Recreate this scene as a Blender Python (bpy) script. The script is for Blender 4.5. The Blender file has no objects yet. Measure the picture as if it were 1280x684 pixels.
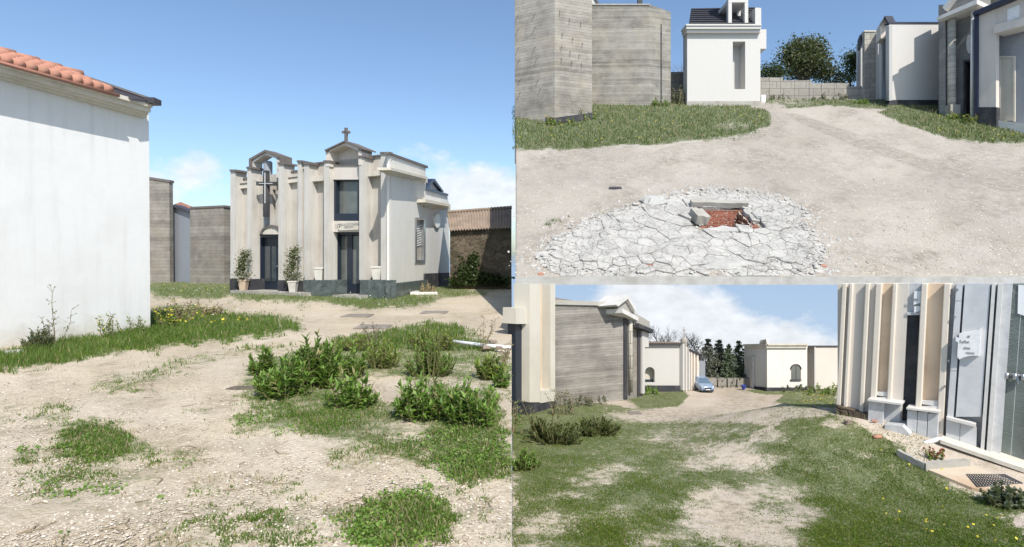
import bpy, math, random
import numpy as np
from mathutils import Vector, Matrix

random.seed(7)
RNG = np.random.default_rng(11)
scene = bpy.context.scene
COL = scene.collection
PI = math.pi
F, YH, CX = 700.0, 322.0, 640.0       # focal length and eye line used to survey the photograph

# ------------------------------------------------------------------ camera
cam_d = bpy.data.cameras.new("camera")
cam = bpy.data.objects.new("camera", cam_d)
COL.objects.link(cam)
cam.location = (0, 0, 0)
cam.rotation_euler = (math.radians(90), 0, 0)
cam_d.sensor_fit = 'HORIZONTAL'
cam_d.sensor_width = 36.0
cam_d.lens = 36.0 * F / 1280.0
cam_d.shift_y = -(342.0 - YH) / 1280.0
cam_d.clip_start = 0.05
cam_d.clip_end = 5000
scene.camera = cam

# ------------------------------------------------------------------ sun
SUN_AZ, SUN_EL = math.radians(22), math.radians(47)
sdir = Vector((math.sin(SUN_AZ) * math.cos(SUN_EL), -math.cos(SUN_AZ) * math.cos(SUN_EL), math.sin(SUN_EL)))
sun_d = bpy.data.lights.new("sun", 'SUN')
sun_d.energy = 4.6
sun_d.angle = math.radians(0.53)
sun_d.color = (1.0, 0.955, 0.88)
sun = bpy.data.objects.new("sun", sun_d)
sun.rotation_euler = sdir.to_track_quat('Z', 'Y').to_euler()
COL.objects.link(sun)

# ------------------------------------------------------------------ exposure
scene.view_settings.view_transform = 'Standard'
scene.view_settings.look = 'None'
scene.view_settings.exposure = 0.27
scene.view_settings.gamma = 1.0
scene.view_settings.use_curve_mapping = False
scene.render.engine = 'CYCLES'


# ------------------------------------------------------------------ node helper
class NT:
    def __init__(s, tree):
        s.t = tree
        s.t.nodes.clear()

    def n(s, kind, ins=None, **props):
        nd = s.t.nodes.new(kind)
        for k, v in props.items():
            setattr(nd, k, v)
        for k, v in (ins or {}).items():
            sock = nd.inputs[k]
            if isinstance(v, bpy.types.NodeSocket):
                s.t.links.new(v, sock)
            else:
                sock.default_value = v
        return nd

    def math(s, op, a, b=0.0, c=0.0, clamp=False):
        return s.n('ShaderNodeMath', {0: a, 1: b, 2: c}, operation=op, use_clamp=clamp).outputs[0]

    def mix(s, fac, a, b, mode='MIX'):
        nd = s.n('ShaderNodeMix', data_type='RGBA', blend_type=mode)
        for i, v in ((0, fac), (6, a), (7, b)):
            if isinstance(v, bpy.types.NodeSocket):
                s.t.links.new(v, nd.inputs[i])
            else:
                nd.inputs[i].default_value = v
        return nd.outputs[2]

    def ramp(s, fac, stops):
        nd = s.n('ShaderNodeValToRGB', {0: fac})
        el = nd.color_ramp.elements
        while len(el) < len(stops):
            el.new(0.5)
        for e, (p, c) in zip(el, stops):
            e.position = p
            e.color = c if isinstance(c, tuple) else (c, c, c, 1)
        return nd.outputs[0]

    def noise(s, vec, scale, detail=4, rough=0.55, dist=0.0):
        return s.n('ShaderNodeTexNoise', {'Vector': vec, 'Scale': scale, 'Detail': detail, 'Roughness': rough, 'Distortion': dist}).outputs[0]

    def mapping(s, vec, scale=(1, 1, 1), rot=(0, 0, 0), loc=(0, 0, 0)):
        return s.n('ShaderNodeMapping', {'Vector': vec, 'Scale': scale, 'Rotation': rot, 'Location': loc}).outputs[0]


def c4(c):
    return (c[0], c[1], c[2], 1.0)


# ------------------------------------------------------------------ world: Nishita sky with cloud banks
world = bpy.data.worlds.new("World")
scene.world = world
world.use_nodes = True
w = NT(world.node_tree)
gen = w.n('ShaderNodeTexCoord').outputs['Generated']
sep = w.n('ShaderNodeSeparateXYZ', {0: gen})
sx, sy, sz = sep.outputs
sky = w.n('ShaderNodeTexSky')
sky.sky_type = 'NISHITA'
sky.sun_disc = False
sky.sun_elevation = SUN_EL
sky.sun_rotation = PI - SUN_AZ
sky.altitude = 50
sky.air_density = 1.0
sky.dust_density = 1.3
sky.ozone_density = 1.3
skycol = w.mix(1.0, sky.outputs[0], (1.1, 1.2, 1.27, 1), 'MULTIPLY')
# the yards stand high: past their edge one looks down into bright hazy air, bluer towards the eye line
below = w.n('ShaderNodeMapRange', {0: sz, 1: 0.01, 2: -0.02, 3: 0.0, 4: 1.0}).outputs[0]
deep = w.n('ShaderNodeMapRange', {0: sz, 1: 0.0, 2: -0.16, 3: 0.0, 4: 1.0}).outputs[0]
hazecol = w.mix(deep, (2.7, 3.9, 5.6, 1), (3.7, 4.7, 5.9, 1))
skycol = w.mix(below, skycol, hazecol)
gx = w.math('DIVIDE', sx, w.math('MAXIMUM', sy, 0.05))
gz = w.math('DIVIDE', sz, w.math('MAXIMUM', sy, 0.05))
gv = w.n('ShaderNodeCombineXYZ', {0: gx, 1: w.math('MULTIPLY', gz, 1.7), 2: 0.0}).outputs[0]
nz = w.noise(gv, 7.5, 9, 0.6, 0.25)
nz2 = w.noise(gv, 21.0, 6, 0.6)
tot = None
for (px, py, rx, ry, st) in [
        (222, 222, 85, 40, .62), (590, 232, 75, 40, .68), (600, 262, 100, 30, .5), (500, 190, 40, 16, .28), (605, 155, 26, 10, .24),
        (545, 118, 22, 8, .2), (512, 126, 14, 8, .2), (430, 250, 160, 30, .2),
        (830, 402, 90, 44, .58), (905, 408, 75, 30, .56), (820, 375, 50, 28, .62), (980, 428, 110, 26, .46), (1010, 384, 60, 12, .2),
        (940, 450, 190, 22, .5), (760, 372, 60, 26, .3),
        (975, 40, 60, 9, .2), (1090, 45, 60, 9, .2), (850, 42, 26, 18, .3), (1060, 22, 80, 5, .1)]:
    ex = w.math('DIVIDE', w.math('SUBTRACT', gx, (px - CX) / F), rx / F)
    ez = w.math('DIVIDE', w.math('SUBTRACT', gz, (YH - py) / F), ry / F)
    d2 = w.math('ADD', w.math('MULTIPLY', ex, ex), w.math('MULTIPLY', ez, ez))
    g = w.math('MULTIPLY', w.math('POWER', 2.718, w.math('MULTIPLY', d2, -0.9)), st)
    tot = g if tot is None else w.math('ADD', tot, g)
front = w.math('GREATER_THAN', sy, 0.05)
dens = w.math('ADD', w.math('MULTIPLY', w.math('SUBTRACT', nz, 0.5), 1.5), w.math('MULTIPLY', w.math('SUBTRACT', nz2, 0.5), 0.35))
dens = w.math('ADD', dens, w.math('SUBTRACT', tot, 0.36))
dens = w.math('MULTIPLY', w.math('SMOOTH_MIN', w.math('MULTIPLY', w.math('MAXIMUM', dens, 0.0), 3.0), 1.0, 0.2), front)
dens = w.math('MULTIPLY', dens, w.math('MINIMUM', w.math('MULTIPLY', tot, 4.0), 1.0), clamp=True)
dens = w.math('MULTIPLY', dens, 0.82)
shade = w.math('MULTIPLY_ADD', nz2, 0.55, 0.68)
cloudcol = w.mix(1.0, (6.9, 7.0, 7.15, 1), w.n('ShaderNodeCombineXYZ', {0: shade, 1: shade, 2: shade}).outputs[0], 'MULTIPLY')
skyfin = w.mix(dens, skycol, cloudcol)
bg = w.n('ShaderNodeBackground', {'Color': skyfin, 'Strength': 0.12})
wo = w.n('ShaderNodeOutputWorld', {0: bg.outputs[0]})


# ------------------------------------------------------------------ materials
def new_mat(name):
    m = bpy.data.materials.new(name)
    m.use_nodes = True
    t = NT(m.node_tree)
    out = t.n('ShaderNodeOutputMaterial')
    pos = t.n('ShaderNodeNewGeometry').outputs['Position']
    return m, t, out, pos


def finish(t, out, col, rough=0.85, bump=None, bstr=0.3, bdist=0.02, spec=0.3, metal=0.0, extra=None):
    ins = {'Base Color': col, 'Roughness': rough, 'Specular IOR Level': spec, 'Metallic': metal}
    if extra:
        ins.update(extra)
    b = t.n('ShaderNodeBsdfPrincipled', ins)
    if bump is not None:
        bp = t.n('ShaderNodeBump', {'Height': bump, 'Strength': bstr, 'Distance': bdist})
        t.t.links.new(bp.outputs[0], b.inputs['Normal'])
    t.t.links.new(b.outputs[0], out.inputs[0])
    return b


def plaster(name, col, stain=0.25, staincol=(0.25, 0.21, 0.16), streak=0.4, scale=1.0, rough=0.9, mud=None):
    """rendered wall: faint mottling, rain streaks and grime with shapes of their own"""
    m, t, out, pos = new_mat(name)
    a = t.noise(pos, 0.9 * scale, 6, 0.6)
    b = t.noise(pos, 7.0 * scale, 5, 0.65)
    st = t.noise(t.mapping(pos, (5 * scale, 5 * scale, 0.35 * scale)), 1.0, 5, 0.62)
    base = t.mix(t.math('MULTIPLY', t.math('SUBTRACT', b, 0.35), 0.35, clamp=True), c4(col), c4([x * 0.82 for x in col]))
    blot = t.ramp(a, [(0.46, 0.0), (0.72, 1.0)])
    base = t.mix(t.math('MULTIPLY', blot, stain), base, c4(staincol))
    sk = t.ramp(st, [(0.5, 0.0), (0.74, 1.0)])
    base = t.mix(t.math('MULTIPLY', sk, streak * (stain + 0.05)), base, c4([x * 0.8 for x in staincol]))
    if mud is not None:      # mud splashed up from the ground
        zz = t.n('ShaderNodeSeparateXYZ', {0: pos}).outputs[2]
        hgt = t.math('SUBTRACT', t.math('ADD', zz, t.math('MULTIPLY', t.noise(pos, 3.5, 6, 0.7), -0.9)), mud - 0.45)
        mm = t.n('ShaderNodeMapRange', {0: hgt, 1: 0.0, 2: 0.42, 3: 1.0, 4: 0.0}).outputs[0]
        base = t.mix(t.math('MULTIPLY', mm, 0.55), base, (0.40, 0.35, 0.27, 1))
    fine = t.noise(pos, 60.0 * scale, 3, 0.6)
    finish(t, out, base, rough, t.math('ADD', t.math('MULTIPLY', b, 0.7), t.math('MULTIPLY', fine, 0.4)), 0.22, 0.02, 0.2)
    return m


def board_concrete(name, col, board=0.22, dark=0.55, vert=False, slope=0.0):
    """board-marked concrete: courses of shuttering boards, each its own grey, pores and drips"""
    m, t, out, pos = new_mat(name)
    s = t.n('ShaderNodeSeparateXYZ', {0: pos})
    zz = s.outputs[2]
    wob = t.math('MULTIPLY', t.math('SUBTRACT', t.noise(pos, 1.3, 3), 0.5), 0.05)
    zb = t.math('DIVIDE', t.math('ADD', zz, wob), board)
    idx = t.math('FLOOR', zb)
    fr = t.math('FRACT', zb)
    run = t.math('FLOOR', t.math('MULTIPLY', t.math('ADD', t.math('ADD', s.outputs[0], s.outputs[1]), t.math('MULTIPLY', idx, 0.77)), 0.13))
    wn = t.n('ShaderNodeTexWhiteNoise', {'Vector': t.n('ShaderNodeCombineXYZ', {0: idx, 1: run, 2: 0.0}).outputs[0]}, noise_dimensions='3D').outputs[0]
    joint = t.math('LESS_THAN', fr, 0.07)
    grain = t.noise(t.mapping(pos, (3, 3, 34)), 1.0, 6, 0.7)
    blot = t.noise(pos, 1.6, 6, 0.65)
    wn2 = t.n('ShaderNodeTexWhiteNoise', {'Vector': t.n('ShaderNodeCombineXYZ', {0: t.math('FLOOR', t.math('MULTIPLY', idx, 0.37)), 1: 3.0, 2: 0.0}).outputs[0]}, noise_dimensions='3D').outputs[0]
    v = t.math('ADD', t.math('MULTIPLY_ADD', wn, 0.36, t.math('MULTIPLY_ADD', wn2, 0.35, 0.36)), t.math('MULTIPLY', t.math('SUBTRACT', blot, 0.5), 1.5))
    v = t.math('ADD', v, t.math('MULTIPLY', t.math('SUBTRACT', grain, 0.5), 1.3))
    v = t.math('MULTIPLY', v, t.math('SUBTRACT', 1.0, t.math('MULTIPLY', joint, 0.6)))
    dk = c4([x * (1 - dark) for x in col])
    base = t.mix(t.math('MULTIPLY', v, 0.85, clamp=True), dk, c4(col))
    warm = t.noise(pos, 0.7, 4)
    base = t.mix(t.math('MULTIPLY', t.ramp(warm, [(0.5, 0.0), (0.7, 1.0)]), 0.35), base, c4((col[0] * 0.95, col[1] * 0.86, col[2] * 0.72)))
    h = t.math('ADD', t.math('MULTIPLY', grain, 0.6), t.math('MULTIPLY', t.math('SUBTRACT', 1.0, joint), 0.8))
    finish(t, out, base, 0.92, h, 0.5, 0.02, 0.2)
    return m


def simple(name, col, rough=0.6, var=0.25, scale=6.0, bump=0.15, spec=0.4, metal=0.0, grime=None):
    m, t, out, pos = new_mat(name)
    a = t.noise(pos, scale, 6, 0.6)
    base = t.mix(t.math('MULTIPLY', a, 1.0), c4([x * (1 - var) for x in col]), c4([min(1, x * (1 + var)) for x in col]))
    if grime:
        g = t.ramp(t.noise(pos, scale * 0.35, 6, 0.65), [(0.48, 0.0), (0.7, 1.0)])
        base = t.mix(t.math('MULTIPLY', g, 0.7), base, c4(grime))
    finish(t, out, base, rough, t.noise(pos, scale * 6, 4, 0.6), bump, 0.01, spec, metal)
    return m


def glass_mat(name, col, rough=0.06):
    m, t, out, pos = new_mat(name)
    a = t.noise(pos, 3.0, 4)
    base = t.mix(a, c4([x * 0.6 for x in col]), c4([x * 1.3 for x in col]))
    finish(t, out, base, rough, None, spec=0.9)
    return m


def leaf_mat(name, c_a, c_b, trans=0.3, rough=0.55, dead=0.0):
    m, t, out, pos = new_mat(name)
    r = t.n('ShaderNodeNewGeometry').outputs['Random Per Island']
    big = t.noise(pos, 0.9, 3)
    f = t.math('ADD', t.math('MULTIPLY', r, 0.7), t.math('MULTIPLY', t.math('SUBTRACT', big, 0.35), 0.9), clamp=True)
    col = t.mix(f, c4(c_a), c4(c_b))
    if dead:
        r2 = t.math('FRACT', t.math('MULTIPLY', r, 37.7))
        col = t.mix(t.math('MULTIPLY', t.math('LESS_THAN', r2, dead), 0.85), col, (0.30, 0.24, 0.12, 1))
    d = t.n('ShaderNodeBsdfPrincipled', {'Base Color': col, 'Roughness': rough, 'Specular IOR Level': 0.35})
    tr = t.n('ShaderNodeBsdfTranslucent', {'Color': t.mix(0.5, col, (0.25, 0.38, 0.04, 1))})
    mx = t.n('ShaderNodeMixShader', {0: trans, 1: d.outputs[0], 2: tr.outputs[0]})
    t.t.links.new(mx.outputs[0], out.inputs[0])
    return m


def ground_mat(name, gravel_a, gravel_b, dry, soil, fine=1.0):
    """stony ground: gravel between dry and green cover, driven by where the cover grows"""
    m, t, out, pos = new_mat(name)
    at = t.n('ShaderNodeAttribute', attribute_name='cover').outputs['Fac']
    at2 = t.n('ShaderNodeAttribute', attribute_name='dry').outputs['Fac']
    v1 = t.n('ShaderNodeTexVoronoi', {'Vector': pos, 'Scale': 34.0 * fine})
    v2 = t.n('ShaderNodeTexVoronoi', {'Vector': pos, 'Scale': 90.0 * fine})
    n1 = t.noise(pos, 0.8 * fine, 6, 0.62)
    n2 = t.noise(pos, 5.0 * fine, 7, 0.68)
    n3 = t.noise(pos, 26.0 * fine, 5, 0.7)
    pv = t.n('ShaderNodeSeparateColor', {0: v1.outputs['Color']}).outputs[0]
    pv2 = t.n('ShaderNodeSeparateColor', {0: v2.outputs['Color']}).outputs[1]
    sel = t.math('MULTIPLY_ADD', pv, 0.4, t.math('MULTIPLY', pv2, 0.3))
    sel = t.math('ADD', sel, t.math('MULTIPLY', t.math('SUBTRACT', n3, 0.45), 0.8), clamp=True)
    grav = t.mix(sel, c4(gravel_b), c4(gravel_a))
    white = t.math('GREATER_THAN', pv2, 0.93)
    grav = t.mix(t.math('MULTIPLY', white, 0.5), grav, (0.62, 0.58, 0.52, 1))
    stain = t.ramp(n1, [(0.42, 0.0), (0.66, 1.0)])
    grav = t.mix(t.math('MULTIPLY', stain, 0.45), grav, c4(dry))
    d_f = t.math('MULTIPLY', at2, t.ramp(t.math('ADD', t.math('MULTIPLY', n2, 0.7), t.math('MULTIPLY', n3, 0.3)), [(0.4, 0.0), (0.58, 1.0)]))
    grav = t.mix(t.math('MULTIPLY', d_f, 0.8), grav, c4([x * 0.55 for x in dry]))
    n0 = t.noise(pos, 0.28 * fine, 5, 0.6)
    grav = t.mix(t.math('MULTIPLY', t.ramp(n0, [(0.4, 0.0), (0.62, 1.0)]), 0.35), grav, c4([x * 0.72 for x in gravel_b]))
    damp = t.ramp(t.noise(pos, 2.6 * fine, 7, 0.7), [(0.55, 0.0), (0.72, 1.0)])
    grav = t.mix(t.math('MULTIPLY', damp, 0.38), grav, c4([gravel_b[0] * 0.6, gravel_b[1] * 0.58, gravel_b[2] * 0.5]))
    th = t.math('ADD', t.math('MULTIPLY', t.math('SUBTRACT', n2, 0.5), 1.9), t.math('MULTIPLY', t.math('SUBTRACT', n3, 0.5), 1.2))
    cov = t.ramp(t.math('ADD', at, th), [(0.34, 0.0), (0.8, 1.0)])
    green = t.mix(n3, c4(soil), c4((soil[0] * 1.3, soil[1] * 1.7, soil[2] * 0.9)))
    col = t.mix(t.math('MULTIPLY', cov, 0.75), grav, green)
    h = t.math('ADD', t.math('MULTIPLY', v1.outputs['Distance'], -0.5), t.math('ADD', t.math('MULTIPLY', n3, 0.9), t.math('MULTIPLY', n2, 0.8)))
    finish(t, out, col, 0.95, h, 0.5, 0.03, 0.15)
    return m


def rubble(name):
    m, t, out, pos = new_mat(name)
    p = t.mapping(pos, (1, 1, 1.35))
    warp = t.n('ShaderNodeVectorMath', {0: p, 1: t.n('ShaderNodeTexNoise', {'Vector': pos, 'Scale': 1.5}).outputs['Color']}, operation='ADD').outputs[0]
    v = t.n('ShaderNodeTexVoronoi', {'Vector': warp, 'Scale': 2.6})
    e = t.n('ShaderNodeTexVoronoi', {'Vector': warp, 'Scale': 2.6}, feature='DISTANCE_TO_EDGE').outputs[0]
    pv = t.n('ShaderNodeSeparateColor', {0: v.outputs['Color']}).outputs[0]
    col = t.mix(pv, (0.075, 0.058, 0.042, 1), (0.21, 0.165, 0.12, 1))
    col = t.mix(t.math('MULTIPLY', t.noise(pos, 9, 6, 0.7), 0.7), col, (0.06, 0.05, 0.035, 1))
    moss = t.ramp(t.noise(pos, 0.8, 5), [(0.5, 0.0), (0.62, 1.0)])
    col = t.mix(t.math('MULTIPLY', moss, 0.55), col, (0.035, 0.045, 0.018, 1))
    jm = t.ramp(e, [(0.0, 0.0), (0.06, 1.0)])
    col = t.mix(jm, (0.11, 0.095, 0.075, 1), col)
    finish(t, out, col, 0.95, t.math('ADD', t.math('MULTIPLY', jm, 1.0), t.noise(pos, 12, 5)), 0.8, 0.05, 0.15)
    return m


def brick_mat(name, c1, c2, mortar, scale, bw=0.5, rh=0.25, swap=True):
    m, t, out, pos = new_mat(name)
    s = t.n('ShaderNodeSeparateXYZ', {0: pos})
    xy = t.math('ADD', s.outputs[0], t.math('MULTIPLY', s.outputs[1], 0.7))
    vv = t.n('ShaderNodeCombineXYZ', {0: xy, 1: s.outputs[2], 2: 0.0}).outputs[0]
    b = t.n('ShaderNodeTexBrick', {'Vector': vv, 'Color1': c4(c1), 'Color2': c4(c2), 'Mortar': c4(mortar), 'Scale': scale,
                                   'Mortar Size': 0.02, 'Brick Width': bw, 'Row Height': rh})
    n = t.noise(pos, 4, 6, 0.65)
    col = t.mix(t.math('MULTIPLY', t.ramp(n, [(0.45, 0.0), (0.7, 1.0)]), 0.45), b.outputs[0], c4([x * 0.55 for x in c1]))
    finish(t, out, col, 0.93, t.math('ADD', t.math('MULTIPLY', b.outputs[1], -1.0), t.noise(pos, 25, 4)), 0.5, 0.02, 0.15)
    return m


def marble(name, ca, cb, scale=1.6, rough=0.3):
    m, t, out, pos = new_mat(name)
    n = t.noise(pos, scale, 8, 0.65, 1.2)
    v = t.noise(pos, scale * 5, 6, 0.7)
    col = t.mix(t.ramp(n, [(0.35, 0.0), (0.65, 1.0)]), c4(ca), c4(cb))
    col = t.mix(t.math('MULTIPLY', v, 0.3), col, c4([x * 0.6 for x in ca]))
    finish(t, out, col, rough, v, 0.04, 0.01, 0.45)
    return m


M = {}
M['white_wall'] = plaster('white_wall', (0.66, 0.655, 0.64), 0.26, (0.47, 0.455, 0.42), 0.7, mud=-1.65)
M['white_new'] = plaster('white_new', (0.53, 0.51, 0.48), 0.16, (0.55, 0.5, 0.42), 0.4)
M['aged_plaster'] = plaster('aged_plaster', (0.485, 0.45, 0.40), 0.42, (0.28, 0.25, 0.21), 0.9)
M['aged_pillar'] = plaster('aged_pillar', (0.53, 0.505, 0.465), 0.34, (0.30, 0.275, 0.24), 0.9)
M['cream_side'] = plaster('cream_side', (0.66, 0.635, 0.585), 0.16, (0.42, 0.37, 0.29), 0.6)
M['cream_far'] = plaster('cream_far', (0.60, 0.55, 0.49), 0.2, (0.36, 0.31, 0.25), 0.6)
M['tan_plaster'] = plaster('tan_plaster', (0.72, 0.565, 0.41), 0.4, (0.36, 0.25, 0.17), 0.9, 1.6)
M['ivory'] = plaster('ivory', (0.66, 0.59, 0.50), 0.2, (0.5, 0.41, 0.32), 0.7, 1.6)
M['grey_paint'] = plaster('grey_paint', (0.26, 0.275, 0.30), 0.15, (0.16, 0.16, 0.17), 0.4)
M['cornice'] = plaster('cornice', (0.58, 0.54, 0.46), 0.28, (0.3, 0.26, 0.19), 0.8)
M['coping'] = simple('coping', (0.13, 0.115, 0.105), 0.8, 0.3, 5)
M['concrete_warm'] = board_concrete('concrete_warm', (0.38, 0.35, 0.305), 0.15, 0.68)
M['concrete_grey'] = board_concrete('concrete_grey', (0.35, 0.33, 0.29), 0.11, 0.72)
M['concrete_small'] = board_concrete('concrete_small', (0.33, 0.305, 0.27), 0.06, 0.75)
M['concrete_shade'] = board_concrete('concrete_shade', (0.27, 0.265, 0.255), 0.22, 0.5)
M['concrete_left'] = board_concrete('concrete_left', (0.31, 0.285, 0.25), 0.22, 0.68)
M['concrete_plain'] = simple('concrete_plain', (0.36, 0.34, 0.30), 0.92, 0.25, 3, 0.4, 0.2, 0, (0.2, 0.18, 0.15))
def cracked(name, col):
    m, t, out, pos = new_mat(name)
    warp = t.n('ShaderNodeVectorMath', {0: pos, 1: t.n('ShaderNodeVectorMath', {0: t.n('ShaderNodeTexNoise', {'Vector': pos, 'Scale': 3.0, 'Detail': 6.0}).outputs['Color'], 1: (0.45, 0.45, 0.45)}, operation='MULTIPLY').outputs[0]}, operation='ADD').outputs[0]
    a = t.n('ShaderNodeTexVoronoi', {'Vector': warp, 'Scale': 2.3}, feature='DISTANCE_TO_EDGE').outputs[0]
    b = t.n('ShaderNodeTexVoronoi', {'Vector': warp, 'Scale': 6.0}, feature='DISTANCE_TO_EDGE').outputs[0]
    gate = t.ramp(t.noise(pos, 1.1, 4), [(0.42, 0.0), (0.55, 1.0)])
    ln = t.math('MAXIMUM', t.ramp(a, [(0.0, 1.0), (0.02, 0.0)]), t.math('MULTIPLY', gate, t.ramp(b, [(0.0, 0.8), (0.035, 0.0)])))
    n = t.noise(pos, 2.2, 7, 0.68)
    f = t.noise(pos, 22, 6, 0.7)
    base = t.mix(t.ramp(n, [(0.35, 0.0), (0.7, 1.0)]), c4(col), c4([x * 0.74 for x in col]))
    base = t.mix(t.math('MULTIPLY', t.ramp(f, [(0.5, 0.0), (0.75, 1.0)]), 0.45), base, (0.27, 0.245, 0.205, 1))
    base = t.mix(t.math('MULTIPLY', ln, 0.5), base, (0.1, 0.09, 0.075, 1))
    finish(t, out, base, 0.95, t.math('ADD', t.math('MULTIPLY', ln, -1.2), f), 0.7, 0.03, 0.15)
    return m


M['cracked_concrete'] = cracked('cracked_concrete', (0.47, 0.455, 0.425))
M['concrete_white'] = simple('concrete_white', (0.40, 0.395, 0.375), 0.93, 0.28, 4, 0.6, 0.15, 0, (0.24, 0.225, 0.195))
M['block_wall'] = brick_mat('block_wall', (0.33, 0.31, 0.27), (0.26, 0.24, 0.21), (0.2, 0.18, 0.16), 1.0, 0.9, 0.42)
M['rough_block'] = brick_mat('rough_block', (0.47, 0.44, 0.37), (0.36, 0.33, 0.28), (0.22, 0.2, 0.17), 1.6, 0.9, 0.5)
M['brick'] = brick_mat('brick', (0.30, 0.10, 0.065), (0.22, 0.075, 0.05), (0.24, 0.17, 0.13), 1.8, 0.5, 0.2)
M['rubble'] = rubble('rubble')
M['terracotta'] = simple('terracotta', (0.42, 0.205, 0.145), 0.85, 0.3, 4, 0.3, 0.2, 0, (0.36, 0.2, 0.14))
M['old_tile'] = simple('old_tile', (0.27, 0.21, 0.165), 0.9, 0.3, 2.5, 0.3, 0.2, 0, (0.13, 0.11, 0.09))
M['slate'] = simple('slate', (0.05, 0.05, 0.056), 0.6, 0.3, 4, 0.2, 0.3)
M['dark_metal'] = simple('dark_metal', (0.016, 0.024, 0.038), 0.42, 0.2, 4, 0.05, 0.5)
M['gutter'] = simple('gutter', (0.05, 0.045, 0.05), 0.45, 0.2, 4, 0.05, 0.5)
M['navy_flash'] = simple('navy_flash', (0.02, 0.024, 0.05), 0.4, 0.2, 4, 0.05, 0.5)
M['green_marble'] = marble('green_marble', (0.05, 0.065, 0.065), (0.15, 0.175, 0.17), 2.2, 0.35)
M['grey_marble'] = marble('grey_marble', (0.52, 0.52, 0.525), (0.64, 0.64, 0.64), 2.6, 0.35)
M['grey_block'] = marble('grey_block', (0.46, 0.46, 0.46), (0.60, 0.60, 0.595), 5, 0.5)
M['pale_stone'] = marble('pale_stone', (0.58, 0.56, 0.52), (0.70, 0.675, 0.64), 4, 0.5)
M['white_marble'] = marble('white_marble', (0.74, 0.73, 0.71), (0.86, 0.85, 0.83), 6, 0.4)
M['plinth_dark'] = simple('plinth_dark', (0.045, 0.046, 0.052), 0.8, 0.4, 4, 0.3, 0.2, 0, (0.14, 0.13, 0.12))
M['pot'] = simple('pot', (0.56, 0.535, 0.49), 0.8, 0.15, 6, 0.2, 0.25, 0, (0.36, 0.33, 0.28))
M['pot_clay'] = simple('pot_clay', (0.46, 0.36, 0.27), 0.85, 0.15, 6, 0.2, 0.25)
M['glass_dark'] = glass_mat('glass_dark', (0.045, 0.055, 0.06))
M['glass_grey'] = glass_mat('glass_grey', (0.13, 0.14, 0.13), 0.16)
M['glass_green'] = glass_mat('glass_green', (0.19, 0.23, 0.205), 0.22)
M['white_metal'] = simple('white_metal', (0.72, 0.72, 0.71), 0.4, 0.08, 6, 0.04, 0.5)
M['steel'] = simple('steel', (0.42, 0.43, 0.44), 0.3, 0.2, 6, 0.04, 0.5, 0.85)
M['rust_iron'] = simple('rust_iron', (0.25, 0.22, 0.185), 0.85, 0.35, 12, 0.4, 0.3)
M['black'] = simple('black', (0.012, 0.012, 0.013), 0.6, 0.2, 6)
M['ink'] = simple('ink', (0.2, 0.2, 0.2), 0.7, 0.1, 6)
M['bark'] = simple('bark', (0.12, 0.10, 0.08), 0.95, 0.4, 8, 0.5, 0.15)
M['bare'] = simple('bare', (0.2, 0.17, 0.15), 0.95, 0.3, 8, 0.3, 0.15)
M['stem'] = simple('stem', (0.13, 0.12, 0.055), 0.9, 0.3, 12, 0.2, 0.2)
M['dry_stem'] = simple('dry_stem', (0.24, 0.19, 0.12), 0.95, 0.3, 12, 0.2, 0.2)
M['grass'] = leaf_mat('grass', (0.042, 0.095, 0.011), (0.145, 0.215, 0.037), 0.3, 0.6, 0.09)
M['grass_dark'] = leaf_mat('grass_dark', (0.036, 0.075, 0.011), (0.11, 0.155, 0.034), 0.3, 0.6, 0.08)
M['grass_olive'] = leaf_mat('grass_olive', (0.05, 0.105, 0.008), (0.15, 0.205, 0.022), 0.3, 0.6, 0.08)
M['straw'] = leaf_mat('straw', (0.22, 0.17, 0.09), (0.36, 0.30, 0.18), 0.2, 0.8)
M['weed_leaf'] = leaf_mat('weed_leaf', (0.07, 0.15, 0.02), (0.24, 0.36, 0.075), 0.32, 0.5, 0.07)
M['weed_yellow'] = leaf_mat('weed_yellow', (0.11, 0.17, 0.025), (0.30, 0.37, 0.08), 0.32, 0.5, 0.1)
M['weed_grey'] = leaf_mat('weed_grey', (0.075, 0.09, 0.055), (0.15, 0.17, 0.11), 0.25, 0.6)
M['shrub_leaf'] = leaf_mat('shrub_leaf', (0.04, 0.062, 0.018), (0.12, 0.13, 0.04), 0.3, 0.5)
M['ivy'] = leaf_mat('ivy', (0.018, 0.034, 0.01), (0.055, 0.075, 0.022), 0.2, 0.5)
M['tree_leaf'] = leaf_mat('tree_leaf', (0.042, 0.052, 0.026), (0.125, 0.13, 0.06), 0.2, 0.6)
M['tree_deep'] = leaf_mat('tree_deep', (0.022, 0.034, 0.014), (0.062, 0.08, 0.03), 0.2, 0.6)
M['needle'] = leaf_mat('needle', (0.06, 0.085, 0.05), (0.13, 0.165, 0.095), 0.12, 0.6)
M['needle_soft'] = leaf_mat('needle_soft', (0.085, 0.095, 0.07), (0.17, 0.175, 0.13), 0.15, 0.6)
M['yellow_petal'] = leaf_mat('yellow_petal', (0.72, 0.58, 0.03), (0.8, 0.7, 0.12), 0.3, 0.6)
M['white_petal'] = leaf_mat('white_petal', (0.6, 0.6, 0.5), (0.75, 0.74, 0.66), 0.3, 0.6)
M['red_petal'] = leaf_mat('red_petal', (0.42, 0.09, 0.08), (0.55, 0.2, 0.14), 0.3, 0.6)
M['gravel_left'] = ground_mat('gravel_left', (0.66, 0.575, 0.455), (0.42, 0.35, 0.26), (0.50, 0.41, 0.27), (0.055, 0.078, 0.018))
M['gravel_up'] = ground_mat('gravel_up', (0.45, 0.415, 0.37), (0.30, 0.272, 0.238), (0.35, 0.305, 0.25), (0.045, 0.062, 0.016), 0.8)
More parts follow.
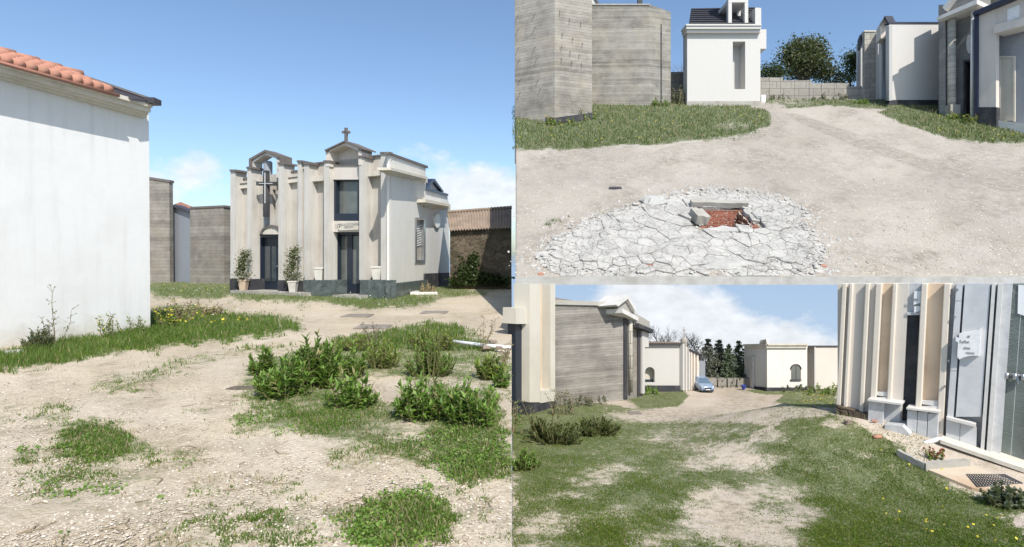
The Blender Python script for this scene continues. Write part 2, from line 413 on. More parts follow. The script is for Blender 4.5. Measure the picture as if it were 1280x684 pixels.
M['gravel_low'] = ground_mat('gravel_low', (0.70, 0.61, 0.515), (0.46, 0.39, 0.315), (0.52, 0.43, 0.31), (0.05, 0.075, 0.013), 1.5)
M['pebble'] = simple('pebble', (0.46, 0.415, 0.355), 0.9, 0.4, 9, 0.3, 0.2)
M['orange_slab'] = simple('orange_slab', (0.50, 0.42, 0.32), 0.85, 0.15, 3, 0.2, 0.25, 0, (0.36, 0.19, 0.08))
M['plastic_blue'] = simple('plastic_blue', (0.03, 0.06, 0.30), 0.45, 0.1, 5, 0.02, 0.5)
M['car_paint'] = simple('car_paint', (0.30, 0.39, 0.53), 0.25, 0.05, 3, 0.0, 0.6, 0.3)
M['car_glass'] = glass_mat('car_glass', (0.10, 0.15, 0.21))
M['tyre'] = simple('tyre', (0.015, 0.015, 0.016), 0.85, 0.2, 8)
M['lamp_glass'] = glass_mat('lamp_glass', (0.5, 0.52, 0.54), 0.1)


# ------------------------------------------------------------------ survey: rays of the photograph onto the three grounds
def ray(px, py):
    return Vector(((px - CX) / F, 1.0, (YH - py) / F))


def sstep(a, b, x):
    t = np.clip((np.asarray(x, float) - a) / (b - a), 0, 1)
    return t * t * (3 - 2 * t)


def zL(X, Y):
    return -1.65 + 0.0 * np.asarray(X, float)


def zB(X, Y):
    X, Y = np.asarray(X, float), np.asarray(Y, float)
    lift = 0.62 * sstep(2.4, 5.3, X) * sstep(6.6, 9.2, Y) * (1 - sstep(9.7, 12.6, Y))
    return -2.357 - 0.0886 * Y + lift


def zT(X, Y):
    Y = np.asarray(Y, float)
    return -8.715 + 0.547 * np.minimum(Y, 33.0) + 0.0 * np.asarray(X, float)


def hit_ground(zf, px, py):
    r = ray(px, py)
    lo, hi = (2.0, 80.0)
    # first crossing marching outwards
    y0 = lo
    prev = r.z * y0 - float(zf(r.x * y0, y0))
    y = y0
    start = 14.0 if zf is zT else lo
    y = start
    prev = r.z * y - float(zf(r.x * y, y))
    while y < hi:
        yn = y + 0.05
        cur = r.z * yn - float(zf(r.x * yn, yn))
        if prev > 0 >= cur:
            f = prev / (prev - cur)
            yy = y + 0.05 * f
            return Vector((r.x * yy, yy, r.z * yy))
        prev, y = cur, yn
    return Vector((r.x * hi, hi, r.z * hi))


def gL(px, py):
    return hit_ground(zL, px, py)


def gB(px, py):
    return hit_ground(zB, px, py)


def gT(px, py):
    return hit_ground(zT, px, py)


def at(px, py, Y):
    return ray(px, py) * Y


def scale_at(Y):
    return Y / F            # metres per photo pixel


# ------------------------------------------------------------------ value noise (numpy)
def _hash(ix, iy, seed):
    n = (ix.astype(np.int64) * 374761393 + iy.astype(np.int64) * 668265263 + seed * 974634777) & 0xFFFFFFFF
    n = ((n ^ (n >> 13)) * 1274126177) & 0xFFFFFFFF
    n = n ^ (n >> 16)
    return (n & 0xFFFF) / 65535.0


def vnoise(x, y, seed=0, octaves=4, pers=0.55):
    x, y = np.asarray(x, float), np.asarray(y, float)
    tot, amp, norm = 0.0, 1.0, 0.0
    for o in range(octaves):
        ix, iy = np.floor(x), np.floor(y)
        fx, fy = x - ix, y - iy
        fx, fy = fx * fx * (3 - 2 * fx), fy * fy * (3 - 2 * fy)
        a, b = _hash(ix, iy, seed + o), _hash(ix + 1, iy, seed + o)
        c, d = _hash(ix, iy + 1, seed + o), _hash(ix + 1, iy + 1, seed + o)
        tot = tot + amp * ((a * (1 - fx) + b * fx) * (1 - fy) + (c * (1 - fx) + d * fx) * fy)
        norm += amp
        amp *= pers
        x, y = x * 2.03 + 7.1, y * 2.03 + 3.7
    return tot / norm


def in_poly(x, y, poly):
    x, y = np.asarray(x, float), np.asarray(y, float)
    inside = np.zeros(x.shape, bool)
    n = len(poly)
    for i in range(n):
        x0, y0 = poly[i]
        x1, y1 = poly[(i + 1) % n]
        cond = ((y0 > y) != (y1 > y))
        xi = (x1 - x0) * (y - y0) / ((y1 - y0) if y1 != y0 else 1e-9) + x0
        inside ^= cond & (x < xi)
    return inside


# ------------------------------------------------------------------ mesh builder
class MB:
    def __init__(s):
        s.v, s.f, s.mi = [], [], []

    def add(s, verts, faces, mi=0):
        b = len(s.v)
        s.v += [tuple(p) for p in verts]
        for f in faces:
            s.f.append([b + i for i in f])
            s.mi.append(mi)
        return s

    def extrude(s, pts, vec, mi=0):
        """closed solid: polygon pts swept along vec"""
        n = len(pts)
        pts = [Vector(p) for p in pts]
        vec = Vector(vec)
        nrm = Vector((0, 0, 0))
        for i in range(n):
            nrm += pts[i].cross(pts[(i + 1) % n])
        if nrm.dot(vec) > 0:
            pts = pts[::-1]
        vs = pts + [p + vec for p in pts]
        fs = [list(range(n)), list(range(2 * n - 1, n - 1, -1))]
        for i in range(n):
            j = (i + 1) % n
            fs.append([i, i + n, j + n, j])
        return s.add(vs, fs, mi)

    def prism(s, xy, zb, zt, mi=0):
        n = len(xy)
        zb = zb if isinstance(zb, (list, tuple)) else [zb] * n
        zt = zt if isinstance(zt, (list, tuple)) else [zt] * n
        ar = sum(xy[i][0] * xy[(i + 1) % n][1] - xy[(i + 1) % n][0] * xy[i][1] for i in range(n))
        idx = list(range(n)) if ar > 0 else list(range(n))[::-1]
        vs = [(xy[i][0], xy[i][1], zb[i]) for i in idx] + [(xy[i][0], xy[i][1], zt[i]) for i in idx]
        fs = [list(range(n))[::-1], list(range(n, 2 * n))]
        for i in range(n):
            j = (i + 1) % n
            fs.append([i, j, j + n, i + n])
        return s.add(vs, fs, mi)

    def box(s, c, size, rot=None, mi=0):
        x, y, z = [q / 2 for q in size]
        R = rot if rot is not None else Matrix.Identity(3)
        vs = [Vector(c) + R @ Vector((a * x, b * y, d * z)) for d in (-1, 1) for a, b in ((-1, -1), (1, -1), (1, 1), (-1, 1))]
        return s.add(vs, [[3, 2, 1, 0], [4, 5, 6, 7], [0, 1, 5, 4], [1, 2, 6, 5], [2, 3, 7, 6], [3, 0, 4, 7]], mi)

    def tube(s, pts, rad, n=8, cap=True, mi=0):
        pts = [Vector(p) for p in pts]
        rad = rad if isinstance(rad, (list, tuple)) else [rad] * len(pts)
        rings = []
        up = Vector((0, 0, 1))
        for i, p in enumerate(pts):
            d = (pts[min(i + 1, len(pts) - 1)] - pts[max(i - 1, 0)]).normalized()
            a = d.cross(up)
            if a.length < 1e-3:
                a = d.cross(Vector((1, 0, 0)))
            a.normalize()
            b = a.cross(d)
            rings.append([p + (a * math.cos(2 * PI * k / n) + b * math.sin(2 * PI * k / n)) * rad[i] for k in range(n)])
        vs = [q for r in rings for q in r]
        fs = []
        for i in range(len(pts) - 1):
            for k in range(n):
                k2 = (k + 1) % n
                fs.append([i * n + k, i * n + k2, (i + 1) * n + k2, (i + 1) * n + k])
        if cap:
            fs.append(list(range(n))[::-1])
            fs.append([(len(pts) - 1) * n + k for k in range(n)])
        return s.add(vs, fs, mi)

    def lathe(s, c, prof, n=16, mi=0, square=False):
        """prof: list of (r, z); revolve about vertical through c"""
        vs, fs = [], []
        for r, z in prof:
            for k in range(n):
                a = 2 * PI * k / n + (PI / 4 if square else 0)
                vs.append((c[0] + r * math.cos(a), c[1] + r * math.sin(a), c[2] + z))
        m = len(prof)
        for i in range(m - 1):
            for k in range(n):
                k2 = (k + 1) % n
                fs.append([i * n + k, i * n + k2, (i + 1) * n + k2, (i + 1) * n + k])
        fs.append(list(range(n))[::-1])
        fs.append([(m - 1) * n + k for k in range(n)])
        return s.add(vs, fs, mi)


ROOT_OF = {}


def _root(o):
    while o.parent:
        o = o.parent
    return o


def build(name, mb, mats, parent=None, smooth=False, label=None, bevel=0.0):
    me = bpy.data.meshes.new(name)
    off = Vector((0, 0, 0))
    if parent is not None:
        off = _root(parent).location
    me.from_pydata([tuple(Vector(p) - off) for p in mb.v], [], mb.f)
    mats = mats if isinstance(mats, (list, tuple)) else [mats]
    for m in mats:
        me.materials.append(M[m])
    if len(mats) > 1:
        me.polygons.foreach_set('material_index', mb.mi)
    if smooth:
        me.polygons.foreach_set('use_smooth', [True] * len(me.polygons))
    me.update()
    o = bpy.data.objects.new(name, me)
    COL.objects.link(o)
    if parent is not None:
        o.parent = parent
    if label:
        o['label'] = label
    if bevel:
        b = o.modifiers.new('edge', 'BEVEL')
        b.width = bevel
        b.segments = 2
        b.limit_method = 'ANGLE'
    return o


def thing(name, label, cat, loc, group=None):
    o = bpy.data.objects.new(name, None)
    o.empty_display_size = 0.2
    COL.objects.link(o)
    o.location = loc
    o['label'] = label
    o['category'] = cat
    if group:
        o['group'] = group
    return o


def solo(name, mb, mats, label, cat, group=None, smooth=False, bevel=0.0, base=None):
    """a thing that is one mesh, with its origin at its base"""
    if base is None:
        vs = np.array(mb.v)
        base = Vector((float(vs[:, 0].mean()), float(vs[:, 1].mean()), float(vs[:, 2].min())))
    mb.v = [tuple(Vector(p) - base) for p in mb.v]
    o = build(name, mb, mats, None, smooth, label, bevel)
    o.location = base
    o['category'] = cat
    if group:
        o['group'] = group
    return o


def kind(o, k, label=None):
    o['kind'] = k
    if label:
        o['label'] = label
    return o


# ------------------------------------------------------------------ facade: a vertical plane standing on two surveyed ground points
class Facade:
    fall = 0.0        # how much roofs and tops fall towards the back

    def __init__(s, a, b):
        s.A = Vector(a)
        s.B = Vector(b)
        u = Vector((b[0] - a[0], b[1] - a[1], 0))
        s.len = u.length
        s.u = u.normalized()
        s.n = Vector((s.u.y, -s.u.x, 0))
        if s.n.dot(Vector((s.A.x, s.A.y, 0))) > 0:
            s.n = -s.n

    def hit(s, px, py, w=0.0):
        r = ray(px, py)
        t = (s.A + s.n * w).dot(s.n) / r.dot(s.n)
        return r * t

    def poly(s, mb, pts, w0, w1, mi=0):
        """polygon seen at photo pixels pts with its face at offset w1 (out of the wall +), going back to w0"""
        P = [s.hit(x, y, w1) for x, y in pts]
        return mb.extrude(P, s.n * (w0 - w1) + Vector((0, 0, -s.fall * abs(w0 - w1))), mi)

    def rect(s, mb, x0, y0, x1, y1, w0, w1, mi=0):
        return s.poly(mb, [(x0, y0), (x1, y0), (x1, y1), (x0, y1)], w0, w1, mi)

    def wall(s, mb, x0, x1, top, bot, holes, w0, w1, mi=0):
        """wall between photo columns x0..x1, top/bot functions of px, holes = (xa, xb, topfn, botfn)"""
        xs = sorted(set([x0, x1] + [h[0] for h in holes] + [h[1] for h in holes]))
        for a, b in zip(xs[:-1], xs[1:]):
            mid = (a + b) / 2
            hs = sorted([h for h in holes if h[0] <= mid <= h[1]], key=lambda h: h[2](mid))
            cur = top
            for h in hs:
                s.poly(mb, [(a, cur(a)), (b, cur(b)), (b, h[2](b)), (a, h[2](a))], w0, w1, mi)
                cur = h[3]
            s.poly(mb, [(a, cur(a)), (b, cur(b)), (b, bot(b)), (a, bot(a))], w0, w1, mi)
        return mb


def lin(x0, y0, x1, y1):
    return lambda x: y0 + (y1 - y0) * (x - x0) / (x1 - x0)


def arch_pts(x0, x1, yt, yb, n=14):
    """outline of an arched opening in photo pixels"""
    cx, rx = (x0 + x1) / 2, (x1 - x0) / 2
    pts = [(x1, yb), (x0, yb)]
    for k in range(n + 1):
        a = PI - PI * k / n
        pts.append((cx + rx * math.cos(a), yt + rx * 1.0 - rx * math.sin(a)))
    return pts


# ------------------------------------------------------------------ where cover grows, read in photo pixels
def cover_of(px, py, shapes, soft=0.35):
    """shapes: (cx, cy, rx, ry, strength) ellipses or (poly, strength)"""
    m = np.zeros(np.asarray(px, float).shape)
    for sh in shapes:
        if len(sh) == 2:
            m = np.maximum(m, in_poly(px, py, sh[0]) * sh[1])
        else:
            cx, cy, rx, ry, st = sh
            d = np.sqrt(((px - cx) / rx) ** 2 + ((py - cy) / ry) ** 2)
            m = np.maximum(m, st * (1 - sstep(1 - soft, 1 + soft, d)))
    return m


COVER_L = [
    ([(-200, 470), (-100, 460), (0, 447), (40, 428), (190, 404), (195, 384), (230, 383), (330, 393), (385, 405), (380, 409), (320, 421), (200, 437), (100, 450), (0, 467), (-200, 495)], .95),
    ([(150, 474), (205, 453), (310, 433), (370, 428), (345, 440), (240, 462), (160, 492)], .42),
    (85, 511, 24, 7, .55), (100, 526, 50, 11, .55), (130, 553, 52, 21, .98), (30, 571, 17, 8, .7), (250, 520, 20, 5, .6), (288, 533, 16, 6, .3),
    (85, 590, 80, 46, .36), (150, 482, 34, 12, .55), (90, 618, 40, 22, .35), (90, 672, 14, 10, .5), (140, 605, 70, 34, .3), (215, 575, 50, 24, .36), (300, 610, 60, 24, .3), (230, 640, 90, 26, .28),
    ([(288, 492), (315, 455), (365, 436), (430, 424), (540, 404), (575, 408), (640, 432), (640, 598), (575, 568), (520, 575), (470, 556), (400, 548), (350, 525)], .74),
    (600, 580, 60, 24, .9), (505, 655, 78, 36, .74), (418, 640, 46, 18, .45), (450, 570, 50, 20, .5), (470, 660, 50, 34, .6), (380, 620, 30, 14, .4), (560, 570, 60, 18, .7),
    (330, 530, 40, 16, .6), (640, 640, 50, 50, .3), (560, 610, 60, 20, .3), (240, 670, 60, 24, .4), (360, 660, 70, 30, .38), (40, 520, 60, 14, .36), (530, 540, 70, 20, .75), (420, 520, 60, 24, .85),
    ([(185, 350), (640, 350), (640, 362), (585, 372), (540, 383), (485, 388), (380, 380), (270, 374), (185, 372)], .95),
    ([(585, 377), (640, 368), (640, 380), (600, 383)], .4),
]
BARE_L = [(480, 485, 42, 15, .9), (500, 545, 28, 8, .5), (575, 480, 50, 7, .5), (425, 480, 18, 10, .5), (320, 485, 22, 8, .2), (610, 360, 30, 7, .6), (585, 376, 40, 5, .75),
          (600, 460, 30, 6, .4), (535, 366, 18, 5, .5)]
COVER_T = [
    ([(640, 132), (740, 120), (860, 126), (950, 130), (962, 142), (960, 158), (930, 168), (850, 178), (760, 186), (640, 188)], .95),
    ([(955, 124), (1070, 124), (1180, 126), (1180, 138), (1100, 137), (1030, 132), (975, 136), (955, 134)], .85),
    ([(1095, 140), (1130, 134), (1180, 138), (1300, 148), (1300, 184), (1240, 180), (1180, 172), (1130, 156)], .95),
    (700, 277, 14, 8, .5), (965, 330, 16, 6, .5), (985, 325, 8, 4, .4), (900, 168, 60, 8, .4), (1000, 131, 30, 4, .5),
]
BARE_T = [(960, 133, 22, 4, .8), (985, 128, 30, 4, .3), (915, 158, 22, 4, .4)]
COVER_B = [
    ([(636, 520), (690, 500), (760, 505), (800, 512), (860, 520), (940, 528), (960, 532), (940, 548), (950, 570), (930, 600), (900, 640), (900, 700), (636, 700)], .86),
    ([(860, 555), (1010, 555), (1040, 700), (860, 700)], .7),
    ([(955, 540), (985, 522), (1040, 518), (1090, 540), (1130, 560), (1160, 585), (1220, 625), (1290, 660), (1290, 700), (1040, 700), (1010, 640), (960, 590), (935, 560)], .92),
    ([(640, 515), (700, 505), (745, 510), (785, 540), (740, 560), (700, 585), (640, 600)], .98),
    ([(780, 500), (800, 492), (855, 488), (862, 496), (850, 508), (800, 513)], .95),
    ([(930, 488), (960, 486), (1046, 486), (1046, 512), (1000, 511), (965, 503), (980, 494), (940, 492)], .9),
    (820, 615, 36, 12, .85), (785, 620, 50, 16, .8), (830, 575, 40, 14, .7), (870, 560, 40, 14, .6), (660, 585, 26, 12, .9), (815, 540, 40, 8, .6),
    (700, 640, 60, 24, .5), (720, 672, 60, 16, .55), (940, 610, 26, 10, .7), (1050, 660, 90, 40, .7), (960, 655, 60, 24, .4), (900, 590, 50, 10, .5),
    (960, 630, 40, 12, .55), (880, 665, 50, 16, .4), (1000, 600, 60, 20, .6),
    (1265, 628, 40, 16, .95),
]
BARE_B = [(900, 560, 55, 9, .6), (930, 575, 45, 12, .75), (880, 580, 36, 9, .6), (765, 588, 36, 6, .55), (740, 600, 36, 9, .5), (700, 620, 30, 6, .5), (680, 655, 46, 16, .6),
          (905, 625, 45, 18, .7), (880, 650, 40, 22, .75), (930, 660, 46, 30, .6), (985, 618, 30, 9, .5), (1000, 645, 36, 12, .45), (870, 538, 60, 6, .35), (960, 545, 30, 10, .5),
          (830, 548, 26, 5, .5), (825, 680, 40, 14, .5), (985, 680, 30, 12, .5), (760, 645, 30, 12, .35), (1085, 570, 14, 5, .3), (660, 690, 24, 14, .6), (880, 520, 120, 9, .9), (1040, 530, 16, 6, .7)]


TRACKS = {'T': [([(985, 142), (1010, 146), (1080, 172), (1180, 206), (1290, 236), (1290, 250), (1170, 218), (1070, 184), (1000, 154)], .9),
                ([(968, 140), (984, 141), (960, 165), (900, 185), (760, 205), (650, 214), (650, 208), (800, 190), (920, 168)], .5), (1110, 240, 60, 14, .5), (1240, 195, 60, 14, .6)],
          'L': [([(190, 388), (420, 400), (640, 388), (640, 392), (420, 406), (250, 398)], .6), ([(0, 500), (160, 470), (360, 425), (370, 428), (200, 476), (0, 520)], .5),
                (300, 660, 80, 30, .7), (60, 640, 70, 30, .5)],
          'B': [([(880, 510), (930, 496), (945, 496), (900, 530), (860, 600), (830, 684), (790, 684), (840, 590)], .6), (820, 505, 60, 5, .5), (1000, 512, 50, 5, .7)]}


def masks(zone, px, py):
    cov, bare = {'L': (COVER_L, BARE_L), 'T': (COVER_T, BARE_T), 'B': (COVER_B, BARE_B)}[zone]
    px, py = np.asarray(px, float), np.asarray(py, float)
    g = np.clip((py - 90) / (300 if zone == 'T' else 420), .12, 1) if zone != 'B' else np.clip((py - 470) / 200, .12, 1)
    tot = 0.0
    for q, (fx, fy, ax, ay) in enumerate(((34, 15, 110, 44), (22, 10, 90, 40), (60, 26, 120, 50), (12, 6, 80, 36))):
        w1 = (vnoise(px / fx + q * 9, py / fy, 61 + q, 4) - .5) * ax * g
        w2 = (vnoise(px / fx + 50, py / fy + 9 * q, 71 + q, 4) - .5) * ay * g
        m = cover_of(px + w1, py + w2, cov)
        b = cover_of(px + w1, py + w2, bare, 0.45)
        tot = tot + np.clip(m - b * (0.85 if zone != 'B' else 0.72) * np.minimum(m * 1.5, 1), 0, 1)
    return tot / 4


def px_of(X, Y, Z):
    return CX + F * X / Y, YH - F * Z / Y


def make_ground(name, zone, zf, r0, r1, Y0, Y1, nx, ny, depth, mats, jit, hole=None):
    inv = np.linspace(1 / Y0, 1 / Y1, ny) if zone != 'T' else None
    Ys = 1 / inv if inv is not None else np.linspace(Y0, Y1, ny)
    if zone == 'L':
        Ys = np.concatenate([Ys[Ys < 26], np.linspace(26.2, Y1, 60)])
    rs = np.linspace(r0, r1, nx)
    Yg, Rg = np.meshgrid(Ys, rs, indexing='ij')
    Xg = Rg * Yg
    Zg = zf(Xg, Yg)
    px, py = px_of(Xg, Yg, Zg)
    m = masks(zone, px, py)
    dryn = vnoise(px / 46.0, py / 20.0, 5, 4)
    dry = np.clip((dryn - 0.42) * 3.0, 0, 1)
    if zone in TRACKS:
        wob = (vnoise(px / 30, py / 12, 91, 3) - .5) * 20
        dry = np.maximum(dry, cover_of(px + wob, py + wob * .3, TRACKS[zone], .6))
    Zj = Zg + jit * ((vnoise(Xg * 2.2, Yg * 2.2, 3, 4) - 0.5) * 2.0 + m * 0.7)
    ny_, nx_ = Xg.shape
    verts = np.stack([Xg, Yg, Zj], -1).reshape(-1, 3)
    faces, mi = [], []
    for i in range(ny_ - 1):
        for j in range(nx_ - 1):
            if hole is not None:
                k = i * nx_ + j
                c = (verts[k] + verts[k + nx_ + 1]) / 2
                if hole(c[0], c[1]):
                    continue
            faces.append([i * nx_ + j, i * nx_ + j + 1, (i + 1) * nx_ + j + 1, (i + 1) * nx_ + j])
            mi.append(0)
    # the body of earth below: skirt and underside
    ring = [(0, j) for j in range(nx_)] + [(i, nx_ - 1) for i in range(1, ny_)] + [(ny_ - 1, j) for j in range(nx_ - 2, -1, -1)] + [(i, 0) for i in range(ny_ - 2, 0, -1)]
    base = len(verts)
    low = []
    for (i, j) in ring:
        low.append((Xg[i, j], Yg[i, j], Zg[i, j] - depth))
    allv = np.concatenate([verts, np.array(low)])
    nr = len(ring)
    for k in range(nr):
        k2 = (k + 1) % nr
        a, b = ring[k], ring[k2]
        faces.append([a[0] * nx_ + a[1], base + k, base + k2, b[0] * nx_ + b[1]])
        mi.append(1)
    faces.append([base + k for k in range(nr)])
    mi.append(1)
    me = bpy.data.meshes.new(name)
    me.from_pydata(allv.tolist(), [], faces)
    for q in mats:
        me.materials.append(M[q])
    me.polygons.foreach_set('material_index', mi)
    me.polygons.foreach_set('use_smooth', [q == 0 for q in mi])
    for nm, arr in (('cover', m), ('dry', dry)):
        at_ = me.attributes.new(nm, 'FLOAT', 'POINT')
        full = np.concatenate([arr.reshape(-1), np.zeros(nr)]).astype(np.float32)
        at_.data.foreach_set('value', full)
    me.update()
    o = bpy.data.objects.new(name, me)
    COL.objects.link(o)
    o['kind'] = 'structure'
    return o


# the three yards: level yard, raised yard on its slab, lower yard
PIT = [gT(864, 284), gT(944, 284), gT(944, 260), gT(866, 260)]
pit_x0, pit_x1 = gT(881, 283).x, gT(941, 283).x
pit_y0, pit_y1 = gT(905, 285).y, gT(905, 263).y


def pit_hole(x, y):
    return pit_x0 + .05 < x < pit_x1 - .05 and pit_y0 + .05 < y < pit_y1 - .05


g_left = make_ground('gravel_ground', 'L', zL, -1.35, -0.0006, 2.4, 62.0, 330, 330, 3.5, ['gravel_left', 'concrete_plain'], 0.018)
g_low = make_ground('grass_ground', 'B', zB, 0.0, 1.12, 3.6, 21.5, 330, 330, 0.8, ['gravel_low', 'concrete_plain'], 0.012)
g_up = make_ground('raised_ground', 'T', zT, 0.0065, 1.12, 15.0, 44.0, 300, 260, 0.22, ['gravel_up', 'concrete_white'], 0.02, pit_hole)


# ------------------------------------------------------------------ low cover: blades scattered where the photograph shows growth
def scatter_blades(name, mat, zone, zf, x0, x1, y0, y1, count, hmin, hmax, width, seed, thr=0.45, label=None, hpx=None, bend=0.6, power=1.0, extra=None):
    rng = np.random.default_rng(seed)
    px = rng.uniform(x0, x1, count)
    py = rng.uniform(y0, y1, count)
    if zone == 'L':
        Y = 1.65 / ((py - YH) / F)
    elif zone == 'T':
        Y = 8.715 / (.547 - (YH - py) / F)
    else:
        Y = 2.357 / ((py - YH) / F - .0886)
        for _ in range(30):
            X = (px - CX) / F * Y
            lift = zB(X, Y) + 2.357 + .0886 * Y
            Y = 0.5 * Y + 0.5 * (2.357 - lift) / ((py - YH) / F - .0886)
    X = (px - CX) / F * Y
    m = masks(zone, px, py)
    nz_ = vnoise(X * 3.1, Y * 3.1, seed, 4) * 0.6 + vnoise(X * 11, Y * 11, seed + 9, 3) * 0.4
    ok = rng.random(count) < sstep(thr - .32, thr + .38, m + (nz_ - 0.5) * 1.5)
    if extra is not None:
        ok &= extra(px, py, X, Y)
    X, Y, m, nz_ = X[ok], Y[ok], m[ok], nz_[ok]
    n = len(X)
    Z = zf(X, Y) - 0.01
    h = rng.uniform(hmin, hmax, n) * (0.45 + 0.9 * m * (0.5 + nz_)) ** power
    a = rng.uniform(0, 2 * PI, n)
    la = rng.uniform(0, 2 * PI, n)
    ln = rng.uniform(0.1, bend, n) * h
    wd = width * rng.uniform(0.6, 1.3, n)
    dx, dy = np.cos(a) * wd, np.sin(a) * wd
    lx, ly = np.cos(la) * ln, np.sin(la) * ln
    P = np.empty((n, 5, 3))
    P[:, 0] = np.stack([X - dx, Y - dy, Z], -1)
    P[:, 1] = np.stack([X + dx, Y + dy, Z], -1)
    P[:, 2] = np.stack([X + dx * .8 + lx * .35, Y + dy * .8 + ly * .35, Z + h * .6], -1)
    P[:, 3] = np.stack([X - dx * .8 + lx * .35, Y - dy * .8 + ly * .35, Z + h * .6], -1)
    P[:, 4] = np.stack([X + lx, Y + ly, Z + h], -1)
    mesh_arrays(name, P, [(0, 1, 2, 3), (3, 2, 4)], mat, label)
    return n


def mesh_arrays(name, P, pattern, mat, label=None, parent=None, is_stuff=True):
    n, k, _ = P.shape
    V = P.reshape(-1, 3)
    me = bpy.data.meshes.new(name)
    me.vertices.add(len(V))
    me.vertices.foreach_set('co', V.astype(np.float32).ravel())
    loops, starts, tot = [], [], 0
    L = sum(len(f) for f in pattern)
    idx = np.concatenate([np.array(f) for f in pattern])
    loops = (np.arange(n)[:, None] * k + idx[None, :]).ravel()
    st0 = np.cumsum([0] + [len(f) for f in pattern[:-1]])
    starts = (np.arange(n)[:, None] * L + st0[None, :]).ravel()
    me.loops.add(len(loops))
    me.loops.foreach_set('vertex_index', loops.astype(np.int32))
    me.polygons.add(n * len(pattern))
    me.polygons.foreach_set('loop_start', starts.astype(np.int32))
    me.update(calc_edges=True)
    me.validate()
    me.materials.append(M[mat])
    o = bpy.data.objects.new(name, me)
    COL.objects.link(o)
    if parent is not None:
        o.parent = parent
    if is_stuff:
        o['kind'] = 'stuff'
        if label:
            o['label'] = label
    return o


def leaf_cloud(C, size, rng, aspect=0.5, droop=0.3, dirs=None):
    """centres C (n,3) -> folded leaf quads as (n,4,3)"""
    n = len(C)
    if dirs is None:
        d = rng.normal(size=(n, 3))
        d[:, 2] = d[:, 2] * 0.7 - droop
    else:
        d = dirs + rng.normal(size=(n, 3)) * 0.35
    d /= np.linalg.norm(d, axis=1)[:, None] + 1e-9
    u = rng.normal(size=(n, 3))
    s = np.cross(d, u)
    s /= np.linalg.norm(s, axis=1)[:, None] + 1e-9
    sz = (size * rng.uniform(0.6, 1.4, n))[:, None]
    P = np.empty((n, 4, 3))
    P[:, 0] = C - d * sz * 0.5
    P[:, 1] = C + s * sz * aspect * 0.5
    P[:, 2] = C + d * sz * 0.5
    P[:, 3] = C - s * sz * aspect * 0.5
    return P


# ====================================================================== LEVEL YARD (left): buildings
def text_mesh(name, txt, size, origin, xdir, up, mat, parent, depth=0.004):
    cu = bpy.data.curves.new(name, 'FONT')
    cu.body = txt
    cu.size = size
    cu.align_x = 'CENTER'
    cu.align_y = 'CENTER'
    cu.extrude = depth
    tmp = bpy.data.objects.new(name, cu)
    COL.objects.link(tmp)
    dg = bpy.context.evaluated_depsgraph_get()
    me = bpy.data.meshes.new_from_object(tmp.evaluated_get(dg))
    bpy.data.objects.remove(tmp)
    xd = Vector(xdir).normalized()
    u = Vector(up).normalized()
    nn = xd.cross(u)
    mb = MB()
    for v in me.vertices:
        mb.v.append(tuple(Vector(origin) + xd * v.co.x + u * v.co.y + nn * v.co.z))
    for p in me.polygons:
        mb.f.append(list(p.vertices))
        mb.mi.append(0)
    return build(name, mb, mat, parent)


# ---------------------------------------------------------------- white rendered building with tiled eave
W = Facade(gL(0, 435), gL(190, 412))
house = thing('rendered_building', 'big blank white rendered wall with cream cornice and terracotta tile eave at the far left', 'building', W.A)
mb = MB()
ctop, clow, wbase = lin(0, 76, 192, 130), lin(0, 96, 183, 145), lin(0, 437, 190, 414)
W.poly(mb, [(-190, clow(-190) - 2), (186, clow(186) - 2), (188, wbase(188)), (-190, wbase(-190))], -6, 0)
build('wall', mb, 'white_wall', house)
mb = MB()
dz = lambda a, b, t: (lambda x: a(x) + (b(x) - a(x)) * t)
for t0, t1, ww in ((0.0, .28, .44), (.28, .62, .36), (.62, .8, .26), (.8, 1.0, .16)):
    W.poly(mb, [(-190, dz(ctop, clow, t0)(-190)), (191 - 9 * t0, dz(ctop, clow, t0)(191)), (191 - 9 * t0, dz(ctop, clow, t1)(191)), (-190, dz(ctop, clow, t1)(-190))], -.2, ww)
build('cornice', mb, 'cornice', house)
# barrel tiles: eave to ridge, laid in overlapping courses
mb = MB()
e0, e1 = W.hit(-190, ctop(-190), .52), W.hit(150, ctop(150), .52)
eu = (e1 - e0)
elen = eu.length
eu.normalize()
up_sl = (-W.n * 1.0 + Vector((0, 0, .42)))
SL = 1.12
x125 = (W.hit(120, ctop(120), .52) - e0).length
k = 0
q = 0.0
while q < elen:
    L = SL if q < x125 else SL * max(0.0, 1 - (q - x125) / (elen - x125))
    if L > .1:
        nseg = max(1, int(L / .28))
        for s_ in range(nseg):
            a, b = L * s_ / nseg, L * (s_ + 1) / nseg + .03
            p0 = e0 + eu * q + up_sl * a + Vector((0, 0, .03 + random.uniform(-.006, .008)))
            p1 = e0 + eu * q + up_sl * b + Vector((0, 0, .012))
            mb.tube([p0, p1], [.098, .082], 8)
    q += .19
bp = [e0, e1, e0 + eu * x125 + up_sl * SL, e0 + up_sl * SL]
mb.extrude(bp, Vector((0, 0, -.06)))
roof = build('tile_roof', mb, 'terracotta', house, True)
mb = MB()
q = 0.1
while q < x125 + .1:
    p0 = e0 + eu * q + up_sl * SL + Vector((0, 0, .03))
    mb.tube([p0, p0 + eu * .44 + Vector((0, 0, .02))], [.085, .1], 8)
    q += .4
build('ridge_tile', mb, 'terracotta', roof, True)
mb = MB()
r0 = e0 + eu * x125 + up_sl * SL + Vector((0, 0, .03))
r1 = W.hit(191, 126, .46)
mb.tube([r0, r1], .055, 6)
mb.box(r1 + Vector((0, 0, -.02)), (.22, .26, .12))
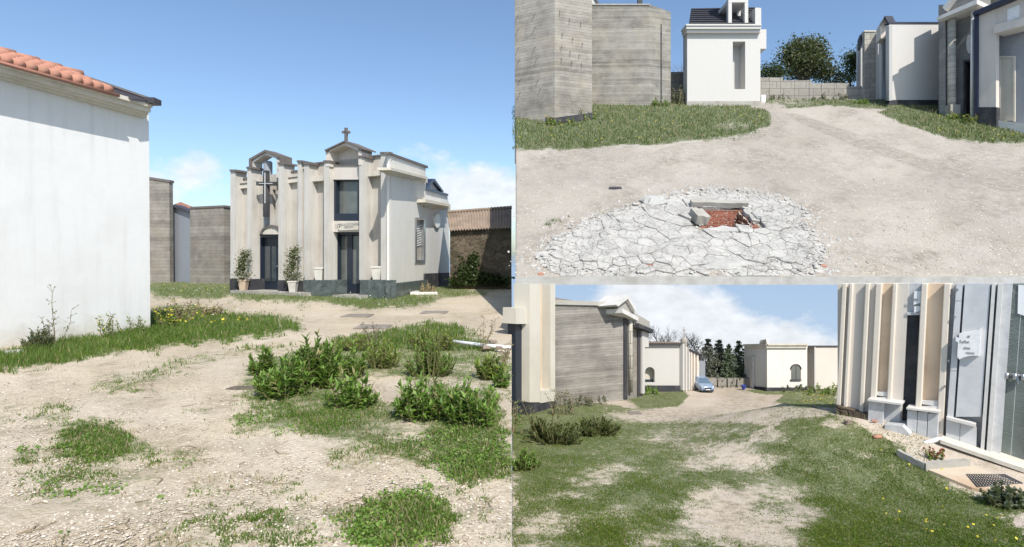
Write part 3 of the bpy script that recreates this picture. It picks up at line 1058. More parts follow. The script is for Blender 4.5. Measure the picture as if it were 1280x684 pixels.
mb.extrude([e0 + eu * (x125 + .2) + up_sl * SL * .8, r0, r1, W.hit(165, ctop(165) + .5, .5)], Vector((0, 0, -.04)))
build('flashing', mb, 'gutter', house)

# ---------------------------------------------------------------- concrete shells beyond the road, far left
C1 = Facade(gL(176, 353.5), gL(212, 353.5))
o = thing('concrete_tower', 'tall narrow unfinished raw concrete tomb just past the white wall edge', 'building', C1.A)
mb = MB()
C1.poly(mb, [(172, 221), (211.5, 227), (212.5, 355), (172, 355)], -.4, 0)
build('wall', mb, 'concrete_left', o)
mb = MB()
C1.poly(mb, [(172, 219), (212, 225), (212, 228), (172, 222)], -.45, .05)
build('coping', mb, 'coping', o)

C2 = Facade(gL(211, 352.5), gL(239, 354))
o = thing('grey_tomb', 'low dark grey gabled tomb with a patch of orange roof tiles between two concrete shells', 'building', C2.A)
mb = MB()
C2.poly(mb, [(210, 262), (217, 258), (240, 266), (240, 356), (210, 356)], -.8, -.1)
build('wall', mb, 'grey_paint', o)
mb = MB()
P0, P1 = C2.hit(217.5, 257.5, -.2), C2.hit(240.5, 266.5, -.2)
P2, P3 = C2.hit(241, 260, -1.6), C2.hit(226, 254, -1.6)
mb.extrude([P0, P1, P2, P3], Vector((0, 0, -.08)))
for i in range(9):
    t_ = i / 8
    mb.tube([P0.lerp(P1, t_) + Vector((0, 0, .03)), P3.lerp(P2, t_) + Vector((0, 0, .03))], .06, 6)
build('tile_roof', mb, 'terracotta', o)
mb = MB()
C2.poly(mb, [(210.5, 260), (217, 256), (220, 257), (241, 266), (241, 268.5), (217, 259), (210.5, 263)], -.4, .08)
build('verge', mb, 'gutter', o)

C3 = Facade(gL(238, 354), gL(280, 355))
o = thing('concrete_shell', 'low square board marked concrete shell left of the white cross tomb', 'building', C3.A)
mb = MB()
C3.poly(mb, [(237.5, 260), (279.5, 258), (280, 357), (238, 356)], -.4, .15)
build('wall', mb, 'concrete_left', o)
mb = MB()
C3.poly(mb, [(237, 258.6), (280, 256.6), (280, 259), (237, 261)], -.45, .2)
build('coping', mb, 'coping', o)
C4 = Facade(gL(278, 354.5), gL(296, 355))
o = thing('dark_tomb', 'sliver of dark grey tomb wall with sloping verge behind first white pillar', 'building', C4.A)
mb = MB()
C4.poly(mb, [(279, 264), (297, 258), (297, 357), (279, 357)], -4, -.3)
build('wall', mb, 'grey_paint', o)
mb = MB()
C4.poly(mb, [(278, 263), (297, 255), (297, 259), (278, 267)], -3, -.1)
build('verge', mb, 'coping', o)

# ---------------------------------------------------------------- the two mausolea: one long front
A_, B_ = gL(290, 366), gL(487, 374)
MF = Facade(A_, B_)
SD = Facade(gL(487, 374), gL(534, 362))
mbase = lin(290, 366, 487, 374)
down = Vector((0, 0, -1))


def foot(p):
    return (p.x, p.y)


# --- cross mausoleum
m1 = thing('cross_mausoleum', 'pale pillared mausoleum with big wall cross and open gable frame on top', 'mausoleum', MF.A)
mb = MB()
ptop = lin(295, 225, 376, 213)
MF.wall(mb, 290, 379, ptop, mbase, [(323.5, 350.5, lambda x: 293, mbase), (340.5, 344.5, lambda x: 237, lambda x: 268.5)], -1.4, -.45)
bk = [MF.hit(290, 300, -1.41), MF.hit(379, 300, -1.41), MF.hit(379, 300, -5.5), MF.hit(290, 300, -5.5)]
ztop = MF.hit(290, 226, -1.4).z
mb.prism([foot(p) for p in bk], -1.66, ztop - .1)
build('wall', mb, 'aged_plaster', m1)
for nm_, x0, x1, yt in (('pillar', 288, 294, 213.5), ('pillar', 309, 313.5, 210), ('pillar', 348, 354.5, 204.5), ('pillar', 372, 376.5, 202)):
    mb = MB()
    MF.rect(mb, x0, yt, x1, 349.5 + (x0 - 290) * .03, -.62, 0)
    p = build(nm_, mb, 'aged_pillar', m1)
    mb = MB()
    MF.rect(mb, x0 - 1.2, yt - 1.6, x1 + 1.2, yt + .8, -.66, .06)
    build('cap', mb, 'coping', p)
    mb = MB()
    MF.poly(mb, [(x0 - .8, 348.5 + (x0 - 290) * .03), (x1 + .8, 348.5 + (x0 - 290) * .03), (x1 + .8, mbase(x1)), (x0 - .8, mbase(x0))], -.68, .07)
    build('plinth', mb, 'plinth_dark', p)
for (x0, x1) in ((297, 310), (357, 373)):
    mb = MB()
    f1, f2 = lin(295, 231, 376, 221), lin(295, 236.5, 376, 227)
    MF.poly(mb, [(x0, f1(x0)), (x1, f1(x1)), (x1, f2(x1)), (x0, f2(x0))], -.5, -.27)
    build('ledge', mb, 'cornice', m1)
    mb = MB()
    MF.poly(mb, [(x0 - 1, ptop(x0) - 1.2), (x1, ptop(x1) - 1.2), (x1, ptop(x1) + .8), (x0 - 1, ptop(x0) + .8)], -.75, -.4)
    MF.poly(mb, [(x0, f1(x0) - 1), (x1, f1(x1) - 1), (x1, f1(x1) + .3), (x0, f1(x0) + .3)], -.5, -.24)
    build('coping', mb, 'coping', m1)
# open gable frame: two jambs and two rafters, the sky shows through
mb = MB()
MF.poly(mb, [(312.5, 199), (316.5, 203), (316.5, 226), (312.5, 226)], -.62, -.12)
MF.poly(mb, [(345.5, 197.5), (350, 196), (350, 222), (345.5, 222)], -.62, -.12)
MF.poly(mb, [(312.5, 199.5), (331, 189.5), (331, 193.5), (316.5, 203), (312.5, 204)], -.62, -.12)
MF.poly(mb, [(331, 189.5), (350, 197), (350, 201), (345.5, 198.5), (331, 193.5)], -.62, -.12)
g_ = build('gable_frame', mb, 'aged_pillar', m1)
mb = MB()
MF.poly(mb, [(311, 198.5), (331, 187.2), (331, 190.2), (314, 200), (314, 211), (311, 211)], -.66, -.05)
MF.poly(mb, [(331, 187.2), (351.5, 194.8), (351.5, 207), (349.4, 207), (349.4, 197.3), (331, 190.2)], -.66, -.05)
build('gable_trim', mb, 'coping', g_)
# curved half drum behind the cross
mb = MB()
c_t, c_b = MF.hit(335, 201.5, -.5), MF.hit(335, 283, -.5)
rr = 5.2 * scale_at(c_t.y)
mb.lathe((c_t.x, c_t.y, 0), [(rr * .35, c_b.z - .25), (rr * .8, c_b.z + .2), (rr, c_b.z + .45), (rr, c_t.z - .08), (rr * .85, c_t.z - .02), (rr * .5, c_t.z)], 20)
build('drum', mb, 'grey_paint', m1, True)
mb = MB()
MF.rect(mb, 328.6, 213, 333.2, 271, -.14, .03)
MF.rect(mb, 320, 227.2, 343.5, 231.8, -.14, .03)
cr = build('cross', mb, 'plinth_dark', m1)
mb = MB()
MF.rect(mb, 330.4, 216, 331.4, 254, .02, .05)
MF.rect(mb, 323.5, 229.0, 340, 229.9, .02, .052)
build('light_tube', mb, 'grey_block', cr)
mb = MB()
MF.rect(mb, 340, 236.4, 345, 269, -.75, -.7)
build('slit_window', mb, 'glass_dark', m1)
mb = MB()
MF.poly(mb, [(326, 293)] + [(338 - 12 * math.cos(PI * k / 12), 293 - 10.5 * math.sin(PI * k / 12)) for k in range(13)], -.5, -.3)
pd = build('arch_panel', mb, 'cornice', m1)
mb = MB()
for k in range(12):
    a0, a1 = PI * k / 12, PI * (k + 1) / 12
    MF.poly(mb, [(338 - 13.2 * math.cos(a0), 293 - 11.8 * math.sin(a0)), (338 - 13.2 * math.cos(a1), 293 - 11.8 * math.sin(a1)),
                 (338 - 11 * math.cos(a1), 293 - 9.4 * math.sin(a1)), (338 - 11 * math.cos(a0), 293 - 9.4 * math.sin(a0))], -.48, -.24)
build('arch_trim', mb, 'coping', pd)
mb = MB()
MF.rect(mb, 323, 293.5, 326, 366, -.8, -.5)
MF.rect(mb, 347.5, 293.5, 351, 367, -.8, -.5)
MF.rect(mb, 326, 293.5, 347.5, 297, -.8, -.5)
MF.rect(mb, 326, 297, 347.5, 367, -.8, -.66)
dr = build('door', mb, 'dark_metal', m1)
for x0, x1 in ((331, 337.5), (340, 345)):
    mb = MB()
    MF.rect(mb, x0, 308, x1, 352, -.66, -.63)
    build('glass_panel', mb, 'glass_dark', dr)
mb = MB()
MF.rect(mb, 345.3, 332, 350, 333.6, -.62, -.5)
build('handle', mb, 'steel', dr)
mb = MB()
MF.poly(mb, [(288, mbase(288) - 3), (380, mbase(380) - 3.5), (380, mbase(380) + 1), (288, mbase(288) + 1)], -.6, .5)
build('step', mb, 'concrete_plain', m1)

# --- gabled mausoleum with the tall glazed bay
m2 = thing('gabled_mausoleum', 'tall cream mausoleum with small roof cross, big upper window and glazed double door', 'mausoleum', MF.hit(400, 370))
mb = MB()
q2 = lin(390, 205, 478, 194)
MF.wall(mb, 379, 480, q2, mbase, [(411, 454, lambda x: 206, mbase)], -.8, -.5)
fp = [MF.hit(379, 300, -.8), MF.hit(479, 300, -.8), SD.hit(489.5, 300, -.12), SD.hit(531.5, 300, -.12)]
c_ = fp[3] + (fp[0] - fp[1]) * 1.0
mb.prism([foot(fp[0]), foot(fp[1]), foot(fp[2]), foot(fp[3]), foot(c_)], -1.66, MF.hit(379, 208, -1.3).z - .1)
build('wall', mb, 'aged_plaster', m2)
mb = MB()
stop, sbase = lin(485, 191, 534, 209.5), lin(487, 374, 534, 362)
SD.wall(mb, 486.6, 532, stop, sbase, [(520, 531, lambda x: 273 + (x - 520) * .05, lambda x: 327 - (x - 520) * .2)], -.1, 0)
build('side_wall', mb, 'cream_side', m2)
for x0, x1, yt in ((380, 386, 204.5), (405, 411, 202), (449, 455.5, 196), (476, 486.5, 191.5)):
    mb = MB()
    MF.rect(mb, x0, yt, x1, 350, -.62 if x1 < 480 else -.12, 0)
    p = build('pillar', mb, 'aged_pillar', m2)
    mb = MB()
    MF.rect(mb, x0 - 1.2, yt - 1.6, x1 + 1.2, yt + .8, -.66 if x1 < 480 else -.12, .06)
    build('cap', mb, 'coping', p)
for x0, x1 in ((379, 417.5), (450, 488)):
    mb = MB()
    MF.poly(mb, [(x0, 350), (x1, 350.5), (x1, mbase(x1)), (x0, mbase(x0))], -.9 if x1 < 480 else -.25, .12)
    build('plinth', mb, 'green_marble', m2)
mb = MB()
SD.poly(mb, [(488, 355), (535, 349.5), (535, 362), (488, 374.2)], -.1, .1)
build('side_plinth', mb, 'green_marble', m2)
for (x0, x1) in ((388, 406), (457, 478)):
    mb = MB()
    f1, f2 = lin(390, 221, 478, 213), lin(390, 227, 478, 219)
    MF.poly(mb, [(x0, f1(x0)), (x1, f1(x1)), (x1, f2(x1)), (x0, f2(x0))], -.55, -.2)
    build('ledge', mb, 'cornice', m2)
    mb = MB()
    MF.poly(mb, [(x0, q2(x0) - 1.3), (x1, q2(x1) - 1.3), (x1, q2(x1) + .6), (x0, q2(x0) + .6)], -.8, -.42)
    build('coping', mb, 'coping', m2)
mb = MB()
SD.poly(mb, [(486, 190), (535, 207.5), (535, 210.5), (486, 193)], -.12, .06)
build('side_coping', mb, 'coping', m2)
mb = MB()
for t0, t1, ww in ((0, .4, .42), (.4, .7, .3), (.7, 1, .16)):
    u0, u1 = lin(487.5, 209, 535, 221.5), lin(487.5, 217.5, 535, 229)
    SD.poly(mb, [(488.5, dz(u0, u1, t0)(488.5)), (534.5, dz(u0, u1, t0)(534.5)), (534.5, dz(u0, u1, t1)(534.5)), (488.5, dz(u0, u1, t1)(488.5))], -.1, ww)
build('side_cornice', mb, 'cornice', m2)
# central bay: gable with sunken tympanum, panel, window, plaque, door
mb = MB()
MF.poly(mb, [(407, 187.5), (412, 185.5), (412, 208), (407, 208)], -.62, .02)
MF.poly(mb, [(448, 185), (452, 186), (452, 206.5), (448, 206.5)], -.62, .02)
MF.poly(mb, [(407, 187.5), (430.5, 177.3), (430.5, 181.5), (412, 189.5), (407, 191)], -.62, .02)
MF.poly(mb, [(430.5, 177.3), (452, 186), (452, 190), (448, 188.5), (430.5, 181.5)], -.62, .02)
MF.poly(mb, [(411, 209), (411, 189), (430.5, 180), (449, 188), (449, 209)], -.7, -.5)
MF.rect(mb, 410.5, 207, 451, 224.5, -1.0, -.24)
gb = build('gable', mb, 'cream_far', m2)
mb = MB()
MF.poly(mb, [(405.5, 187.3), (430.5, 175.6), (430.5, 177.3), (406, 189)], -.7, .12)
MF.poly(mb, [(430.5, 175.6), (453.5, 185.2), (453.5, 187), (430.5, 177.3)], -.7, .12)
MF.rect(mb, 410.5, 206.2, 450.5, 207.4, -.9, -.2)
build('roof_trim', mb, 'coping', gb)
mb = MB()
MF.rect(mb, 430.2, 159.5, 433, 176.5, -.3, -.2)
MF.rect(mb, 427, 163.6, 436.2, 166.6, -.3, -.2)
build('roof_cross', mb, 'coping', m2, bevel=.01)
mb = MB()
MF.rect(mb, 417.5, 224, 420, 276.5, -.9, -.3)
MF.rect(mb, 447.5, 224, 451, 276, -.9, -.3)
MF.rect(mb, 420, 224, 447.5, 226, -.9, -.3)
MF.rect(mb, 420, 267, 447.5, 276.3, -.9, -.3)
wd = build('window', mb, 'dark_metal', m2)
mb = MB()
MF.rect(mb, 419.5, 225, 448.5, 268, -.55, -.52)
build('pane', mb, 'glass_grey', wd)
mb = MB()
MF.rect(mb, 415, 276.3, 453, 290, -.9, -.26)
build('sign_panel', mb, 'cream_far', m2)
mb = MB()
MF.poly(mb, [(422.5, 281), (424.5, 278.2), (447.5, 277), (450.5, 280), (450.5, 285), (448, 287.2), (424.5, 288.2), (422.5, 286)], -.27, -.2)
pl = build('plaque', mb, 'cornice', m2)
for txt, px_, py_, s_ in (("CAPPELLA DI CONGREGA", 436, 280.8, .13), ("DEFUNTI", 436, 284.2, .13)):
    text_mesh('lettering', txt, s_, MF.hit(px_, py_, -.195), MF.u, (0, 0, 1), 'ink', pl)
for x_, y_ in ((424.3, 283.2), (448.6, 281.6)):
    mb = MB()
    MF.rect(mb, x_ - .5, y_ - .5, x_ + .5, y_ + .5, -.2, -.17)
    build('bolt', mb, 'black', pl)
mb = MB()
MF.rect(mb, 419, 290, 422.5, 369.5, -.95, -.5)
MF.rect(mb, 449.5, 290, 453, 370.5, -.95, -.5)
MF.rect(mb, 422.5, 290, 449.5, 293.5, -.95, -.5)
MF.rect(mb, 422.5, 293.5, 449.5, 370, -.95, -.75)
MF.rect(mb, 434, 293.5, 440, 370, -.76, -.66)
MF.rect(mb, 422.5, 355, 449.5, 370, -.76, -.68)
dr = build('double_door', mb, 'dark_metal', m2)
for x0, x1 in ((425, 434), (441, 449)):
    mb = MB()
    MF.rect(mb, x0, 295, x1, 355, -.75, -.71)
    build('glass_panel', mb, 'glass_grey', dr)
mb = MB()
MF.rect(mb, 415, 369, 456, 373.5, -.9, .3)
build('step', mb, 'concrete_plain', m2)
mb = MB()
SD.poly(mb, [(519.5, 272), (532, 273), (532, 327), (519.5, 329)], -.3, -.12)
sw = build('side_window', mb, 'glass_grey', m2)
mb = MB()
for a_, b_, c2, d2 in ((519.4, 272, 521.2, 329), (530, 272, 532, 328), (521.2, 272, 530, 275), (521.2, 325, 530, 328.5)):
    SD.rect(mb, a_, b_, c2, d2, -.2, .05)
build('frame', mb, 'steel', sw)
mb = MB()
for k in range(9):
    y_ = 281 + k * 3
    SD.poly(mb, [(521.4, y_ + 2), (529.8, y_ - 1), (529.8, y_), (521.4, y_ + 3)], -.12, -.08)
build('blind', mb, 'white_metal', sw)

# --- lower annex behind with blue gable
AX = Facade(gL(531.5, 362.5), gL(561.5, 355.5))
m3 = thing('annex_mausoleum', 'lower white annex with round wall medallion, heavy cornice and blue roofed gable', 'mausoleum', AX.A)
mb = MB()
ab = lin(531.5, 362, 561.5, 356)
AX.poly(mb, [(531, 243), (561, 252), (561.5, 344), (531.5, 346)], -4, 0)
build('wall', mb, 'white_wall', m3)
mb = MB()
AX.poly(mb, [(531, 342), (562, 341), (562, 357), (531, 362)], -4, .1)
build('plinth', mb, 'plinth_dark', m3)
mb = MB()
for t0, t1, ww in ((0, .4, .5), (.4, .7, .36), (.7, 1, .18)):
    u0, u1 = lin(532, 249, 565, 256), lin(532, 259, 563, 263)
    AX.poly(mb, [(532, dz(u0, u1, t0)(532)), (563, dz(u0, u1, t0)(563)), (563, dz(u0, u1, t1)(563)), (532, dz(u0, u1, t1)(532))], -.1, ww)
build('cornice', mb, 'cornice', m3)
mb = MB()
AX.poly(mb, [(531, 236), (560, 244), (560, 253), (531, 250)], -3.9, -.1)
pr = build('parapet', mb, 'white_wall', m3)
mb = MB()
AX.poly(mb, [(531, 234), (560.5, 242.5), (560.5, 245), (531, 237)], -4, 0)
build('coping', mb, 'navy_flash', pr)
mb = MB()
AX.poly(mb, [(534.5, 237), (543, 226), (553.5, 240), (553.5, 243)], -1.2, -.3)
gb = build('gable', mb, 'white_wall', m3)
mb = MB()
AX.poly(mb, [(531.5, 236), (541.5, 223.5), (543.5, 223.5), (555, 239.5), (553.5, 240.5), (542.5, 226.5), (535, 237)], -3.2, -.1)
build('roof', mb, 'navy_flash', gb)
mb = MB()
AX.poly(mb, [(547 + 3.6 * math.cos(2 * PI * k / 24), 276 + 9 * math.sin(2 * PI * k / 24)) for k in range(24)], -.05, .1)
build('medallion', mb, 'white_marble', m3)

# ---------------------------------------------------------------- old stone barn
BY = 29.0
b0, b1 = at(562.5, 354, BY), at(639.3, 354, BY)
b0.z = b1.z = -1.66
BN = Facade(b0, b1)
barn = thing('stone_barn', 'old rubble stone barn under a weathered corrugated roof at the end of the road', 'barn', b0)
mb = MB()
BN.poly(mb, [(562.5, 286), (639.3, 283), (639.3, 363), (562.5, 363)], -3, 0)
build('wall', mb, 'rubble', barn)
mb = MB()
e0, e1 = BN.hit(562, 287.5, .25), BN.hit(639.4, 283.5, .25)
t0_, t1_ = at(559, 266.3, BY + 3.0), at(639.4, 260.2, BY + 3.0)
N_ = 90
vs, fs = [], []
for i in range(N_ + 1):
    f_ = i / N_
    wv = .05 * math.sin(f_ * 2 * PI * 22)
    for p in (e0.lerp(e1, f_), t0_.lerp(t1_, f_)):
        vs.append(p + Vector((0, 0, wv)))
    for p in (e0.lerp(e1, f_), t0_.lerp(t1_, f_)):
        vs.append(p + Vector((0, 0, wv - .05)))
for i in range(N_):
    a = i * 4
    fs += [[a, a + 4, a + 5, a + 1], [a + 2, a + 3, a + 7, a + 6], [a, a + 2, a + 6, a + 4]]
mb.add(vs, fs)
rf = build('roof', mb, 'old_tile', barn, True)
mb = MB()
for i in range(20):
    f_ = i / 20
    p0 = t0_.lerp(t1_, f_) + Vector((0, 0, .03))
    mb.tube([p0, t0_.lerp(t1_, f_ + .055) + Vector((0, 0, .05))], [.09, .11], 6)
build('ridge_cap', mb, 'old_tile', rf, True)


# ====================================================================== RAISED YARD: buildings
def P3(px, Y, z):
    return Vector(((px - CX) / F * Y, Y, z))


# --- tall concrete shell, nearest left
FA1 = Facade(gT(643.5, 147), gT(694, 155))
FA2 = Facade(gT(694, 155), gT(741, 150))
sh = thing('concrete_shell', 'tallest raw concrete shell with projecting tie wires, left end of the stony yard', 'building', gT(694, 155))
mb = MB()
zt = FA1.hit(694, -60).z
a, b, c = FA1.hit(643.6, 148), FA1.hit(693.5, 155), FA2.hit(740, 151)
bb = FA1.hit(643.6, 148) + Vector((0.02, 5, 0))
cc = c + Vector((-1.2, 5, 0))
zb = b.z - 1
mb.prism([(a.x, a.y), (b.x, b.y), (c.x, c.y), (cc.x, cc.y), (bb.x, bb.y)], zb, zt)
build('wall', mb, 'concrete_warm', sh)
mb = MB()
FA2.poly(mb, [(694, 147), (740.5, 141), (740.5, 152), (694, 157)], -.3, .04)
FA1.poly(mb, [(682, 146.5), (694.5, 147), (694.5, 157), (682, 155)], -.3, .04)
build('base_band', mb, 'plinth_dark', sh)
for fx, fy, fac in [(648, 17, 1), (669, 15, 1), (649, 33, 1), (670, 31, 1), (649, 57, 1), (670, 56, 1), (650, 72, 1), (672, 70, 1), (651, 97, 1), (674, 96, 1), (677, 107, 1), (651, 113, 1),
                    (700, 12, 2), (712, 22, 2), (726, 26, 2), (703, 40, 2), (716, 46, 2), (728, 52, 2), (702, 56, 2), (713, 62, 2), (724, 66, 2), (702, 71, 2), (715, 75, 2), (727, 78, 2)]:
    fc = FA1 if fac == 1 else FA2
    mb = MB()
    p = fc.hit(fx, fy)
    mb.tube([p - fc.n * .05, p + fc.n * .16 + Vector((-.03, 0, -.2))], .018, 5)
    build('tie_wire', mb, 'rust_iron', sh)

# --- second concrete shell
FB1 = Facade(gT(734, 131), gT(811, 132))
FB2 = Facade(gT(811, 132), gT(839, 129.5))
sh2 = thing('concrete_shell', 'broad concrete shell with crisp board courses left of the white chapel', 'building', gT(811, 132))
mb = MB()
a, b, c = FB1.hit(733, 131), FB1.hit(811.5, 132), FB2.hit(838.5, 130)
za, zb_, zc = FB1.hit(733, 5.5).z, FB1.hit(811.5, 5.5).z, FB2.hit(838.5, 28).z
zlow = b.z - 1.2
mb.prism([(a.x, a.y), (b.x, b.y), (c.x, c.y), (c.x - 2, c.y + 4), (a.x, a.y + 4)], zlow, [za, zb_, zb_ - .25, zb_ - .4, za])
build('wall', mb, 'concrete_grey', sh2)
mb = MB()
FB2.rect(mb, 826, 30, 827.3, 128, -.1, .03)
build('joint', mb, 'plinth_dark', sh2)
mb = MB()
FB1.rect(mb, 797.5, -2, 803, 6, -1.2, -.9)
build('vent_stub', mb, 'plinth_dark', sh2)
mb = MB()
FB1.poly(mb, [(732, 4.7), (812, 4.7), (812, 6.3), (732, 6.3)], -.4, .05)
build('coping', mb, 'concrete_plain', sh2)

mb = MB()
gq = [at(728, -8, 36), at(741, -6, 36), at(748, 5, 36), at(748, 120, 36), at(728, 120, 36)]
gt_ = thing('white_tomb', 'white gable tip of a tomb peeking between the two concrete shells', 'mausoleum', gq[3])
mb.extrude(gq, Vector((0, 3, 0)))
build('wall', mb, 'white_new', gt_)
mb = MB()
mb.extrude([at(727, -11, 35.9), at(742, -8.4, 35.9), at(749.5, 4.5, 35.9), at(748, 6, 35.9), at(741, -5.5, 35.9), at(727, -7.5, 35.9)], Vector((0, 3, 0)))
build('roof', mb, 'gutter', gt_)

# --- white chapel with bell frame
FC = Facade(gT(859, 132), gT(952, 132))
ch = thing('white_chapel', 'small white chapel with dark slate roof, tall wall niche and white open bell frame', 'chapel', FC.A)
mb = MB()
wt = lambda x: 40.0
wb = lambda x: 127.5
FC.wall(mb, 859, 950.5, wt, wb, [(916, 931.5, lambda x: 52.0, lambda x: 111.5)], -.75, 0)
f0_, f1_ = FC.hit(859.3, 100, -.76), FC.hit(950.2, 100, -.76)
mb.prism([(f0_.x, f0_.y), (f1_.x, f1_.y), (f1_.x * 1.1, f1_.y * 1.1), (f0_.x * 1.1, f0_.y * 1.1)], FC.hit(859, 128).z - .3, FC.hit(859, 33).z)
build('wall', mb, 'white_new', ch)
mb = MB()
FC.rect(mb, 858.6, 126.5, 950.8, 136, -.7, .06)
build('plinth', mb, 'concrete_plain', ch)
mb = MB()
FC.rect(mb, 857.5, 30, 952, 32, -.5, .42)
FC.rect(mb, 858, 32, 951.5, 36, -.5, .36)
FC.rect(mb, 858.3, 36, 951, 40.5, -.5, .24)
build('cornice', mb, 'white_new', ch)
mb = MB()
e0, e1 = FC.hit(861, 30.5, .05), FC.hit(945, 30.5, .05)
t0_, t1_ = FC.hit(864, 10.5, -2.6), FC.hit(945, 9, -2.6)
rows = 8
for i in range(rows):
    f0, f1 = i / rows, (i + 1) / rows
    q = [e0.lerp(t0_, f0), e1.lerp(t1_, f0), e1.lerp(t1_, f1), e0.lerp(t0_, f1)]
    n_ = (q[1] - q[0]).cross(q[3] - q[0]).normalized()
    q[0] = q[0] + n_ * .07
    q[1] = q[1] + n_ * .07
    mb.extrude(q, -n_ * .1)
build('slate_roof', mb, 'slate', ch)
mb = MB()
FC.poly(mb, [(944, 9.5), (951.5, 10), (951.5, 31), (944, 31)], -2.6, .1)
build('end_parapet', mb, 'white_new', ch)
mb = MB()
FC.rect(mb, 910.5, 3, 914.8, 30.5, -.25, .02)
FC.rect(mb, 931, 3, 935.3, 30.5, -.25, .02)
FC.rect(mb, 910.5, -1, 935.3, 3, -1.5, .025)
FC.rect(mb, 921.5, 3, 926, 22, -1.5, -1.2)
FC.rect(mb, 929, 3, 933, 24, -1.5, -1.2)
build('bell_frame', mb, 'white_new', ch)
mb = MB()
FC.rect(mb, 910.5, -22, 914.8, -1, -.25, .02)
FC.rect(mb, 931, -22, 935.3, -1, -.25, .02)
FC.poly(mb, [(907, -22), (923, -34), (939, -22)], -1.5, .02)
build('bell_gable', mb, 'white_new', ch)
SC = Facade(FC.hit(950.5, 130), FC.hit(950.5, 130) + Vector((.55, 4.6, 0)))
mb = MB()
x_, y_ = FC.hit(951, 130).x, FC.hit(951, 130).y
mb.box((x_ + .18, y_ + .7, FC.hit(951, 48).z), (.36, 1.2, 1.1))
mb.box((x_ + .22, y_ + 2.6, FC.hit(951, 46).z + .1), (.5, 1.6, 1.3))
build('side_block', mb, 'white_new', ch)
mb = MB()
for z0, z1, o_ in ((58, 54, .42), (62, 58, .3), (66, 62, .18)):
    mb.box((x_ + o_ / 2, y_ + 2.2, (FC.hit(951, z0).z + FC.hit(951, z1).z) / 2), (o_, 2.6, FC.hit(951, z1).z - FC.hit(951, z0).z))
build('side_cornice', mb, 'cornice', ch)
p = gT(954.5, 128)
mb = MB()
mb.box(p + Vector((0, .1, .2)), (.26, .2, .46))
mb.box(p + Vector((0, -.01, .22)), (.2, .02, .34))
solo('meter_box', mb, 'white_metal', 'little pale meter box standing at the right foot of the white chapel', 'meter box', bevel=.01)

# --- block boundary wall in stepped lengths
def block_wall(x0, x1, yt, Y, label):
    a_, b_ = P3(x0, Y, 8.8), P3(x1, Y, 8.8)
    mb_ = MB()
    z_ = (YH - yt) / F * Y
    mb_.prism([(a_.x, Y), (b_.x, Y), (b_.x, Y + .25), (a_.x, Y + .25)], 8.6, z_)
    n = max(2, int((x1 - x0) / 13))
    for k in range(n + 1):
        xx = a_.x + (b_.x - a_.x) * k / n
        mb_.box((xx, Y - .0, (8.6 + z_) / 2), (.14, .04, z_ - 8.6))
    return solo('block_wall', mb_, 'block_wall', label, 'wall', 'lengths of the block boundary wall', base=Vector((a_.x, Y, 8.6)))


block_wall(836, 862, 90, 33.6, 'grey block wall closing the gap between concrete shell and white chapel')
block_wall(950, 977, 97, 33.4, 'highest step of grey block wall just right of the white chapel')
block_wall(976.5, 1013, 100.5, 33.42, 'long middle step of grey block wall under the big tree')
block_wall(1012.5, 1060, 104, 33.44, 'low step of grey block wall left of the mausoleum row')
block_wall(1059.5, 1076, 108, 33.46, 'lowest last step of grey block wall meeting the mausoleum row')

# --- white mausoleum with blank side
FD = Facade(gT(1111.5, 131.5), gT(1176, 131.5))
wm = thing('white_mausoleum', 'big white mausoleum with blank sunlit side wall and small slate gable', 'mausoleum', FD.A)
mb = MB()
pa, pb = FD.hit(1111.5, 130), FD.hit(1176, 130)
back = P3(1095, 37.5, pa.z)
zt = FD.hit(1111.5, 28.5).z
mb.prism([(pa.x, pa.y), (pb.x, pb.y), (pb.x, pb.y + 5), (back.x + .6, back.y)], pa.z - .2, zt)
build('wall', mb, 'white_new', wm)
mb = MB()
FD.rect(mb, 1111, 125, 1177, 136, -.3, .05)
build('plinth', mb, 'plinth_dark', wm)
mb = MB()
FD.rect(mb, 1110.5, 27.4, 1176.5, 29, -.3, .06)
build('coping', mb, 'navy_flash', wm)
FE = Facade(P3(1094, 37.0, pa.z), P3(1111.5, 31.7, pa.z))
for x0, x1, yt in ((1094.5, 1097.5, 42), (1098.5, 1101.5, 37), (1107, 1111.4, 32)):
    mb = MB()
    FE.rect(mb, x0, yt, x1, 126, -.05, .1)
    build('pillar', mb, 'white_new', wm)
mb = MB()
FE.rect(mb, 1102, 48, 1106, 127, -.05, .03)
build('door', mb, 'dark_metal', wm)
mb = MB()
mb.extrude([at(x, y, 33.0) for x, y in ((1101, 48), (1101, 31), (1106, 21.5), (1110.5, 29), (1110.5, 48))], Vector((.25, .8, 0)))
gb = build('gable', mb, 'cream_far', wm)
mb = MB()
mb.extrude([at(1105.7, 20, 32.8), at(1115.5, 20, 33.6), at(1120, 28.4, 33.4), at(1110.4, 28.4, 32.6)], Vector((0, .02, -.12)))
mb.extrude([at(1105.7, 20, 32.8), at(1106.5, 20, 33.6), at(1101.5, 31, 33.4), at(1100.3, 31, 32.6)], Vector((0, .02, -.12)))
build('roof', mb, 'slate', gb)

FN = Facade(P3(1080.5, 36.2, 9.3), P3(1095.5, 36.0, 9.3))
o = thing('block_pier', 'narrow rough block end wall standing left of the blank white mausoleum', 'building', FN.A)
mb = MB()
FN.rect(mb, 1080.8, 39, 1095.5, 136, -.5, 0)
build('wall', mb, 'rough_block', o)
mb = MB()
FN.rect(mb, 1080.5, 38, 1095.8, 39.6, -.5, .06)
build('coping', mb, 'cornice', o)

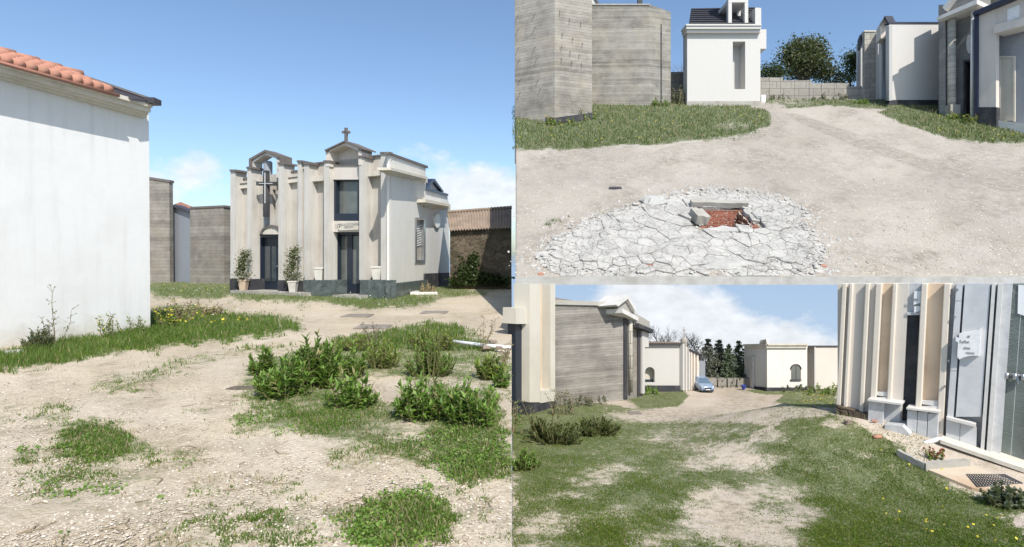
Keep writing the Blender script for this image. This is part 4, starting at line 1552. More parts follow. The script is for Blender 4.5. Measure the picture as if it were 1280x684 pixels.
FR = Facade(P3(1070, 41.5, 9.3), P3(1081.5, 37.5, 9.3))
o = thing('far_mausoleum', 'farthest cream mausoleum of the row with tiny slate gable above dark recesses', 'mausoleum', FR.A)
mb = MB()
FR.poly(mb, [(1070.5, 56), (1081.5, 51), (1081.5, 128), (1070.5, 125)], -3, -.2)
build('wall', mb, 'cream_far', o)
for x0, x1, yt in ((1070.3, 1072.3, 55), (1074.2, 1076, 50), (1078.7, 1081.2, 47)):
    mb = MB()
    FR.rect(mb, x0, yt, x1, 122, -.1, .1)
    build('pillar', mb, 'white_new', o)
mb = MB()
FR.rect(mb, 1076.3, 66, 1078.2, 121, -.3, -.16)
build('door', mb, 'dark_metal', o)
mb = MB()
mb.extrude([at(1077.5, 40, 38.2), at(1085.5, 40, 38.8), at(1088, 46, 38.6), at(1080, 46, 38.0)], Vector((0, .02, -.12)))
mb.extrude([at(x, y, 38.6) for x, y in ((1075.5, 60), (1075.5, 47.5), (1078, 41), (1080.5, 47), (1080.5, 60))], Vector((.1, .5, 0)))
build('gable', mb, 'slate', o)

# --- unfinished porch building
FG = Facade(gT(1173, 143), gT(1220, 153.5))
up = thing('unfinished_mausoleum', 'unfinished grey concrete mausoleum with oval stone, mosaic column and heavy white gable cornice', 'mausoleum', FG.A)
gbse = lin(1173, 143, 1220, 153.5)
mb = MB()
FG.wall(mb, 1173, 1222, lambda x: 6, lambda x: gbse(x) + 3, [(1206, 1215, lambda x: 77, lambda x: 149)], -1.6, -.7)
pa, pb = FG.hit(1173, 150, -1.6), FG.hit(1222, 150, -1.6)
mb.prism([(pa.x, pa.y), (pb.x, pb.y), (pb.x + 4, pb.y + 2.5), (pa.x + 4, pa.y + 2.5)], pa.z - 1, FG.hit(1200, 22, -1.6).z)
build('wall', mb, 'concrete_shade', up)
mb = MB()
FG.rect(mb, 1174, 25, 1181.5, 148, -.9, 0)
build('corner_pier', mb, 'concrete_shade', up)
mb = MB()
p = FG.hit(1189.5, 140, -.18)
rr = 4.4 * scale_at(p.y)
zt = FG.hit(1189.5, 23, -.18).z
zl = FG.hit(1189.5, 137, -.18).z
mb.lathe((p.x, p.y, 0), [(rr, zl), (rr * 1.02, zl + .5), (rr, zt)], 18)
build('column', mb, 'rough_block', up, True)
mb = MB()
mb.box((p.x, p.y, zl - .25), (rr * 2.8, rr * 2.8, .9))
build('column_base', mb, 'concrete_plain', up)
mb = MB()
FG.poly(mb, [(1212 + 4.2 * math.cos(2 * PI * k / 28), 55 + 12 * math.sin(2 * PI * k / 28)) for k in range(28)], -.75, -.62)
build('oval_stone', mb, 'pale_stone', up)
mb = MB()
FG.rect(mb, 1206, 77, 1215, 149, -1.5, -1.2)
dr = build('doorway', mb, 'glass_dark', up)
mb = MB()
FG.rect(mb, 1204.3, 75, 1206, 149, -1.2, -.64)
FG.rect(mb, 1206, 75, 1215, 77, -1.2, -.64)
FG.rect(mb, 1209, 77, 1210, 149, -1.2, -1.1)
FG.rect(mb, 1206, 101, 1215, 103, -1.2, -1.1)
FG.rect(mb, 1206, 124, 1215, 126, -1.2, -1.1)
build('frame', mb, 'plinth_dark', dr)
mb = MB()
FG.poly(mb, [(1171, 21.5), (1221, -1), (1221, 5), (1171, 25.5)], -1.2, .45)
build('cornice', mb, 'pale_stone', up)
mb = MB()
FG.poly(mb, [(1180, 11), (1192, -6), (1222, -16), (1222, -1), (1181, 17)], -1.2, .2)
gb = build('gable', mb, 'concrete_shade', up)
mb = MB()
FG.poly(mb, [(1178, 9), (1193, -9), (1193, -3), (1181, 13)], -1.6, .55)
build('verge', mb, 'pale_stone', gb)

# --- porch mausoleum at the right end
FH = Facade(gT(1220, 154), gT(1292, 171))
pm = thing('porch_mausoleum', 'shaded white mausoleum with open porch, navy roof edge and dark plinth, right end', 'mausoleum', FH.A)
mb = MB()
FH.poly(mb, [(1222, 12), (1245, 3), (1245, 135), (1222, 135)], -.3, 0)
build('pier', mb, 'cream_far', pm)
mb = MB()
FH.poly(mb, [(1220.5, 134), (1245.5, 134), (1245.5, 160), (1220.5, 156)], -.3, .06)
build('plinth', mb, 'plinth_dark', pm)
mb = MB()
FH.poly(mb, [(1245, 2), (1310, -26), (1310, 16), (1245, 32)], -.8, -.02)
lw = build('fascia_wall', mb, 'cream_far', pm)
mb = MB()
FH.poly(mb, [(1242, 31.5), (1310, 13), (1310, 24), (1242, 42)], -.8, .16)
build('lintel', mb, 'cream_far', lw)
mb = MB()
FH.poly(mb, [(1259, 12), (1274, 6), (1274, 22), (1259, 27)], -.1, .02)
build('panel', mb, 'white_marble', lw)
mb = MB()
FH.poly(mb, [(1216, 15), (1310, -26), (1310, -20), (1216, 19)], -1.6, .4)
build('roof_edge', mb, 'navy_flash', pm)
mb = MB()
FH.rect(mb, 1217.8, 17, 1222.4, 141, -.2, .1)
build('gutter_pipe', mb, 'navy_flash', pm)
mb = MB()
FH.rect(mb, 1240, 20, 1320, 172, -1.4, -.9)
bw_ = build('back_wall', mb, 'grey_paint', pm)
mb = MB()
FH.rect(mb, 1247, 70, 1268.5, 151, -0.90, -0.82)
FH.rect(mb, 1247, 70, 1250, 152, -0.82, -0.75)
FH.rect(mb, 1266, 70, 1268.5, 152, -0.82, -0.75)
FH.rect(mb, 1250, 70, 1266, 72.5, -0.82, -0.75)
build('door', mb, 'cornice', bw_)
mb = MB()
FH.poly(mb, [(1246, 150), (1320, 160), (1320, 182), (1246, 162)], -.9, -.1)
build('step', mb, 'pale_stone', pm)
pa = FH.hit(1245, 150, -1.7)
mb = MB()
q0, q1 = FH.hit(1218, 150, -1.3), FH.hit(1310, 150, -1.3)
mb.prism([(q0.x, q0.y), (q1.x, q1.y), (q1.x + 3, q1.y + 3), (q0.x + 3, q0.y + 3)], FH.hit(1220, 1, -1.3).z, FH.hit(1220, 1, -1.3).z + .3)
build('roof_slab', mb, 'concrete_plain', pm)
mb = MB()
p0, p1 = FG.hit(1215.5, 14, -.2), FG.hit(1214.5, 152, -.2)
mb.tube([p0, p1], .07, 8)
build('downpipe', mb, 'white_metal', up, True)

# ====================================================================== broken concrete apron round the open manhole
SL_T = Vector((0, 1, .547)).normalized()      # up the slope
SN_T = Vector((0, -.547, 1)).normalized()     # out of the ground
SR = Matrix((Vector((1, 0, 0)), SL_T, SN_T)).transposed()


def clip_half(poly, a, b, c):
    """keep a*x+b*y<=c"""
    out = []
    n = len(poly)
    for i in range(n):
        p, q = poly[i], poly[(i + 1) % n]
        dp, dq = a * p[0] + b * p[1] - c, a * q[0] + b * q[1] - c
        if dp <= 0:
            out.append(p)
        if dp * dq < 0:
            t_ = dp / (dp - dq)
            out.append((p[0] + (q[0] - p[0]) * t_, p[1] + (q[1] - p[1]) * t_))
    return out


ap_c = [(672, 318), (690, 298), (720, 279), (765, 264), (810, 250), (850, 241), (900, 237), (950, 240), (988, 249), (1004, 264), (1012, 284), (1026, 304), (1036, 326), (1018, 345.2), (900, 345.5), (760, 345.5), (690, 341)]
ap_px = []
for q_ in range(len(ap_c)):
    (x0_, y0_), (x1_, y1_) = ap_c[q_], ap_c[(q_ + 1) % len(ap_c)]
    for f_ in (0, .25, .5, .75):
        x_, y_ = x0_ + (x1_ - x0_) * f_, y0_ + (y1_ - y0_) * f_
        s_ = 1 + (float(vnoise(np.array(x_ / 14), np.array(y_ / 9), 15, 3)) - .5) * .16
        ap_px.append((860 + (x_ - 860) * s_, min(345.5, 295 + (y_ - 295) * s_)))
ap = [(gT(x, y).x, gT(x, y).y) for x, y in ap_px]
rg = np.random.default_rng(4)
xs = [p[0] for p in ap]
ys = [p[1] for p in ap]
pts = []
while len(pts) < 430:
    x, y = rg.uniform(min(xs) - .3, max(xs) + .3), rg.uniform(15.02, max(ys) + .3)
    big = .75 + 1.0 * float(vnoise(np.array(x * .9), np.array(y * .9), 77, 2)) ** 2 if x < 7.2 else .62
    rim = min(math.hypot(x - q[0], (y - q[1]) * 1.3) for q in ap)
    big *= .5 + .5 * min(1, rim / .7)
    if all((x - q[0]) ** 2 + ((y - q[1]) * 1.1) ** 2 > (.36 * big) ** 2 for q in pts):
        pts.append((x, y))
    elif rg.random() < .002:
        pts.append((x, y))
mb = MB()
cx_, cy_ = sum(xs) / len(xs), sum(ys) / len(ys)
for i, p in enumerate(pts):
    if not in_poly(np.array([p[0]]), np.array([p[1]]), ap)[0]:
        continue
    if pit_x0 - .12 < p[0] < pit_x1 + .12 and pit_y0 - .1 < p[1] < pit_y1 + .1:
        continue
    cell = [(p[0] - 1, p[1] - 1), (p[0] + 1, p[1] - 1), (p[0] + 1, p[1] + 1), (p[0] - 1, p[1] + 1)]
    near = sorted(pts, key=lambda q: (q[0] - p[0]) ** 2 + (q[1] - p[1]) ** 2)[1:22]
    for q in near:
        mx, my = (p[0] + q[0]) / 2, (p[1] + q[1]) / 2
        a_, b_ = q[0] - p[0], q[1] - p[1]
        cell = clip_half(cell, a_, b_, a_ * mx + b_ * my)
    cell = clip_half(cell, 0, -1, -15.01)
    for s_, lim in ((1, pit_x0),):
        pass
    if len(cell) < 3:
        continue
    if p[0] < pit_x0 and pit_y0 - .3 < p[1] < pit_y1 + .3:
        cell = clip_half(cell, 1, 0, pit_x0)
    elif p[0] > pit_x1 and pit_y0 - .3 < p[1] < pit_y1 + .3:
        cell = clip_half(cell, -1, 0, -pit_x1)
    elif p[1] < pit_y0 and pit_x0 - .3 < p[0] < pit_x1 + .3:
        cell = clip_half(cell, 0, 1, pit_y0)
    elif p[1] > pit_y1 and pit_x0 - .3 < p[0] < pit_x1 + .3:
        cell = clip_half(cell, 0, -1, -pit_y1)
    if len(cell) < 3:
        continue
    # shrink for the crack, roughen the outline
    cxm, cym = sum(q[0] for q in cell) / len(cell), sum(q[1] for q in cell) / len(cell)
    dens = []
    np_ = math.exp(-(((p[0] - (pit_x0 + pit_x1) / 2) / 1.9) ** 2 + ((p[1] - (pit_y0 + pit_y1) / 2) / 1.0) ** 2))
    for k in range(len(cell)):
        a_, b_ = cell[k], cell[(k + 1) % len(cell)]
        L_ = math.hypot(b_[0] - a_[0], b_[1] - a_[1])
        m_ = max(1, int(L_ / .07))
        for j in range(m_):
            f_ = j / m_
            x, y = a_[0] + (b_[0] - a_[0]) * f_, a_[1] + (b_[1] - a_[1]) * f_
            nn_ = (float(vnoise(np.array(x * 9.0), np.array(y * 9.0), 31, 3)) - .5)
            rr_ = math.hypot(x - cxm, y - cym) + 1e-6
            sh_ = (rg.uniform(.001, .004) + max(0, nn_) * .02) * (1 + 1.6 * np_)
            dens.append((x - (x - cxm) / rr_ * sh_, y - (y - cym) / rr_ * sh_))
    tx, ty = rg.normal(0, .02, 2)
    edge = min(1.0, min(math.hypot(p[0] - q[0], (p[1] - q[1])) for q in ap) / 1.0)
    near_pit = math.exp(-(((p[0] - (pit_x0 + pit_x1) / 2) / 1.9) ** 2 + ((p[1] - (pit_y0 + pit_y1) / 2) / 1.0) ** 2))
    h_ = -.012 + .075 * min(1, edge * 1.3) + rg.uniform(-.014, .014) + .10 * near_pit
    tx, ty = tx * (1 + 2.5 * near_pit), ty * (1 + 2.5 * near_pit)
    top = [Vector((x, y, -8.715 + .547 * y)) + SN_T * (h_ + (x - cxm) * tx + (y - cym) * ty) for x, y in dens]
    ctr = Vector((cxm, cym, -8.715 + .547 * cym)) + SN_T * (h_ + .012)
    bot = [Vector((x, y, -8.715 + .547 * y)) - SN_T * .08 for x, y in dens]
    n = len(top)
    ins = [ctr + (q - ctr) * .86 + SN_T * .012 for q in top]
    vs = [ctr] + ins + top + bot
    fs = []
    for k in range(n):
        k2 = (k + 1) % n
        fs.append([0, 1 + k, 1 + k2])
        fs.append([1 + k, 1 + n + k, 1 + n + k2, 1 + k2])
        fs.append([1 + n + k, 1 + 2 * n + k, 1 + 2 * n + k2, 1 + n + k2])
    mb.add(vs, fs)
apron = solo('concrete_apron', mb, 'cracked_concrete', 'broad round apron of badly cracked white concrete around the open manhole', 'concrete slab')

# the brick shaft
mb = MB()
D_ = Vector((0, 0, -1.3))
c00, c10 = Vector((pit_x0, pit_y0, -8.715 + .547 * pit_y0)), Vector((pit_x1, pit_y0, -8.715 + .547 * pit_y0))
c01, c11 = Vector((pit_x0, pit_y1, -8.715 + .547 * pit_y1)), Vector((pit_x1, pit_y1, -8.715 + .547 * pit_y1))
wl = .16
for p, q, off in ((c01, c11, Vector((0, wl, 0))), (c00, c01, Vector((-wl, 0, 0))), (c11, c10, Vector((wl, 0, 0))), (c10, c00, Vector((0, -wl, 0)))):
    mb.extrude([p + SN_T * .02, q + SN_T * .02, q + D_, p + D_], off)
mb.extrude([c00 + D_, c10 + D_, c11 + D_, c01 + D_], Vector((0, 0, -.1)))
sf = solo('manhole_shaft', mb, 'brick', 'open square manhole with red brick inner walls in the cracked concrete', 'manhole', base=(c00 + c11) / 2)


def slab_block(p, size, rz, tilt, mat, label, cat, name='kerb_stone', lift=0.0, group=None):
    mb_ = MB()
    R_ = SR @ Matrix.Rotation(rz, 3, 'Z') @ Matrix.Rotation(tilt, 3, 'Y')
    n = 6
    vs, fs = [], []
    x, y, z = [q / 2 for q in size]
    rr_ = random.Random(int(p.x * 100))
    for i in range(n + 1):
        xx = -x + 2 * x * i / n
        for sy_, sz_ in ((-1, 0), (1, 0), (1, 1), (-1, 1)):
            vs.append(p + SN_T * lift + R_ @ Vector((xx + rr_.uniform(-.01, .01), sy_ * y + rr_.uniform(-.018, .018), sz_ * 2 * z + rr_.uniform(-.016, .016))))
    for i in range(n):
        for k in range(4):
            a_, b_ = i * 4 + k, i * 4 + (k + 1) % 4
            fs.append([a_, a_ + 4, b_ + 4, b_])
    fs.append([0, 1, 2, 3])
    fs.append([n * 4 + 3, n * 4 + 2, n * 4 + 1, n * 4])
    mb_.add(vs, fs)
    return solo(name, mb_, mat, label, cat, group, bevel=.012)


slab_block(Vector(((c01.x + c11.x) / 2 + .1, c01.y + .12, -8.715 + .547 * (c01.y + .12))), (pit_x1 - pit_x0 + .35, .26, .2), -.06, .0, 'concrete_plain',
           'long grey kerb length lying along the far rim of the open manhole', 'kerb stone', lift=.08)
pk = gT(872, 278)
slab_block(pk, (.42, .62, .3), .1, .12, 'concrete_plain', 'square grey kerb block tipped at the left rim of the open manhole', 'kerb stone', lift=.06)
pk = gT(943, 275)
slab_block(pk, (.1, .5, .14), .05, 0, 'concrete_white', 'thin rusty concrete sliver along the right rim of the open manhole', 'concrete lump', 'concrete_lump', lift=.04)


def rock(p, size, mat, label, cat, name='stone', seed=1, N=None, group=None):
    mb_ = MB()
    rr_ = random.Random(seed)
    nn_, mm = 12, 7
    vs, fs = [], []
    ph = [rr_.uniform(0, 6) for _ in range(6)]
    for i in range(mm + 1):
        th = PI * i / mm
        for k in range(nn_):
            a_ = 2 * PI * k / nn_
            r_ = 1 + .14 * math.sin(3 * a_ + ph[0]) * math.sin(th) + .12 * math.sin(5 * a_ + ph[1] + th * 2) + .1 * math.sin(2 * th * 2 + ph[2]) + rr_.uniform(-.07, .07)
            v = Vector((math.cos(a_) * math.sin(th), math.sin(a_) * math.sin(th), max(-.5, math.cos(th) * 1.0))) * r_
            v = Vector((v.x * size[0], v.y * size[1], min(v.z, .78) * size[2]))
            if N is not None:
                v = N @ v
            vs.append(Vector(p) + v)
    for i in range(mm):
        for k in range(nn_):
            k2 = (k + 1) % nn_
            fs.append([i * nn_ + k, (i + 1) * nn_ + k, (i + 1) * nn_ + k2, i * nn_ + k2])
    mb_.add(vs, fs)
    return solo(name, mb_, mat, label, cat, group)


rock(gT(817, 254), (.42, .28, .3), 'concrete_white', 'fist shaped loose white stone above the cracked apron, left of the manhole', 'stone', seed=3, N=SR)
rock(gT(905, 290), (.62, .2, .16), 'concrete_white', 'flat white concrete lump along the near rim of the manhole', 'concrete lump', 'concrete_lump', seed=5, N=SR)
rock(gT(906, 331), (.75, .3, .16), 'concrete_white', 'widest white concrete hump at the lower edge of the cracked apron', 'concrete lump', 'concrete_lump', seed=8, N=SR)
rock(gT(676, 343), (.09, .07, .06), 'terracotta', 'small orange brick chip at bottom left of the stony yard', 'brick chip', 'brick_chip', seed=9, N=SR)
rock(gT(1030, 333), (.08, .06, .05), 'terracotta', 'reddish brick chip beside the right end of the cracked apron', 'brick chip', 'brick_chip', seed=10, N=SR)
rock(gT(1013, 341), (.09, .06, .05), 'orange_slab', 'tan brick chip below right of the cracked apron', 'brick chip', 'brick_chip', seed=12, N=SR)
rock(gT(812, 333), (.1, .07, .07), 'brick', 'dull red stone lodged in the cracks near the apron bottom', 'stone', seed=14, N=SR)
pk = gT(769, 236)
mb = MB()
vs = [pk + SR @ Vector(q) for q in ((-.24, -.07, .02), (-.05, -.1, .05), (.24, -.05, .03), (.22, .05, .06), (.02, .09, .09), (-.22, .06, .05))]
mb.extrude(vs, SN_T * -.05)
solo('metal_scrap', mb, 'gutter', 'dark flat scrap lying alone on the pale gravel above the apron', 'scrap')

rgc = np.random.default_rng(17)
CH_ = []
for _ in range(1700):
    q_ = ap[rgc.integers(len(ap))]
    x, y = q_[0] + rgc.normal() * .32, q_[1] + rgc.normal() * .24
    if rgc.random() < .3:
        x, y = (pit_x0 + pit_x1) / 2 + rgc.normal() * 1.4, (pit_y0 + pit_y1) / 2 + rgc.normal() * .55
    if y < 15.05 or (pit_x0 - .05 < x < pit_x1 + .05 and pit_y0 - .05 < y < pit_y1 + .05):
        continue
    CH_.append((x, y))
CH_ = np.array(CH_)
nn__ = len(CH_)
r_ = .018 * (4.5) ** (rgc.random(nn__) ** 2.4)
bs_ = np.array([(1, 0, 0), (.5, .85, .05), (-.5, .9, 0), (-1, 0, 0), (-.45, -.9, .02), (.55, -.8, 0), (.4, .25, .55), (-.45, .1, .5), (0, -.4, .6)])
an_ = rgc.uniform(0, 2 * PI, nn__)
inside_ = in_poly(CH_[:, 0], CH_[:, 1], ap)
PC = np.empty((nn__, 9, 3))
for q in range(9):
    jx, jy = bs_[q, 0] * rgc.uniform(.75, 1.25, nn__) * 1.2, bs_[q, 1] * rgc.uniform(.75, 1.25, nn__) * .85
    PC[:, q, 0] = CH_[:, 0] + (np.cos(an_) * jx - np.sin(an_) * jy) * r_
    PC[:, q, 1] = CH_[:, 1] + (np.sin(an_) * jx + np.cos(an_) * jy) * r_
    PC[:, q, 2] = -8.715 + .547 * PC[:, q, 1] + bs_[q, 2] * r_ * 1.4 + np.where(inside_, .06, .0)
mesh_arrays('concrete_rubble', PC, [(6, 7, 8), (0, 1, 6), (1, 2, 7, 6), (2, 3, 7), (3, 4, 8, 7), (4, 5, 8), (5, 0, 6, 8)], 'cracked_concrete', 'small white rubble crumbled from the rim of the cracked apron')


# ====================================================================== LOWER YARD: buildings
def lean(x, y, k=.05):
    return x + (470 - y) * k


R0, R1 = at(1047, 515, 9.2), at(1280, 600, 7.64)
RF = Facade(R0, R1)
rbase = lin(1047, 515, 1280, 600)
TOPY = 354.5


def strip(mb_, x0, x1, yt, yb, w0, w1, k=.05):
    """upright facade strip following the slight rake seen in the photograph; yb may be a function of x"""
    fb = yb if callable(yb) else (lambda x: yb)
    ft = yt if callable(yt) else (lambda x: yt)
    RF.poly(mb_, [(lean(x0, ft(x0), k), ft(x0)), (lean(x1, ft(x1), k), ft(x1)), (lean(x1, fb(x1), k), fb(x1)), (lean(x0, fb(x0), k), fb(x0))], w0, w1)


tt = thing('pillared_mausoleum', 'near ivory mausoleum with tan recesses between tall pillars on grey marble block plinths', 'mausoleum', RF.A)
mb = MB()
q0, q1 = RF.hit(1047, 515, -.12), RF.hit(1186, 560, -.12)
zt0, zt1 = RF.hit(1047, 355, -.3).z, RF.hit(1186, 355, -.3).z
bk = Vector((2.2, 2.0, 0))
mb.prism([(q0.x, q0.y), (q1.x, q1.y), ((q1 + bk).x, (q1 + bk).y), ((q0 + bk).x, (q0 + bk).y)], q0.z - .6, [zt0, zt1, zt1 - .35, zt0 - .35])
build('core_wall', mb, 'ivory', tt)
upb = lin(1047, 505, 1110, 527)
for x0, x1 in ((1052, 1056.2), (1060, 1076.3), (1081, 1089.3), (1115, 1130)):
    mb = MB()
    strip(mb, x0, x1, TOPY, lambda x: rbase(x) - 6, -.32, -.04)
    build('wall', mb, 'cream_far', tt)
for x0, x1, yb in ((1096, 1110.3, 492), (1153, 1174.3, 503)):
    mb = MB()
    strip(mb, x0, x1, TOPY, yb + 6, -.32, -.07)
    tw = build('recess', mb, 'tan_plaster', tt)
    mb = MB()
    strip(mb, x0, x1, yb - 2, lambda x: yb + 2 + (x - x0) * .16, -.25, .0)
    strip(mb, x0 + 1, x1, yb + 5, lambda x: yb + 9 + (x - x0) * .16, -.25, .02)
    build('sill', mb, 'pale_stone', tw)
for x0, x1, yb in ((1047, 1052.3, 511), (1056, 1060.3, 514), (1076, 1081.3, 521), (1089, 1096.4, 502), (1110, 1115.3, 503), (1146, 1153.4, 512), (1174, 1182.5, 555)):
    mb = MB()
    strip(mb, x0, x1, TOPY, yb, -.25, .03)
    build('pillar', mb, 'ivory', tt, bevel=.01)
mb = MB()
strip(mb, 1130, 1146.2, TOPY, 392, -.3, -.06)
strip(mb, 1129.5, 1146.2, 390.5, 394, -.3, -.02)
build('door_head', mb, 'grey_block', tt)
mb = MB()
strip(mb, 1130, 1146.2, 394, 543, -.32, -.1)
build('doorway', mb, 'plinth_dark', tt)
for a_, y0_, y1_ in ((1137.5, 364, 381), (1138.5, 383, 391)):
    mb = MB()
    strip(mb, a_, 1146.4, y0_, lambda x: y1_ - (x - a_) * .25, -.12, .0)
    q_ = build('plaque', mb, 'white_marble', tt)
text_mesh('lettering', "lvu", .07, RF.hit(1143.5, 374, .005), RF.u, (0, 0, 1), 'ink', tt)
for x0, x1, yt, yb, w1 in ((1087, 1107, 501, 538, .14), (1107, 1128.5, 503, 534, .0), (1136, 1149, 513, 549, .14), (1149, 1162, 515, 553, .14), (1162, 1176, 517, 556, .142)):
    mb = MB()
    strip(mb, x0 + .25, x1 - .25, yt, lambda x: yb + (x - x0) * .3, -.3, w1)
    pb_ = build('plinth_block', mb, 'grey_block', tt, bevel=.008)
for x0, x1, yt in ((1086, 1129, 499), (1135, 1176.5, 509.5)):
    mb = MB()
    strip(mb, x0, x1, lambda x: yt + (x - x0) * .13, lambda x: yt + 2.2 + (x - x0) * .13, -.3, .2)
    build('ledge', mb, 'pale_stone', tt)
mb = MB()
RF.poly(mb, [(1106, 531), (1128, 533), (1138, 543.5), (1136, 552), (1106, 539)], -.3, .3)
build('door_step', mb, 'grey_block', tt)
mb = MB()
RF.poly(mb, [(1045, 507), (1087, 520), (1087, 540), (1045, 522)], -.3, .13)
build('rough_base', mb, 'rubble', tt)

# --- marble clad mausoleum at the right edge
mm_ = thing('marble_mausoleum', 'grey marble clad mausoleum with bolted plaque, glazed door and long pale step', 'mausoleum', RF.hit(1190, 570))
mb = MB()
q0, q1 = RF.hit(1183, 560, -.1), RF.hit(1330, 615, -.1)
zt0, zt1 = RF.hit(1183, 355, -.25).z, RF.hit(1330, 355, -.25).z
mb.prism([(q0.x, q0.y), (q1.x, q1.y), ((q1 + bk).x, (q1 + bk).y), ((q0 + bk).x, (q0 + bk).y)], q1.z - .6, [zt0, zt1, zt1 - .35, zt0 - .35])
build('core_wall', mb, 'grey_block', mm_)
mstep = lin(1176, 551.5, 1280, 587)
for y0_, y1_ in ((TOPY, 376), (376.6, 463.5), (464.2, 540)):
    mb = MB()
    strip(mb, 1187.5, 1195.5, y0_, y1_, -.2, .04, .07)
    build('marble_strip', mb, 'grey_marble', mm_)
for bx, by in ((1192.5, 362), (1191.3, 396), (1187.5, 451), (1185, 483)):
    mb = MB()
    p = RF.hit(lean(bx - 4, by, .07) + 1.0, by, .04)
    mb.tube([p, p + RF.n * .025], .016, 8)
    build('bolt', mb, 'steel', mm_)
mb = MB()
strip(mb, 1198.3, 1230, TOPY, 521, -.2, .05, .07)
build('marble_panel', mb, 'grey_marble', mm_)
mb = MB()
RF.poly(mb, [(1183, 521), (1219.5, 530.5), (1219.5, 534), (1183, 524.5)], -.2, .12)
build('moulding', mb, 'pale_stone', mm_)
for x0, x1 in ((1183, 1200), (1200.6, 1221)):
    mb = MB()
    RF.poly(mb, [(x0, 524 + (x0 - 1183) * .27), (x1, 524 + (x1 - 1183) * .27), (x1 - 1, mstep(x1) + 1), (x0 - 1, mstep(x0) + 1)], -.2, .045)
    build('dado_panel', mb, 'grey_marble', mm_)
for x0, x1, w1 in ((1232, 1236.6, .065), (1239.6, 1245.5, .07)):
    mb = MB()
    strip(mb, x0, x1, TOPY, lambda x: mstep(x) + 2, -.2, w1, .07)
    build('door_moulding', mb, 'pale_stone', mm_)
mb = MB()
strip(mb, 1245.7, 1257.5, TOPY, lambda x: mstep(x) + 2, -.24, .0, .07)
build('jamb', mb, 'grey_block', mm_)
for x0, x1 in ((1257.6, 1270.2), (1270.8, 1300)):
    mb = MB()
    strip(mb, x0, x1, TOPY, lambda x: mstep(x) + 2, -.24, -.1, .07)
    gd = build('glass_door', mb, 'glass_green', mm_)
    if x0 < 1260:
        mb = MB()
        h0, h1 = RF.hit(1255.5, 467.5, -.03), RF.hit(1285, 470, -.03)
        mb.tube([h0, h1], .016, 8)
        for f_ in (.1, .45, .8):
            mb.box(h0.lerp(h1, f_) - Vector((0, 0, .02)), (.06, .05, .08))
        mb.tube([h0.lerp(h1, .55), h0.lerp(h1, .6) - Vector((0, 0, .12)), h0.lerp(h1, .75) - Vector((0, 0, .06))], .012, 6)
        build('handle', mb, 'steel', gd, True)
    else:
        mb = MB()
        RF.poly(mb, [(1273, 356), (1290, 358), (1290, 398), (1272, 392)], -.12, -.085)
        build('notice', mb, 'white_metal', gd)
mb = MB()
RF.poly(mb, [(1176, 551.5), (1310, 597), (1310, 628), (1176, 566)], -.3, .2)
st = build('step', mb, 'concrete_plain', mm_)
mb = MB()
RF.poly(mb, [(1175, 549.5), (1310, 595.5), (1310, 602), (1175, 554.5)], -.3, .3)
build('tread', mb, 'cornice', st, bevel=.006)
mb = MB()
RF.poly(mb, [(1199, 417), (1221, 413.5), (1226.5, 410), (1224, 445.5), (1219, 444.6), (1211, 445), (1204, 447), (1199, 449.5), (1196.5, 446), (1197.5, 428), (1194.5, 426.5), (1194.5, 421), (1198.6, 423)], .05, .12)
pq = build('plaque', mb, 'white_marble', mm_)
for txt, px_, py_, s_ in (("al", 1211, 420.5, .05), ("Lyhe", 1206, 427, .055), ("don", 1209, 435, .05), ("vuro", 1213, 441, .05)):
    o_ = text_mesh('lettering', txt, s_, RF.hit(px_, py_, .125), RF.u, (0, 0, 1), 'ink', pq, .002)

# --- nearest building on the left of the lower yard
NL = Facade(gB(645, 523), gB(694, 507))
nl = thing('corner_mausoleum', 'cream mausoleum edge with dark door and tall pillars, left of the grassy lane', 'mausoleum', NL.A)
mb = MB()
q0, q1 = NL.hit(644.5, 515, -.3), NL.hit(693.6, 505, -.3)
z0_, z1_ = NL.hit(644.5, 355.5, -.3).z, NL.hit(693.6, 355.5, -.3).z
mb.prism([(q0.x, q0.y), (q1.x, q1.y), (q1.x - .2, q1.y + .7), (q0.x + .01, q0.y + .9)], q1.z - .8, [z0_, z1_, z1_ - .1, z0_ - .1])
NL.rect(mb, 676, 355, 688.5, 488, -.35, -.14)
build('wall', mb, 'tan_plaster', nl)
for x0, x1, yb in ((662, 675.5, 503), (688, 694, 490)):
    mb = MB()
    NL.rect(mb, x0, 355, x1, yb, -.3, .1)
    build('pillar', mb, 'cornice', nl)  # darker plaster than ivory, toned down to imitate shade on these pillars
mb = MB()
NL.rect(mb, 644.5, 385, 660.5, 405, -.3, .02)
build('door_head', mb, 'cornice', nl)
mb = MB()
NL.rect(mb, 644.5, 405, 662, 520, -.3, -.1)
build('door', mb, 'dark_metal', nl)
mb = MB()
NL.poly(mb, [(676, 489), (694.5, 486), (694.5, 501), (676, 504)], -.3, .1)
build('sill', mb, 'cornice', nl)
mb = MB()
NL.poly(mb, [(661, 503), (694.6, 501), (694.6, 512), (661, 522)], -.3, .08)
build('plinth', mb, 'plinth_dark', nl)

